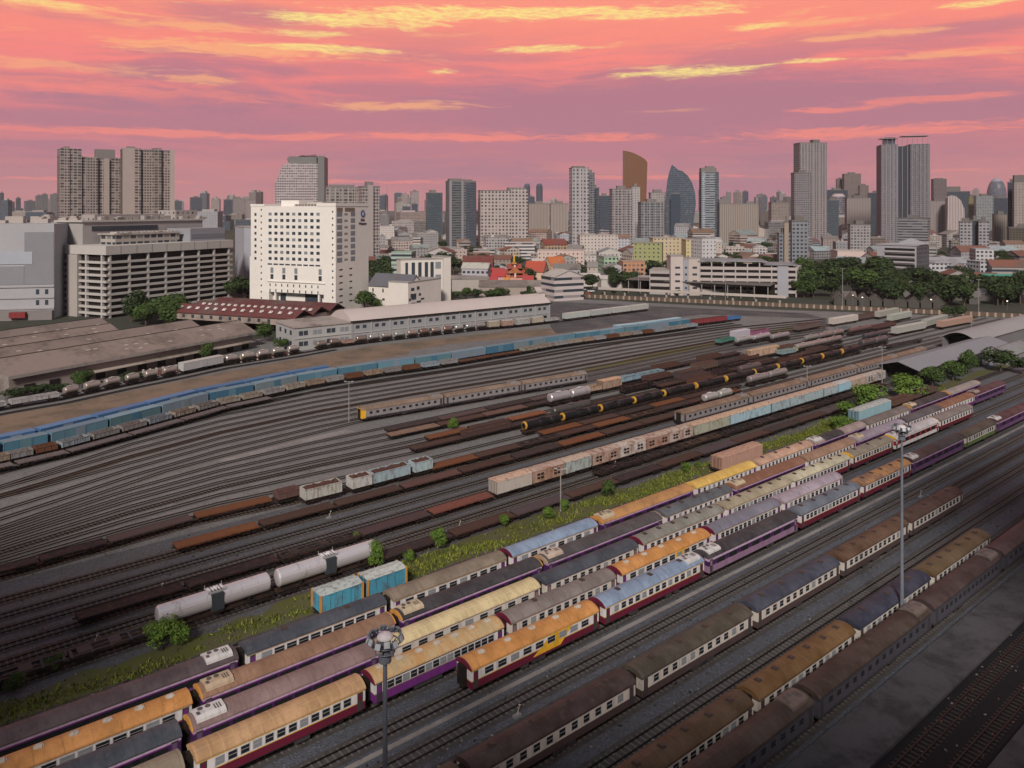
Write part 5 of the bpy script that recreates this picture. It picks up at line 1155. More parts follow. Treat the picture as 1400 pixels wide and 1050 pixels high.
for i in range(18):
    rr_ = random.Random(i); x = rr_.uniform(8, 84); cpb('roof_equipment', x, x+rr_.uniform(1.5, 6), 25, 28, 47.9, 48.6+rr_.uniform(.3, 1.6), TCONC, (.32, .29, .28))
mall = root('shopping_mall', P(40, 440), frF.rz-R(90)+R(0), 'plain grey panelled mall block at the left edge', 'building')
Mo = P(74, 436); frM = Frame(P(-70, 440), Mo)
mall.location = P(-70, 440); mall.rotation_euler = (0, 0, frM.rz); LM = (Mo-P(-70, 440)).length
def mb_(name, a0, a1, y0, y1, z0, z1, m=TCONC, cc=(.34, .34, .37)):
    b2 = MB(); b2.box((a0+a1)/2, (y0+y1)/2, z0, a1-a0, y1-y0, z1-z0, 0); return link(name, b2.mesh(name, [m]), mall, (0, 0, 0), 0, cc)
mb_('wall', 0, LM, 0, 60, 0, 46.5); mb_('panel', LM-13, LM-.2, -.2, .1, 17, 42.5, TCONC, (.21, .21, .235)); mb_('panel', 0, LM-13.2, -.2, .1, 17, 26, TCONC, (.22, .22, .245)); mb_('panel', LM-30, LM-9.5, -.35, -.21, 27, 33, TCONC, (.34, .36, .42))
mb_('red_sign', LM-29, LM-24.5, -.5, -.22, 21, 26.5, paint((.12, .03, .03))); mb_('red_sign_face', LM-28.6, LM-24.9, -.56, -.5, 21.5, 26, paint((.10, .08, .09)))
for z in (5, 10.2, 15.6): mb_('ledge', 0, LM, -.5, .1, z, z+.6, TCONC, (.30, .29, .30))
for i in range(2):
    for k in range(3): mb_('window', LM-8+i*4, LM-6.6+i*4, -.12, .1, 1.8+k*5.2, 4.2+k*5.2, DARKGLASS)
mb_('wall', 0, LM, -3, 0, 0, 4.4, TCONC, (.20, .18, .18)); mb_('red_awning', LM-18, LM-11, -5, -3, 1.5, 4.2, paint((.22, .03, .03)))
for i in range(14): rr_ = random.Random(i+50); x = rr_.uniform(0, LM-4); mb_('roof_equipment', x, x+rr_.uniform(2, 9), 20+i*2, 24+i*2, 46.5, 47+rr_.uniform(.5, 3.0), TCONC, (.36, .32, .30))
def simple_block(p0, p1, dep, z1, m, cc, label, nm='building', cat='building', z0=0, roof=(.3, .28, .27), extras=None):
    """block whose front wall runs from p0 to p1 (left to right), depth away from the viewer"""
    f_ = Frame(p0, p1); t = root(nm, (p0.x, p0.y, 0), f_.rz, label, cat); Lw = (Vector((p1.x, p1.y, 0))-Vector((p0.x, p0.y, 0))).length
    mb = MB(); mb.box(Lw/2, dep/2, z0, Lw, dep, z1-z0, 0); link('wall', mb.mesh('wall', [m]), t, None, None, cc)
    mb = MB(); mb.box(Lw/2, dep/2, z1, Lw+.4, dep+.4, .5, 0); link('roof', mb.mesh('roof', [TCONC]), t, None, None, roof)
    if extras: extras(t, Lw, f_)
    return t
simple_block(P(300, 412)+Vector((4, 30, 0)), P(338, 410)+Vector((4, 30, 0)), 40, 42, TCONC, (.36, .37, .42), 'blue-grey block squeezed between car park and white hotel')

# --- barrel-roofed warehouse with its office
A = P(481, 471); B = P(751, 440.5); f_ = Frame(A, B); Lw = (B-A).length; WG = (.27, .275, .29)
wh = root('warehouse', A, f_.rz, 'long grey warehouse with a smooth curved metal roof beside the tank wagons', 'warehouse')
def whb(t, name, a0, a1, y0, y1, z0, z1, m=TCONC, cc=WG):
    b2 = MB(); b2.box((a0+a1)/2, (y0+y1)/2, z0, a1-a0, y1-y0, z1-z0, 0); return link(name, b2.mesh(name, [m]), t, (0, 0, 0), 0, cc)
WD = 19; whb(wh, 'wall', 0, Lw, 0, WD, 0, 9.3)
arc = [(-.8+(WD+1.6)*i/14, 9.2+3.6*math.sin(math.pi*i/14)) for i in range(15)]
mb = MB(); mb.ext(arc, -.6, Lw+.6, 0); link('roof', mb.mesh('roof', [TCONC]), wh, (0, 0, 0), 0, (.46, .40, .385))
mb = MB(); mb.ext([(-.9, 8.9), (-.9, 9.35), (-.3, 9.35), (-.3, 8.9)], -.7, Lw+.7, 0); link('gutter', mb.mesh('gutter', [BLACK]), wh)
nb = 12
for i in range(nb+1): whb(wh, 'pilaster', i*Lw/nb-.25 if i else 0, i*Lw/nb+.25, -.35, 0, 0, 9, TCONC, (.31, .31, .33))
whb(wh, 'ledge', 0, Lw, -.25, 0, 4.3, 4.7, TCONC, (.33, .33, .34))
for i in range(nb):
    x = (i+.5)*Lw/nb
    for dx in (-1.7, 1.3): whb(wh, 'window', x+dx-.8, x+dx+.8, -.06, .05, 6.1, 7.4, DARKGLASS)
    if i >= 7: whb(wh, 'loading_door', x-2.6, x+2.6, -.06, .05, .2, 3.4, INT)
    else:
        for dx in (-1.7, 1.3): whb(wh, 'window', x+dx-.8, x+dx+.8, -.06, .05, 1.9, 3.2, DARKGLASS)
O = P(403, 480); f3 = Frame(O, A); Lo = (Vector((A.x, A.y, 0))-O).length-.1
of = root('office_building', O, f3.rz, 'two-storey grey office block at the left end of the curved-roof warehouse', 'office')
whb(of, 'wall', 0, Lo, 0, 20, 0, 8.6, TCONC, (.33, .33, .335)); whb(of, 'roof', -.4, Lo, -.4, 20.4, 8.6, 9.2, TROOF, (.34, .30, .28)); whb(of, 'ledge', -.3, Lo, -.3, 0, 4.4, 4.8, TCONC, (.38, .37, .37))
for i in range(4):
    for z in (1.6, 5.6):
        for dx in (-.95, .95): whb(of, 'window', 3.4+i*5.6+dx-.8, 3.4+i*5.6+dx+.8, -.06, .05, z, z+1.7, BLIND if i % 2 else DARKGLASS)
for k in range(3):
    for z in (1.6, 5.6):
        b2 = MB(); b2.box(-.0, 4+k*5.5, z, .12, 1.8, 1.7, 0); link('window', b2.mesh('window', [DARKGLASS]), of)

# --- brown-roofed sheds: four parallel bays
A = P(41, 508, 6.2); B = P(347, 453, 6.2); f4 = Frame(A, B); L4 = (B-A).length
for k in range(4):
    nm_ = ['nearest the track', 'second from the track', 'third from the track', 'farthest from the track'][k]
    o_ = f4.pt(-6 if k == 0 else -45, -18.2*k, 0); sh = root('storage_shed', o_, f4.rz, f'long shed bay with stained brown-grey roof at left, {nm_}', 'shed', 'brown-roofed shed bays at left')
    l_ = (L4+6 if k == 0 else L4+45)-[0, 8, 30, 22][k]; cc = [(.24, .19, .17), (.21, .165, .15), (.23, .18, .16), (.20, .16, .15)][k]
    mb = MB(); mb.box(l_/2, 9, 0, l_-.6, 17.4, 5.9, 0); link('wall', mb.mesh('wall', [TROOF]), sh, None, None, (.27, .235, .22))
    mb = MB(); rfp = [(-.7, 6.1), (9.1, 9.9), (18.9, 6.1), (18.9, 5.85), (9.1, 9.6), (-.7, 5.85)]
    mb.ext(rfp, -.6, l_+.6, 0); link('roof', mb.mesh('roof', [TROOF]), sh, None, None, cc)
    mb = MB(); mb.face([(0.31, .3, 5.9), (.31, 17.7, 5.9), (.31, 9, 8.7)]); mb.face([(l_-.31, .3, 5.9), (l_-.31, 9, 8.7), (l_-.31, 17.7, 5.9)]); link('gable', mb.mesh('gable', [TROOF]), sh, None, None, (.20, .165, .15))
    mb = MB(); rr_ = random.Random(k)
    for i in range(14):
        x = rr_.uniform(3, l_-4); y = rr_.uniform(1, 7); z = 6.1+(y+.7)*3.8/9.8; s_ = .55*3.8/9.8
        mb.face([(x, y, z+.03), (x+1.5, y, z+.03), (x+1.5, y+.55, z+.03+s_), (x, y+.55, z+.03+s_)])
    link('skylight', mb.mesh('skylight', [paint((.42, .38, .36))]), sh)['kind'] = 'stuff'
    mb = MB(); mb.box(l_/2, 18.0, 6.2, l_, .7, .35, 0); mb.box(l_/2, 9.1, 9.85, l_, .5, .12, 0); link('gutter', mb.mesh('gutter', [INT]), sh)
    if k == 0:
        mb = MB(); mb.ext([(-1.0, 5.1), (-1.0, 6.05), (-.72, 6.05), (-.72, 5.1)], -.6, l_+.6, 0); link('fascia', mb.mesh('fascia', [TROOF]), sh, None, None, (.30, .27, .26))
        mb = MB(); mb.box(l_/2+10, -1.6, 2.7, l_-24, 3.4, .2, 0); link('awning', mb.mesh('awning', [TROOF]), sh, None, None, (.38, .33, .29))
        for i in range(12): rel_box('door', sh, 6+i*(l_-10)/11, .2, .1, 3.0, .3, 2.5, INT)
# --- red-brown roofed hall with skylight dormers
A = P(232, 435, 3.6); B = P(402, 446, 3.6); f5 = Frame(A, B); L5 = (B-A).length
rh = root('red_roofed_hall', A, f5.rz, 'wide hall with dark red roofs dotted with white triangular skylights', 'hall')
for k in range(3):
    mb = MB(); y0 = k*13; mb.ext([(y0-.4, 3.2), (y0+6.5, 6.2), (y0+13, 3.2), (y0+13, 2.9), (y0+6.5, 5.9), (y0-.4, 2.9)], -.5, L5+.5, 0); link('roof', mb.mesh('roof', [TROOF]), rh, None, None, [(.13, .04, .04), (.11, .035, .035), (.10, .035, .035)][k])
mb = MB(); mb.box(L5/2, 19.5, 0, L5-.4, 38.6, 3.0, 0); link('wall', mb.mesh('wall', [TROOF]), rh, None, None, (.32, .26, .23))
dm = MB(); dm.face([(-.9, -.9, .0), (.9, -.9, .0), (0, -.4, 1.1)]); dm.face([(-.9, -.9, 0), (0, -.4, 1.1), (0, .8, .9), (-.6, .8, .6)]); dm.face([(.9, -.9, 0), (.6, .8, .6), (0, .8, .9), (0, -.4, 1.1)]); dme = dm.mesh('skylight', [paint((.62, .58, .55))])
for k, n_ in ((0, 13), (1, 17)):
    for i in range(n_): link('skylight', dme, rh, (4+i*(L5-8)/(n_-1)+(k*1.3), k*13+2.9-.2*(i % 3), 4.7), .15*((i*7) % 3-1))
for i in range(11): rel_box('window', rh, 8+i*(L5-16)/10, .15, .8, 1.5, .12, 1.5, DARKGLASS)

# --- small white gabled building and slab tower beside it
def gable(p0, p1, dep, zw, zr, wallc, roofc, label, nm='house', cat='house', wm=None, ridge_along=True, nwin=0, over=.5, group=None):
    f_ = Frame(p0, p1); t = root(nm, (p0.x, p0.y, 0), f_.rz, label, cat, group); Lw = (Vector((p1.x, p1.y, 0))-Vector((p0.x, p0.y, 0))).length
    mb = MB(); mb.box(Lw/2, dep/2, 0, Lw, dep, zw, 0)
    if ridge_along: mb.face([(0.01, 0, zw), (.01, dep/2, zr-.1), (.01, dep, zw)]); mb.face([(Lw-.01, 0, zw), (Lw-.01, dep, zw), (Lw-.01, dep/2, zr-.1)])
    else: mb.face([(0, .01, zw), (Lw, .01, zw), (Lw/2, .01, zr-.1)]); mb.face([(0, dep-.01, zw), (Lw/2, dep-.01, zr-.1), (Lw, dep-.01, zw)])
    link('wall', mb.mesh('wall', [wm or TCONC]), t, None, None, wallc)
    mb = MB(); s_ = (zr-zw)/(dep/2 if ridge_along else Lw/2)*over
    if ridge_along: mb.ext([(-over, zw-s_+.05), (dep/2, zr+.05), (dep+over, zw-s_+.05), (dep+over, zw-s_+.3), (dep/2, zr+.32), (-over, zw-s_+.3)], -over, Lw+over, 0)
    else:
        mb2 = MB(); mb2.ext([(-over, zw-s_+.05), (Lw/2, zr+.05), (Lw+over, zw-s_+.05), (Lw+over, zw-s_+.3), (Lw/2, zr+.32), (-over, zw-s_+.3)], -over, dep+over, 0)
        mb.v = [(y, x, z) for x, y, z in mb2.v]; mb.f = [f__[::-1] for f__ in mb2.f]; mb.m = mb2.m; mb.uv = mb2.uv
    link('roof', mb.mesh('roof', [TROOF]), t, None, None, roofc)
    for i in range(nwin): rel_box('window', t, Lw*(i+.5)/nwin, 0, zw*.55, Lw/nwin*.4, .1, zw*.22, DARKGLASS)
    return t, f_, Lw
A = P(504, 420); B = P(558, 424)
t, f6, l6 = gable(A, B, 14, 12, 18, (.62, .58, .54), (.11, .115, .14), 'small white building with slate gabled roof right of the hotel', 'building', 'building')
for i in range(4): rel_box('window', t, 3+i*(l6-6)/3, -.02, 8.6, .9, .1, 2.0, DARKGLASS)
for i in range(4): rel_box('window', t, 4+i*(l6-8)/3, -.02, 4.2, 1.6, .1, 1.2, DARKGLASS)
A2 = P(558, 424.5); B2 = A2+Vector((22, 24, 0))
t = simple_block(A2, P(602, 417)+Vector((0, 4, 0)), 13, 14.5, TCONC, (.62, .58, .55), 'white wing with irregular black windows below the tall slab', 'building')
for (a, z, w_, h_) in ((4, 10, 3, 1.6), (9, 10.2, 2.4, 1.8), (5, 5.2, 4.4, 3.2), (10.5, 6.8, 2, 1.4), (1.5, 4.8, 1.6, 1.4), (2.6, 6.4, 1, 2.2), (4.5, 2.6, 4, 1), (9.5, 3.2, 4, 1), (13, 4.4, 3, 1)): rel_box('window', t, a, -.02, z, w_, .1, h_, DARKGLASS)
t = simple_block(P(545, 417)+Vector((0, 8, 0)), P(604, 414)+Vector((0, 8, 0)), 9, 24.5, TCONC, (.60, .57, .53), 'white slab building with tall vertical dark windows right of the hotel', 'building')
Lw_ = (P(604, 414)-P(545, 417)).length
for i, a in enumerate((3.5, 7.4, 11.3, 15.2, 18.6)): rel_box('window', t, a, -.02, 12.5, 2.0 if i else 1.6, .1, 10.5, DARKGLASS)
rel_box('window', t, 22.3, -.02, 19, 3.4, .1, 4, BLIND); rel_box('window', t, 22.3, -.02, 11, 3.4, .1, 4.6, BLIND)
simple_block(P(605, 413)+Vector((0, 5, 0)), P(615.5, 412)+Vector((0, 5, 0)), 12, 25.5, TCONC, (.66, .62, .58), 'narrow white end wall tower of the slab building')
t, _, _ = gable(P(502, 404), P(548, 402), 16, 8, 10.5, (.40, .38, .37), (.25, .25, .27), 'low grey building between the hotel and the white slab', 'building', 'building', nwin=6)

# --- long car park and station buildings right of centre
A = P(956, 404); B = P(1090, 406.5); f7 = Frame(A, B); L7 = (B-A).length
lp = root('long_car_park', A, f7.rz, 'long low car park with pale decks and thin grey roof before the dark trees', 'car park')
whb(lp, 'deck_interior', .8, L7-.8, .8, 24, 0, 18.5, INT)
for k in range(5): whb(lp, 'deck_band', 0, L7, 0, 25, 2.2+k*3.5, 4.0+k*3.5, TCONC, (.38, .34, .335))
whb(lp, 'roof', -.8, L7*.70, -.8, 26, 21.2, 21.7, TROOF, (.26, .27, .30)); whb(lp, 'roof', L7*.66, L7+.8, -1.2, 26, 19.3, 19.7, TROOF, (.26, .27, .30))
for i in range(9): whb(lp, 'column', i*(L7-1)/8, i*(L7-1)/8+.7, -.1, .8, 0, 19.2 if i > 5 else 21.2, TCONC, (.36, .33, .33))
whb(lp, 'stair_tower', L7*.80, L7*.91, -.6, 6, 0, 18.8, TCONC, (.30, .30, .34))
for a, b_, z1, cc, lab in ((917, 934, 24.3, (.46, .40, .385), 'beige stair tower with slit windows at the left of the long car park'), (934.2, 941, 22.5, (.28, .29, .33), 'narrow blue-grey core between two beige towers'), (941.2, 957, 22.8, (.44, .38, .36), 'beige windowed block joined to the long car park')):
    t = simple_block(P(a, 404), P(b_, 404), 12, z1, TCONC, cc, lab)
    for k in range(4): rel_box('window', t, (b_-a)*.25, -.02, 4+k*4.2, (b_-a)*.18, .1, 1.3, DARKGLASS)
t = simple_block(P(888, 402), P(916.5, 403), 20, 15, TCONC, (.36, .33, .33), 'low decked wing left of the beige stair tower')
for k in range(3): rel_box('deck_opening', t, 6.8, -.02, 3+k*4, 12.6, .1, 2, INT)
f8 = Frame(P(856, 398, 0), P(1050, 408, 0))
pl = root('platform_canopy', P(856, 400), f8.rz, 'long dark canopy roof in front of the long car park', 'canopy')
l8 = (P(1050, 408)-P(856, 398)).length
whb(pl, 'roof', 0, l8, 0, 17, 8.2, 8.7, TROOF, (.13, .115, .115)); whb(pl, 'back_wall', 0, l8, 15, 16, 0, 8.2, INT)
for i in range(12): whb(pl, 'column', 1+i*(l8-3)/11, 1.5+i*(l8-3)/11, 1, 1.5, 0, 8.2, TCONC, (.25, .23, .22))
A = P(818, 394, 5.5); B = P(1075, 406, 5.5); f9 = Frame(A, B); L9 = (B-A).length
br = root('elevated_walkway', (A.x, A.y, 0), f9.rz, 'pale concrete elevated road deck on columns behind the boundary wall', 'bridge')
whb(br, 'deck', 0, L9, 0, 5, 4.6, 5.2, TCONC, (.36, .32, .30)); whb(br, 'parapet', 0, L9, -.25, 0, 4.7, 6.2, TCONC, (.40, .355, .33))
for i in range(9): whb(br, 'column', 3+i*(L9-7)/8, 4+i*(L9-7)/8, 1.5, 2.6, 0, 4.6, TCONC, (.30, .27, .26))
# --- boundary wall
f10 = Frame(FL[0], FL[2]); L10 = (FL[2]-FL[0]).length
bw_ = root('boundary_wall', FL[0], f10.rz, 'long brown boundary wall with cream upright panels behind the yard', 'wall')
mb = MB(); mb.box(L10/2, .2, 0, L10, .3, 2.0, 0); mb.box(L10/2, .2, 2.0, L10, .45, .2, 0); link('wall', mb.mesh('wall', [TROOF]), bw_, None, None, (.12, .078, .066))
mb = MB(); mb.box(0, 0, 0, 1.0, .3, 2.1, 0); me = mb.mesh('panel', [paint((.34, .29, .22))])
for i in range(78): link('panel', me, bw_, (2+i*(L10-4)/77, -.05, 0))
f11 = Frame(P(196, 516), P(395, 486)); L11 = (P(395, 486)-P(196, 516)).length
bw2 = root('siding_wall', P(196, 516), f11.rz, 'low red-brown wall with white posts behind the beige tank wagons', 'wall')
mb = MB(); mb.box(L11/2, .2, 0, L11, .25, 1.7, 0); link('wall', mb.mesh('wall', [TROOF]), bw2, None, None, (.16, .07, .06))
mb = MB(); mb.box(0, 0, 0, .55, .4, 2.5, 0); me = mb.mesh('post', [paint((.55, .48, .44))])
for i in range(26): link('post', me, bw2, (i*L11/25, .1, 0))
# --- right-hand sheds
def long_shed(A, u_, L_, W_, ze, zr, label, rc, wc, barrel=False):
    t = root('grey_shed', A, math.atan2(u_.y, u_.x), label, 'shed')
    mb = MB(); n = 12 if barrel else 2
    pr = [(-.6+(W_+1.2)*i/n, ze+(zr-ze)*(math.sin(math.pi*i/n) if barrel else 1-abs(1-2*i/n))) for i in range(n+1)]
    mb.ext(pr+[(y, z-.25) for y, z in pr[::-1]], -.6, L_+.6, 0); link('roof', mb.mesh('roof', [TCONC]), t, None, None, rc)
    mb = MB(); mb.box(L_/2, .15, 0, L_, .3, ze, 0); mb.box(L_/2, W_-.15, 0, L_, .3, ze, 0); mb.box(L_-.15, W_/2, 0, .3, W_, ze, 0); link('wall', mb.mesh('wall', [TCONC]), t, None, None, wc)
    rel_box('interior', t, L_/2+2, W_/2, 0, L_-6, W_-1, ze-.3, INT)
    for i in range(10): rel_box('column', t, .3+i*(L_-1)/9, -.1, 0, .35, .35, ze, TCONC, wc)
    return t
ul = Vector((.7744, .6327, 0))
long_shed(P(1256, 527), ul, 74, 12, 4.6, 6.6, 'grey open-fronted shed with plain pitched roof between bushes and yard', (.21, .21, .235), (.06, .062, .07))
t = long_shed(P(1335, 482), ul, 110, 12, 4.4, 7.0, 'pale barrel-roofed shed with white columns at the right edge', (.27, .255, .265), (.15, .15, .16), True)
simple_block(P(1352, 500), P(1374, 492), 6, 3.2, TCONC, (.24, .24, .26), 'tiny grey hut behind the bushes by the shed')
t, _, _ = gable(P(1384, 500), P(1412, 488), 9, 3.5, 5.2, (.22, .22, .22), (.22, .23, .24), 'small grey gabled hut at the right edge', 'hut', 'hut')

# ------------------------------------------------------------------ skyline towers
def tower(x0, x1, yt, D, m, cc, label, yaw=20, k=.7, crown=None, roofc=(.22, .2, .2), extra=None, group=None, ratio=None):
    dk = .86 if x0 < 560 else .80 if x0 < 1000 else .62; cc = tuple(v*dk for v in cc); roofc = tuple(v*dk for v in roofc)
    T = (x1-x0)/F*D; a = R(abs(yaw)); W_ = T/(math.cos(a)+k*math.sin(a)); dp = k*W_; h = HC+(HY-yt)*D/F
    c_ = PD((x0+x1)/2, D+dp/2); t = root('tower', (c_.x, c_.y, 0), R(yaw)-math.atan2(c_.x, c_.y), label, 'tower', group)
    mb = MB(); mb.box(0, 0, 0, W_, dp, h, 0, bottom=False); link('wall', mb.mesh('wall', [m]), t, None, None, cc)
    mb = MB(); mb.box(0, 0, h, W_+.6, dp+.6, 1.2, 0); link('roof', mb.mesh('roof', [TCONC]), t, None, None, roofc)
    for (fx0, fx1, hh, fy) in (crown or [(.3, .7, 4, .5)]):
        mb = MB(); mb.box((fx0+fx1-1)/2*W_, 0, h+1.2, (fx1-fx0)*W_, dp*fy, hh, 0); link('plant_room', mb.mesh('plant_room', [TCONC]), t, None, None, roofc)
    if extra: extra(t, W_, dp, h, cc)
    return t
def fins(n, m=None, cfac=1.15, dd=.5, wf=.16):
    def f(t, W_, dp, h, cc):
        c2 = tuple(min(1, v*cfac) for v in cc)
        for i in range(n):
            mb = MB(); mb.box(-W_/2+W_*(i+.5)/n, -dp/2-dd/2, 0, W_/n*wf, dd, h+.8, 0); link('fin', mb.mesh('fin', [TCONC]), t, None, None, c2)
    return f
def bays(spec):
    """projecting full-height masses: (x0, x1 as fractions, extra height, projection, material, colour factor)"""
    def f(t, W_, dp, h, cc):
        for (a, b_, dh, pj, mm, cf) in spec:
            mb = MB(); mb.box((a+b_-1)/2*W_, -pj/2, 0, (b_-a)*W_, dp+pj, h+dh, 0, bottom=False); link('bay', mb.mesh('bay', [mm]), t, None, None, tuple(min(1, v*cf) for v in cc))
    return f
TB = (.37, .305, .29)
tower(84, 167, 216, 820, FBAL, TB, 'left of the twin brownish apartment towers behind the car park', 8, .35, [(.55, .85, 9, .5)], extra=bays([(0, .32, 9, 2, FBAL, 1.0), (.06, .14, 11, 3, FBL2, 1.1), (.40, .56, 1, 3, FBL2, .95), (.88, 1.0, 1, 3, FBL2, 1.0), (.66, .74, 0, 2.5, TCONC, 1.1)]))
tower(168, 235, 206, 830, FBL2, (.39, .32, .30), 'right of the twin brownish apartment towers behind the car park', 8, .35, [(.1, .25, 3, .5)], extra=bays([(0, .22, 2, 3, TCONC, 1.05), (.22, .34, 2, 3.4, FBAL, 1.0), (.60, .74, 3, 3, FBAL, .85), (.92, 1.0, 2, 3.5, TCONC, 1.15)]))
# sloping-shouldered tower with roof garden
def slope_tower():
    D = 900; t = root('tower', PD(410, D), R(6), 'pale tower with a slanted left shoulder and dark roof garden behind the white hotel', 'tower'); k_ = D/F
    x = lambda px: (px-410)*k_
    prof = [(x(376), 0), (x(443), 0), (x(443), HC+(285-214)*k_), (x(434), HC+(285-214)*k_), (x(434), HC+(285-223)*k_), (x(392), HC+(285-223)*k_), (x(386), HC+(285-228)*k_), (x(377), HC+(285-252)*k_)]
    mb = MB(); n = len(prof)
    mb.face([(a, 0, b_) for a, b_ in prof], 0, [(a, b_) for a, b_ in prof]); mb.face([(a, 30, b_) for a, b_ in prof[::-1]], 0, [(a, b_) for a, b_ in prof[::-1]])
    for i in range(n):
        a, b_ = prof[i], prof[(i+1) % n]; mb.face([(a[0], 0, a[1]), (a[0], 30, a[1]), (b_[0], 30, b_[1]), (b_[0], 0, b_[1])], 0, [(0, a[1]), (30, a[1]), (30, b_[1]), (0, b_[1])])
    link('wall', mb.mesh('wall', [FBL2]), t, None, None, (.44, .38, .40))
    mb = MB(); mb.box(x(438.5), -.6, 0, 9*k_, 1.2, HC+(285-213)*k_, 0); mb.box(x(413), 15, HC+(285-223)*k_, 38*k_, 26, 7.5, 0); link('roof_frame', mb.mesh('roof_frame', [TCONC]), t, None, None, (.16, .16, .16))
    o = link('roof_garden', crown_mesh(77, LEAFD, 1400, (1.6, .8, .35), 12, .08), t, (x(413), 12, HC+(285-216)*k_)); o.scale = (17, 14, 9)
slope_tower()
tower(445, 489, 257, 720, FBAL, (.33, .30, .29), 'wide grey-white apartment slab behind the hotel, left half', 5, .4, [(.1, .9, 2, .5)], extra=fins(5))
tower(490, 519, 256, 700, FBL2, (.38, .33, .33), 'pinkish-grey apartment tower just right of the hotel emblem', 18, .7, extra=bays([(.3, .6, 2, 2, TCONC, 1.05)]))
tower(561, 573, 262, 2300, FG, (.42, .36, .36), 'slim pale far tower left of the green-glass one', 10)
tower(563, 571, 279, 2000, FGL, (.12, .14, .18), 'small dark blue block at the foot of the slim pale tower', 10)
tower(582, 605, 264, 1500, FGL, (.13, .17, .17), 'greenish dark glass tower left of the black-and-white one', 12, .7, [(.2, .6, 5, .5)])
tower(609, 651, 248, 1080, FB, (.20, .195, .215), 'dark banded tower with pale frame left of the long white apartments', 14, .6, [(.05, .5, 3, .7), (.6, .9, 2, .5)], extra=bays([(.0, .08, 1, 1.5, TCONC, 1.6), (.44, .52, 1, 1.5, TCONC, 1.5), (.08, .44, -6, 1, FB, .8), (.62, 1.0, -3, 1, FGL, .7)]))
tower(653, 722, 261, 1120, FBIG, (.50, .43, .42), 'long white apartment slab with many small windows', 10, .35, [(.6, .95, 4, .6)], extra=bays([(.64, .97, 3, 2, FBIG, 1.0)]))
def round_tower(px, yt, D, wpx, cc, label, group=None, top=.55):
    h = HC+(HY-yt)*D/F; r = wpx/2*D/F; p = PD(px, D); t = root('tower', p, 0, label, 'tower', group); mb = MB(); n = 16
    for (r0, z0, r1, z1) in ((r, 0, r, h*.93), (r, h*.93, r*.8, h*.975), (r*.8, h*.975, r*top, h)):
        for i in range(n):
            a, b_ = 2*math.pi*i/n, 2*math.pi*(i+1)/n; mb.face([(r0*math.cos(a), r0*math.sin(a), z0), (r0*math.cos(b_), r0*math.sin(b_), z0), (r1*math.cos(b_), r1*math.sin(b_), z1), (r1*math.cos(a), r1*math.sin(a), z1)], 0, [(a*r, z0), (b_*r, z0), (b_*r, z1), (a*r, z1)])
    mb.face([(r*top*math.cos(2*math.pi*i/n), r*top*math.sin(2*math.pi*i/n), h) for i in range(n)], 0); link('wall', mb.mesh('wall', [FGL]), t, None, None, cc)
round_tower(720.5, 251, 3000, 8.5, (.10, .11, .15), 'left of the two slim round dark far towers')
round_tower(737.5, 251, 3000, 9, (.09, .10, .13), 'right of the two slim round dark far towers')
tower(721, 731, 269, 2500, FGL, (.08, .10, .15), 'small blue-black tower between the two round ones', 10)
tower(722, 751, 279, 1350, FR, (.40, .33, .30), 'beige ribbed block, left half, between white slab and tall grid tower', 6, .5)
tower(752, 777, 279, 1340, FR, (.42, .35, .32), 'beige ribbed block, right half, beside the tall grid tower', 6, .5)
tower(778, 805, 230, 1080, FBIG, (.42, .39, .41), 'tall grey tower with white grid facade near the centre', 16, .7, [(.1, .8, 2, .7)], extra=fins(3, cfac=1.2, wf=.12))
tower(801, 813, 237, 1100, FGW, (.22, .22, .24), 'dark side wing of the tall white-grid tower', 12, .8)
tower(807, 819, 257, 1140, FGL, (.14, .15, .17), 'low dark wing right of the tall white-grid tower', 12, .8)
tower(818, 834, 268, 1400, FGL, (.11, .13, .15), 'dark glass block between the grid tower and chequered tower', 15)
tower(833, 864, 259, 1040, FGW, (.30, .27, .28), 'dark chequered tower with white frames in front of the gold tower', 14, .6, extra=fins(5, cfac=1.5, wf=.14))
tower(862, 875, 256, 1060, FS, (.42, .39, .40), 'white side slab joined to the dark chequered tower', 8, .9)
tower(872, 907, 277, 1000, FGW, (.24, .235, .25), 'lower dark chequered block below the gold tower', 15, .6, extra=fins(4, cfac=1.7, wf=.08))
tower(887, 912, 264, 1500, FG, (.45, .40, .40), 'white block with roof plant between gold and leaf-shaped towers', 12, .6, [(.2, .7, 6, .5)])
def silhouette(prof_px, xc, D, dep, m, cc, label, yaw=0, mats=None, nm='tower'):
    k_ = D/F; t = root(nm, PD(xc, D), R(yaw)-math.atan2((xc-700), F)*.6, label, 'tower'); pr = [((x-xc)*k_, HC+(HY-y)*k_ if y is not None else 0) for x, y in prof_px]
    mb = MB(); n = len(pr); mb.face([(a, 0, b_) for a, b_ in pr], 0, pr); mb.face([(a*.94, dep, b_*.985) for a, b_ in pr[::-1]], 0, pr[::-1])
    for i in range(n):
        a, b_ = pr[i], pr[(i+1) % n]; mb.face([(a[0], 0, a[1]), (a[0]*.94, dep, a[1]*.985), (b_[0]*.94, dep, b_[1]*.985), (b_[0], 0, b_[1])], 0, [(0, a[1]), (dep, a[1]), (dep, b_[1]), (0, b_[1])])
    link('wall', mb.mesh('wall', [m]), t, None, None, cc); return t
GOLD = facade('facade_gold', glass=(.16, .075, .045), bw=2.2, fh=4, fx=(.12, .9), fz=(.1, .95), lightwin=.25, glrough=.2)
t = silhouette([(853, None), (882, None), (885, 222), (881, 217), (874, 213), (866, 209), (859, 207), (854, 206), (853, 206)], 868, 1500, 34, GOLD, (.17, .085, .05), 'bronze-gold glass tower with slanted curved top')
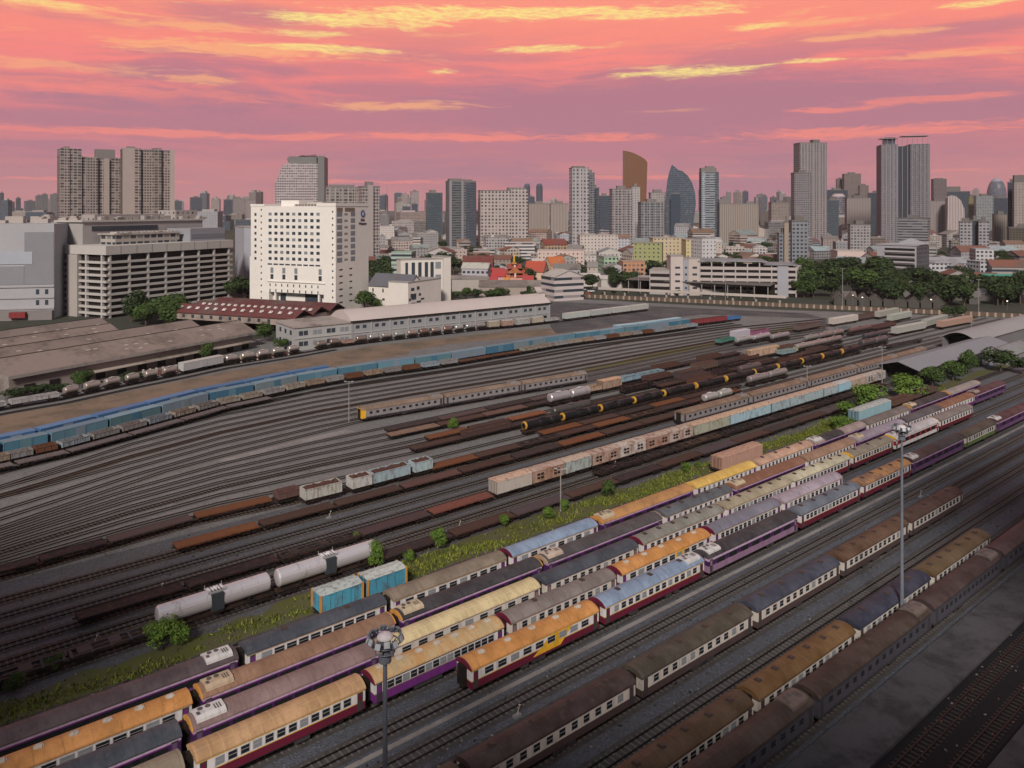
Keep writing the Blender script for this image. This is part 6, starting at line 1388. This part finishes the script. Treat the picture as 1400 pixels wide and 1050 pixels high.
rel_box('side_fin', t, -(868-853)*1500/F-.3, 10, 0, 1.2, 24, HC+(HY-206)*1500/F+1, TCONC, (.16, .15, .18))
silhouette([(911, None), (945, None), (951, 280), (950, 264), (946, 250), (940, 240), (933, 234), (927, 232), (924, 229), (919, 225), (916, 233), (913, 246), (911, 265)], 930, 1450, 36, FGL, (.15, .175, .215), 'leaf-shaped blue-grey glass tower with pointed curved top')
tower(917, 930, 265, 1430, FGL, (.05, .07, .10), 'dark recessed glass strip at the foot of the leaf-shaped tower', 0, .3, [(.4, .6, .5, .3)])
tower(956, 982, 236, 1150, FB, (.30, .33, .38), 'slim blue glass tower with white top frame right of the leaf tower', 12, .7, [(.0, .9, 6, .8), (.3, .8, 9, .5)], extra=bays([(.0, .22, 1, 1.5, FG, 1.3), (.8, 1.0, 1, 1.5, FGL, .7)]))
tower(982, 1036, 279, 1120, FR, (.38, .32, .28), 'wide beige ribbed block right of the slim blue tower', 8, .4, [(.0, .3, 6, .4), (.7, .9, 3, .4)])
tower(1051, 1078, 277, 1700, FG, (.40, .33, .30), 'tan mid-distance block left of the tallest pinkish tower', 15)
tower(1086, 1129, 196, 1150, FG, (.37, .33, .345), 'very tall pinkish-grey gridded tower right of centre', 24, .55, [(.55, .8, 5, .5)], extra=fins(9, cfac=1.35, wf=.15, dd=.8))
tower(1082, 1108, 237, 1110, FG, (.33, .30, .32), 'lower front shoulder of the very tall pinkish-grey tower', 24, .5)
tower(1063, 1080, 320, 640, FG, (.30, .32, .38), 'blue-grey stepped building before the tallest pinkish tower, lower left part', 14)
tower(1079, 1104, 303, 640, FG, (.32, .335, .38), 'blue-grey stepped building before the tallest pinkish tower, domed centre', 14, .8, [(.2, .8, 3, .7)])
tower(1072, 1078, 304, 636, TCONC, (.46, .38, .31), 'narrow beige lift shaft between parts of the blue-grey building', 5, 1)
tower(1127, 1146, 274, 1500, FGL, (.14, .18, .18), 'grey-green glass block right of the tallest pinkish tower', 15)
tower(1129, 1158, 260, 2000, FGL, (.055, .05, .06), 'wide black slab behind the rounded pink block', 8)
round_tower(1146, 265, 1600, 18, (.38, .31, .33), 'pinkish round-topped block in front of the black slab', top=.7)
tower(1143, 1153, 245, 2100, FG, (.27, .21, .20), 'brown stepped far tower, left step', 12, group=None)
tower(1152, 1176, 238, 2050, FG, (.29, .225, .21), 'brown stepped far tower, tall middle part', 12)
tower(1174, 1187, 254, 2000, FG, (.27, .21, .20), 'brown stepped far tower, right step', 12)
tower(1156, 1189, 271, 1350, FR, (.42, .35, .36), 'pale pink slab with vertical ribs below the brown stepped tower', 12, .5)
tower(1187, 1209, 264, 1600, FGL, (.05, .05, .055), 'black block against the left side of the biggest right tower', 10)
# big tower with two light wings and dark centre
def big_tower():
    D = 1150; k_ = D/F; t = root('tower', PD(1238, D), R(-14), 'huge twin-winged grey tower with dark glass centre, tallest at right', 'tower'); h = HC+(HY-197)*k_
    W_ = 61*k_
    def b(name, a, b_, y0, dp, h1, m, cc):
        mb = MB(); mb.box((a+b_-1)/2*W_, y0+dp/2, 0, (b_-a)*W_, dp, h1, 0, bottom=False); link(name, mb.mesh(name, [m]), t, None, None, cc)
    b('wing', 0, .35, 0, 34, h, FBL2, (.20, .19, .22)); b('wing', .6, 1, 0, 34, h, FBL2, (.18, .17, .20)); b('core', .35, .6, 3, 28, h-3, FB, (.035, .04, .055))
    for i in range(5): b('fin', .02+i*.075, .035+i*.075, -1.2, 1.2, h, TCONC, (.25, .23, .24)); b('fin', .62+i*.085, .635+i*.085, -1.2, 1.2, h, TCONC, (.22, .21, .22))
    for i in range(10): b('crown_post', .02+i*.105, .028+i*.105, 2, 1, h+(9 if i < 4 else 7+i*.4), TCONC, (.3, .26, .26))
    for z_, n_ in ((9, 'l'), (12, 'r')):
        mb = MB(); mb.box((-.32 if n_ == 'l' else .22)*W_, 12, h+z_, (.34 if n_ == 'l' else .55)*W_, 22, .8, 0); link('crown_frame', mb.mesh('crown_frame', [TCONC]), t, None, None, (.33, .27, .27))
    mb = MB(); mb.box(-.3*W_, 14, h, .22*W_, 16, 11, 0); link('plant_room', mb.mesh('plant_room', [FGL]), t, None, None, (.14, .13, .15))
big_tower()
tower(1229, 1269, 299, 1000, FB, (.36, .35, .38), 'white podium block at the foot of the huge twin-winged tower', -10, .5)
tower(1274, 1293, 245, 1900, FG, (.23, .18, .18), 'brownish far tower right of the huge twin-winged tower', 15, .8, [(.2, .8, 2, .5)])
tower(1294, 1324, 262, 1950, FGL, (.055, .07, .08), 'wide dark teal glass far tower', 10, .5, [(0, .6, 12, .7)])
tower(1268, 1297, 275, 1500, FR, (.42, .36, .38), 'white ribbed block right of the huge tower', 10, .5)
silhouette([(1296, None), (1318, None), (1317, 285), (1313, 274), (1307, 268), (1301, 267), (1297, 270)], 1307, 1450, 25, FR, (.48, .40, .42), 'pale arched-top block right of the white ribbed one')
tower(1324, 1334, 269, 1700, FG, (.30, .27, .12), 'olive-yellow block beside the green and white tower', 10)
tower(1333, 1356, 268, 1650, FG, (.36, .38, .40), 'green-tinted white tower left of the egg-shaped one', 12)
def egg(px, yt, yb, D, wpx, cc, label):
    k_ = D/F; z0 = 0; z1 = HC+(HY-yt)*k_; r = wpx/2*k_; zc = HC+(HY-(yt+yb)/2-6)*k_-10; p = PD(px, D); t = root('tower', p, 0, label, 'tower'); mb = MB(); n, m_ = 22, 10
    prof = [(r*.93, 0)]+[(r*math.cos(math.pi/2*i/m_), zc+(z1-zc)*math.sin(math.pi/2*i/m_)) for i in range(m_+1)]
    for (r0, a0), (r1, a1) in zip(prof, prof[1:]):
        for i in range(n):
            a, b_ = 2*math.pi*i/n, 2*math.pi*(i+1)/n; mb.face([(r0*math.cos(a), r0*math.sin(a), a0), (r0*math.cos(b_), r0*math.sin(b_), a0), (r1*math.cos(b_), r1*math.sin(b_), a1), (r1*math.cos(a), r1*math.sin(a), a1)], 0, [(a*r, a0), (b_*r, a0), (b_*r, a1), (a*r, a1)])
    link('wall', mb.mesh('wall', [FGL]), t, None, None, cc)
egg(1362.5, 243, 275, 2400, 24, (.26, .25, .30), 'egg-shaped glass tower near the right edge')
tower(1356, 1377, 271, 1800, FGL, (.05, .045, .055), 'black block in front of the egg-shaped tower', 8)
tower(1378, 1387, 250, 1000, FGL, (.07, .07, .08), 'thin dark tower edge at the far right', 6, .8)
tower(1387, 1420, 249, 960, FS, (.44, .38, .36), 'big white gridded tower cut off by the right edge', 8, .6, [(.0, .8, 8, .7)])
tower(1380, 1420, 312, 955, FG, (.14, .11, .08), 'brown base of the white tower at the right edge', 8, .6)
tower(1312, 1328, 304, 760, FG, (.46, .44, .47), 'left white wing of the twin white and black apartments', 6, .8, [(.2, .8, 3, .5)])
tower(1327, 1338, 302, 770, FGL, (.06, .06, .075), 'black glass core between two white apartment wings', 6, .8)
tower(1338, 1351, 304, 760, FG, (.46, .44, .47), 'right white wing of the twin white and black apartments', 6, .8)
tower(1358, 1377, 294, 1050, FR, (.40, .33, .29), 'beige ribbed mid-rise near the right edge', 12)
tower(1160, 1189, 308, 830, FG, (.46, .43, .44), 'white mid-rise in front of the pale pink ribbed slab', 12)
# near apartment block with horizontal galleries
A = P(1199, 377.5+5); B = P(1253, 381+5); f_ = Frame(A, B); Lw = (B-A).length
ga = root('apartment_block', A, f_.rz, 'grey-white apartment block with long open galleries and grey pyramid roof', 'building')
whb(ga, 'wall', 0, Lw, 0, 26, 0, 26.5, TCONC, (.34, .33, .37)); whb(ga, 'side_wall', Lw, Lw+.25, 0, 26, 0, 26.5, FG, (.10, .095, .11)); whb(ga, 'roof', -.5, Lw+.5, -.5, 26.5, 26.5, 27.2, TCONC, (.34, .33, .35))
for k in range(6): whb(ga, 'gallery', Lw*.2, Lw*.96, -.05, .06, 3.2+k*3.9, 5.0+k*3.9, INT); whb(ga, 'gallery_rail', Lw*.2, Lw*.96, -.8, 0, 2.0+k*3.9, 3.1+k*3.9, TCONC, (.38, .355, .37))
mb = MB(); cx, cy = Lw*.72, 13
for a, b_ in (((cx-9, cy-9), (cx+9, cy-9)), ((cx+9, cy-9), (cx+9, cy+9)), ((cx+9, cy+9), (cx-9, cy+9)), ((cx-9, cy+9), (cx-9, cy-9))): mb.face([(*a, 27.3), (*b_, 27.3), (cx, cy, 32)])
link('pyramid_roof', mb.mesh('pyramid_roof', [TCONC]), ga, None, None, (.30, .30, .33))

# ------------------------------------------------------------------ low-rise city
named = [  # x0, x1, ytop-left, D, depth, zw, zr(0 flat), wall, roof, label, wall material
 (535, 563, 560, 14, 22, 0, (.30, .38, .34), (.25, .35, .30), 'pale green school block with dark bands behind the white slab', FB),
 (563, 600, 545, 18, 14, 17, (.20, .30, .26), (.07, .20, .15), 'green gabled hall right of the pale green block', FG),
 (632, 673, 560, 16, 11, 19, (.36, .16, .12), (.14, .03, .028), 'long temple hall with dark red tiled roof and pale trim', TCONC),
 (672, 690, 520, 14, 8, 13, (.5, .3, .3), (.38, .05, .05), 'small pink-red roofed temple building', TCONC),
 (717, 742, 560, 16, 8, 15, (.55, .40, .30), (.42, .07, .04), 'bright orange-red roofed temple hall', TCONC),
 (754, 775, 610, 14, 9, 15, (.5, .38, .3), (.45, .14, .05), 'orange roofed hall beside pink houses', TCONC),
 (690, 731, 820, 22, 17, 0, (.50, .46, .46), (.45, .40, .39), 'white office with dark ribbon windows behind the temple', FB),
 (745, 776, 760, 18, 18, 23, (.34, .24, .16), (.20, .05, .04), 'tan building with red tiled roof above the temple', FG),
 (735, 798, 660, 14, 18, 0, (.50, .40, .37), (.4, .33, .31), 'long pale pink row of flats with small windows', FS),
 (793, 845, 800, 20, 26, 0, (.46, .41, .39), (.36, .32, .30), 'white walled mid-rise row right of the temple', FS),
 (826, 846, 600, 16, 16, 0, (.30, .42, .30), (.30, .30, .30), 'small building with a bright green base', FG),
 (852, 882, 575, 16, 14, 0, (.42, .22, .14), (.35, .24, .19), 'orange flat-roofed building left of the olive one', FG),
 (866, 903, 620, 18, 26, 0, (.28, .29, .14), (.25, .24, .18), 'olive-green apartment building right of the orange one', FS),
 (893, 938, 720, 18, 26, 0, (.46, .38, .26), (.35, .3, .26), 'cream yellow apartment row near the leaf tower', FS),
 (938, 974, 680, 18, 26, 0, (.50, .42, .26), (.35, .3, .26), 'brighter yellow apartment row with dark openings', FS),
 (960, 981, 660, 16, 28, 0, (.48, .47, .49), (.3, .3, .3), 'white narrow block beside the yellow apartments', FS),
 (1001, 1045, 640, 20, 9, 13, (.5, .42, .38), (.23, .13, .11), 'cluster house with brown hipped roof among trees', TCONC),
 (1045, 1068, 660, 18, 9, 14, (.48, .40, .36), (.21, .10, .09), 'brown gabled house left of the blue-grey building', TCONC),
 (1145, 1180, 720, 20, 14, 0, (.50, .40, .38), (.42, .36, .34), 'peach low building above the dark trees', TCONC),
 (1256, 1330, 590, 16, 12, 16, (.42, .41, .44), (.28, .28, .31), 'wide white villa-like row with arches right of the apartment block', FG),
 (1340, 1381, 560, 14, 15, 0, (.40, .40, .43), (.33, .33, .35), 'low white building with small windows near the right edge', FG),
 (1334, 1356, 640, 14, 20, 0, (.42, .41, .43), (.3, .3, .32), 'white three-storey house at right', FG),
 (1348, 1402, 520, 12, 7, 9, (.22, .25, .26), (.05, .28, .22), 'long shed with a turquoise roof patch at right', TCONC),
 (1318, 1332, 600, 12, 9, 12, (.08, .14, .30), (.10, .16, .34), 'small bright blue building among dark trees', TCONC),
 (1222, 1246, 500, 12, 5, 7.5, (.25, .15, .13), (.28, .11, .09), 'red-roofed shed below the grey-white apartment block', TCONC),
 (618, 668, 500, 26, 8, 9, (.36, .33, .31), (.27, .24, .23), 'flat grey market hall with a green sign', TCONC),
 (655, 720, 470, 30, 6, 8.5, (.30, .25, .23), (.20, .175, .17), 'brown-grey roofed hall behind the hedge', TCONC),
 (700, 745, 480, 24, 5, 8, (.3, .26, .25), (.24, .21, .20), 'grey roofed hall right of the brown-grey one', TCONC),
 (735, 768, 455, 14, 4, 6.5, (.5, .45, .42), (.46, .40, .39), 'white pitched canopy at the parking area', TCONC),
 (770, 786, 470, 12, 4, 7, (.25, .3, .35), (.05, .16, .28), 'small blue-roofed kiosk at the parking area', TCONC),
 (775, 822, 530, 14, 6, 8.5, (.48, .44, .42), (.52, .47, .46), 'long white-roofed shed by the trees', TCONC),
 (822, 862, 520, 12, 6, 8, (.45, .42, .4), (.50, .46, .45), 'second white-roofed shed farther right', TCONC),
]
for (x0, x1, D, dp, zw, zr, wc, rc, lab, wm) in named:
    A = PD(x0, D); B = PD(x1, D)+Vector((0, rnd.uniform(-6, 6), 0))
    if zr: gable(A, B, dp, zw, zr, wc, rc, lab, 'building', 'building', wm)
    else: simple_block(A, B, dp, zw, wm, wc, lab, roof=rc)
for i in range(9):
    x = 1140+i*17; A = P(x, 417+i*.6); B = P(x+15, 417.6+i*.6)
    gable(A, B, 12, 3.6, 6.2, (.07, .065, .06), (.13, .115, .105), f'{["first", "second", "third", "fourth", "fifth", "sixth", "seventh", "eighth", "ninth"][i]} small gabled market roof from the left below the dark grove', 'market_stall', 'stall', ridge_along=False, group='gabled market roofs below the dark grove')
for i in range(26):
    x = rnd.uniform(1150, 1400); y = rnd.uniform(398, 418); A = P(x, y); B = P(x+rnd.uniform(8, 22), y+.5)
    gable(A, B, rnd.uniform(7, 12), 4, 6.3, (.10, .09, .09), jit((.12, .11, .11), .3), 'low dim roof among the dark trees behind the right boundary wall', 'shack', 'hut', group='dim roofs among the trees at right')
# ornate temple gateway: stacked roofs
t = root('temple', PD(703, 540), .1, 'ornate temple with stacked red and orange roofs and gold spire', 'temple')
rel_box('wall', t, 0, 0, 0, 13, 10, 6, TCONC, (.5, .3, .22))
for i, (s_, z) in enumerate(((9, 6), (7, 9), (5, 12), (3, 15))):
    mb = MB(); mb.ext([(-s_*.75, z), (0, z+s_*.62), (s_*.75, z)], -s_, s_, 0); link('roof', mb.mesh('roof', [TROOF]), t, (0, 0, 0), [0, 1.57, 0, 1.57][i], [(.30, .06, .04), (.42, .14, .05), (.30, .05, .04), (.45, .2, .06)][i])
    rel_box('gable_trim', t, 0, -s_*.76, z, 1.2, .3, s_*.5, TCONC, (.6, .5, .45))
mb = MB(); mb.cyl((0, 0, 15), (0, 0, 24), .8, .08, 8); link('spire', mb.mesh('spire', [YELLOW]), t)
for i, (px, D, cc) in enumerate(((682, 525, (.40, .13, .05)), (690, 505, (.45, .2, .06)), (715, 520, (.35, .05, .05)), (699, 500, (.5, .25, .2)), (665, 515, (.35, .05, .06)))):
    gable(PD(px, D), PD(px+14, D), 8, 4, 8, (.55, .42, .38), cc, ['orange roofed shrine left of the stacked temple', 'small gold-orange shrine before the temple', 'red roofed pavilion right of the temple', 'pinkish small pavilion below the temple', 'crimson roofed pavilion left of the shrines'][i], 'pavilion', 'pavilion')
# anonymous roofs between the yard and the towers
wallc = [((.46, .42, .41), 'white'), ((.42, .36, .33), 'cream'), ((.40, .32, .30), 'pale pink'), ((.30, .28, .29), 'grey'), ((.36, .36, .39), 'bluish white'), ((.26, .21, .19), 'brown')]
roofc = [((.30, .27, .26), 'grey', 0), ((.36, .33, .32), 'pale', 0), ((.17, .07, .055), 'red-brown', 1), ((.22, .2, .2), 'slate', 1), ((.20, .12, .09), 'brown', 1), ((.25, .29, .31), 'blue-grey', 1), ((.40, .37, .36), 'white', 1)]
def zone(px): return 'left of the white hotel' if px < 340 else 'behind the white slab right of the hotel' if px < 640 else 'around the temple' if px < 790 else 'near the leaf-shaped tower' if px < 980 else 'near the tallest pinkish tower' if px < 1180 else 'near the huge twin-winged tower' if px < 1300 else 'near the right edge'
used = []
keep_out = [(880, 1100, 395, 520), (530, 620, 380, 470), (-100, 520, 0, 640), (1190, 1285, 400, 640), (660, 770, 480, 580), (1060, 1110, 560, 680)]
nlow = 0; tries = 0
while nlow < 290 and tries < 6000:
    tries += 1; D = 440+(rnd.random()**1.5)*1500; px = rnd.uniform(500, 1430)
    if any(a < px < b_ and c_ < D < d_ for a, b_, c_, d_ in keep_out): continue
    if D < 520 and px > 780: continue
    if D < 500 and px < 700: continue
    p = PD(px, D); W_ = rnd.uniform(9, 22)*(1+D/2500); 
    if any((p.x-u_[0])**2+(p.y-u_[1])**2 < ((W_+u_[2])*.55)**2 for u_ in used): continue
    used.append((p.x, p.y, W_)); h = rnd.choice((4, 6, 7, 9, 10, 12, 14))*(1+(D > 800)*rnd.uniform(0, .7)); wc, wn = rnd.choice(wallc); rc, rn, ty = rnd.choice(roofc)
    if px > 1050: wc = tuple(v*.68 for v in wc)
    yaw = rnd.uniform(-.5, .5); A = p+Vector((-W_/2*math.cos(yaw), -W_/2*math.sin(yaw), 0)); B = p+Vector((W_/2*math.cos(yaw), W_/2*math.sin(yaw), 0))
    st = 'low' if h < 8 else 'mid-height' if h < 13 else 'taller'
    lab = f'{st} {wn} building with {rn} {"pitched" if ty else "flat"} roof {zone(px)}'
    fm = rnd.choice((FS, FG, FS, FB if h > 8 else FS))
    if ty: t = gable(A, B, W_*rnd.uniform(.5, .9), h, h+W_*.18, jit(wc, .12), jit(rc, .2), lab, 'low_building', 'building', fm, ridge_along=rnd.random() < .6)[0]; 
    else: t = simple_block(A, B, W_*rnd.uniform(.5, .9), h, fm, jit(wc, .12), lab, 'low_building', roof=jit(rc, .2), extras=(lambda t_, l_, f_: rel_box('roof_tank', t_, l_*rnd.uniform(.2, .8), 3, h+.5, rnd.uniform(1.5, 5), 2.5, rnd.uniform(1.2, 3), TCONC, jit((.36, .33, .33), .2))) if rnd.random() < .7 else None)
    t['group'] = 'crowded low-rise buildings between yard and towers'; nlow += 1
# far mid-rise and towers fading into the air
nf = 0
while nf < 285:
    px = rnd.uniform(-40, 1440); r_ = rnd.random()
    if r_ < .52: D = rnd.uniform(1500, 3200); h = rnd.uniform(14, 50); W_ = rnd.uniform(25, 80)
    elif r_ < .86: D = rnd.uniform(2200, 5200); h = rnd.uniform(40, 110)*(D/3200); W_ = rnd.uniform(22, 50)
    else: D = rnd.uniform(3000, 5600); h = rnd.uniform(120, 175)*(D/4800); W_ = rnd.uniform(24, 45)
    wc, wn = rnd.choice(wallc+[((.13, .15, .19), 'dark glass'), ((.17, .20, .22), 'grey glass')]); m = FGL if 'glass' in wn else rnd.choice((FG, FG, FS, FB))
    p = PD(px, D); t = root('distant_building', (p.x, p.y, 0), rnd.uniform(-.6, .6), f'far {"tower" if h > 60 else "block"}, hazy {wn}, on the skyline {zone(px)}', 'building', 'far buildings along the skyline')
    dp = W_*rnd.uniform(.5, 1); mb = MB(); mb.box(0, 0, 0, W_, dp, h, 0, bottom=False); link('wall', mb.mesh('wall', [m]), t, None, None, tuple(v*.72 for v in jit(wc, .15)))
    mb = MB(); mb.box(rnd.uniform(-.15, .15)*W_, 0, h, W_*rnd.uniform(.3, .7), dp*.6, h*rnd.uniform(.03, .09)+1, 0); link('roof_top', mb.mesh('roof_top', [TCONC]), t, None, None, jit((.3, .28, .28), .2)); nf += 1
for (x0, x1, yt) in ((0, 5, 264), (7, 19, 276), (22, 28, 271), (34, 48, 275), (49, 57, 268), (57, 65, 266), (69, 81, 266), (236, 248, 275), (260, 276, 270), (306, 318, 273), (318, 333, 271), (335, 349, 274), (1015, 1023, 262), (1037, 1049, 269), (985, 997, 270), (1053, 1062, 270)):
    nm_ = (x0, x1); D = 2600; t = tower(x0, x1, yt, D, rnd.choice((FG, FGL, FS)), jit(rnd.choice(((.15, .15, .18), (.36, .31, .31), (.22, .21, .22))), .1), f'slim far-off tower on the horizon {zone(x0)}', 12, .7, group='slim far-off towers on the horizon')
# radio mast
t = root('radio_mast', PD(529, 1900), 0, 'thin lattice radio mast on the skyline right of the hotel', 'mast'); mb = MB(); mb.cyl((0, 0, 0), (0, 0, HC+(HY-252)*1900/F), 1.6, .3, 4); mb.cyl((0, 0, 0), (0, 0, 60), 5, 1.2, 4); link('lattice', mb.mesh('lattice', [paint((.2, .17, .18))]), t)

# ------------------------------------------------------------------ trees beyond the yard
def wood(n, x0, x1, y0, y1, hm, kind, lab, grp):
    for i in range(n):
        y = rnd.uniform(y0, y1); x = rnd.uniform(x0, x1); p = P(x, y); h = hm*rnd.uniform(.7, 1.25)
        lb = lab+f', {ORD[min(i, 29)]} in the clump' if n <= 6 else lab
        tree(p, h, h*rnd.uniform(.95, 1.5), rnd.choice(kind), lb, grp)
wood(42, 1092, 1215, 376, 408, 16, 'dddm', 'dark dense tree in the big grove right of the long car park', 'trees of the dark grove')
wood(42, 1200, 1400, 388, 420, 13, 'ddd', 'dim tree in the belt behind the boundary wall at right', 'trees behind the right boundary wall')
wood(22, 885, 1085, 366, 384, 13, 'dddm', 'dark tree behind the long car park', 'trees behind the long car park')
wood(10, 500, 530, 372, 396, 13, 'd', 'dark tree just right of the hotel', 'trees right of the hotel')
wood(12, 575, 632, 366, 388, 15, 'dd', 'broad dark tree above the white slab building', 'trees above the white slab')
wood(12, 640, 690, 376, 386, 9, 'ddm', 'dark tree in front of the temple', 'trees before the temple')
wood(5, 700, 735, 386, 392, 11, 'd', 'large rounded dark tree below the temple roofs', 'rounded trees below the temple')
wood(8, 760, 800, 376, 386, 9, 'd', 'tree among the white canopies', 'trees among the canopies')
wood(12, 806, 880, 380, 396, 10, 'dd', 'dark tree left of the station canopy', 'trees left of the station')
wood(6, 828, 850, 358, 366, 14, 'd', 'dark tree by the green-based building', 'trees by the green-based building')
wood(20, 618, 745, 404, 414, 5.5, 'mmd', 'mid-green tree in the hedge behind the curved warehouse roof', 'hedge trees behind the warehouse')
wood(12, 176, 240, 432, 446, 12, 'dm', 'green tree between the car park and brown sheds', 'trees between car park and sheds')
wood(4, 318, 342, 408, 420, 13, 'd', 'dark tree between car park and hotel', 'trees between car park and hotel')
wood(14, 1240, 1400, 352, 376, 10, 'd', 'dark garden tree among houses at right', 'garden trees at right')
for i in range(58):
    D = rnd.uniform(500, 1050); p = PD(rnd.uniform(500, 1400), D); h = rnd.uniform(8, 15); tree(p, h, h*rnd.uniform(.9, 1.7), 'd', 'dark street or garden tree between the low-rise city roofs', 'trees between the low-rise roofs')
wood(14, 760, 1060, 398, 410, 4, 'ddm', 'low shrub-like tree along the boundary wall', 'small trees along the boundary wall')
for x, y, ww, hh, kd, lab in ((498, 424, 40, 28, 'm', 'bushy green tree in front of the small white gabled building'), (452, 436, 20, 12, 'm', 'small tree at the hotel foot'), (515, 424, 20, 16, 'm', 'little tree beside the gabled building'), (283, 492, 24, 26, 'm', 'leafy tree above the white van wagon'), (362, 468, 34, 28, 'm', 'round tree left of the office block'),
        (108, 531, 26, 26, 'm', 'green tree by the near shed corner'), (120, 528, 20, 24, 'm', 'tree right beside the near shed corner tree'), (48, 540, 40, 14, 'd', 'low dark bush under the near shed gable'), (20, 545, 40, 14, 'd', 'dark bush at the left edge below the sheds'), (80, 536, 36, 12, 'd', 'dark hedge bush below the shed'), (180, 520, 40, 12, 'd', 'dim bush behind the siding wall'), (385, 478, 24, 16, 'm', 'small bush at the office corner'),
        (1306, 440, 30, 24, 'd', 'dark tree left of the barrel-roof shed'), (190, 412, 20, 20, 'm', 'tall tree before the car park decks')):
    treepx(x, y, ww, hh, kd, lab, None, 'tree' if hh > 15 else 'shrub', 'tree' if hh > 15 else 'shrub')
# little lit lamps among the trees at right
LAMP = newmat('lamp_glow'); base_nodes(LAMP); bs = LAMP.node_tree.nodes['Principled BSDF']; bs.inputs['Emission Color'].default_value = (1, .85, .6, 1); bs.inputs['Emission Strength'].default_value = 2.5
for i, (px, y, yt) in enumerate(((1166, 418, 404), (1179, 420, 407), (1268, 406, 395), (1273, 421, 410), (1311, 408, 397), (1377, 424, 412), (1350, 396, 385))):
    p = P(px, y); h = HC-(yt-HY)*p.y/F; t = root('street_lamp', p, 0, f'small lit street lamp among dark trees at right, {ORD[i]} by distance along the wall', 'street lamp', 'lit street lamps among the trees')
    mb = MB(); mb.cyl((0, 0, 0), (0, 0, h), .1, .07, 6); link('pole', mb.mesh('pole', [STEEL]), t); mb = MB(); mb.box(0, 0, h, .55, .45, .35, 0); link('lamp', mb.mesh('lamp', [LAMP]), t)
# parked cars by the market area
def car(p, rz, cc, label):
    t = root('parked_car', (p.x, p.y, 0), rz, label, 'car', 'cars parked by the market')
    mb = MB(); mb.ext([(-.9, .3), (-.92, .8), (-.8, .92), (.8, .92), (.92, .8), (.9, .3)], -2.15, 2.15, 0); link('body', mb.mesh('body', [TINT]), t, None, None, cc)
    mb = MB(); b4 = [(-1.4, -.8, .92), (1.0, -.8, .92), (1.0, .8, .92), (-1.4, .8, .92), (-.9, -.65, 1.45), (.4, -.65, 1.45), (.4, .65, 1.45), (-.9, .65, 1.45)]; mb.hexa(b4, 0); link('cabin', mb.mesh('cabin', [GLASS]), t)
    for x in (-1.3, 1.3):
        for y in (-.85, .85): mb = MB(); mb.cyl((x, y-.1, .32), (x, y+.1, .32), .32, n=10); link('wheel', mb.mesh('wheel', [BLACK]), t)
for i in range(14):
    cc, cn = [((.6, .6, .6), 'white'), ((.05, .05, .06), 'black'), ((.35, .35, .37), 'silver'), ((.3, .04, .04), 'red')][i % 4]
    car(P(742+i*5.5, 395+(i*5) % 8), rnd.uniform(-.3, .3), cc, f'{cn} car parked by the market canopies above the boundary wall, {ORD[i]} from the left')

# ------------------------------------------------------------------ unseen blocks added behind the viewpoint to shade the near corners of the yard
for x0, x1, h, lab in ((-190, -60, 100, 'long grey block added unseen behind the viewpoint at left to shade the yard'), (-25, 54, 74, 'shorter grey block added unseen behind the viewpoint to shade the yard'), (55, 260, 132, 'long tall grey block added unseen behind the viewpoint at right to shade the yard')):
    t = root('shade_block', ((x0+x1)/2, -52, 0), 0, lab, 'tower')
    mb = MB(); mb.box(0, 0, 0, x1-x0, 60, h, 0); link('wall', mb.mesh('wall', [FGW]), t, None, None, (.26, .25, .26)); mb = MB(); mb.box(0, 0, h, x1-x0-.6, 59, 1.2, 0); link('roof', mb.mesh('roof', [TCONC]), t, None, None, (.25, .24, .24))
# ------------------------------------------------------------------ dusk haze
hm = bpy.data.materials.new('haze_air'); hm.use_nodes = True; nt = hm.node_tree; nt.nodes.clear()
vo = N('ShaderNodeVolumePrincipled'); vo.inputs['Color'].default_value = (.86, .80, .84, 1); vo.inputs['Density'].default_value = .000045; vo.inputs['Anisotropy'].default_value = 0
mo = N('ShaderNodeOutputMaterial'); L(vo.outputs[0], mo.inputs['Volume'])
mb = MB(); mb.box(0, 3000, -1.2, 15000, 9000, 420, 0); o = link('haze', mb.mesh('haze', [hm])); o['kind'] = 'stuff'; o['label'] = 'thin dusky haze in the air over the city'
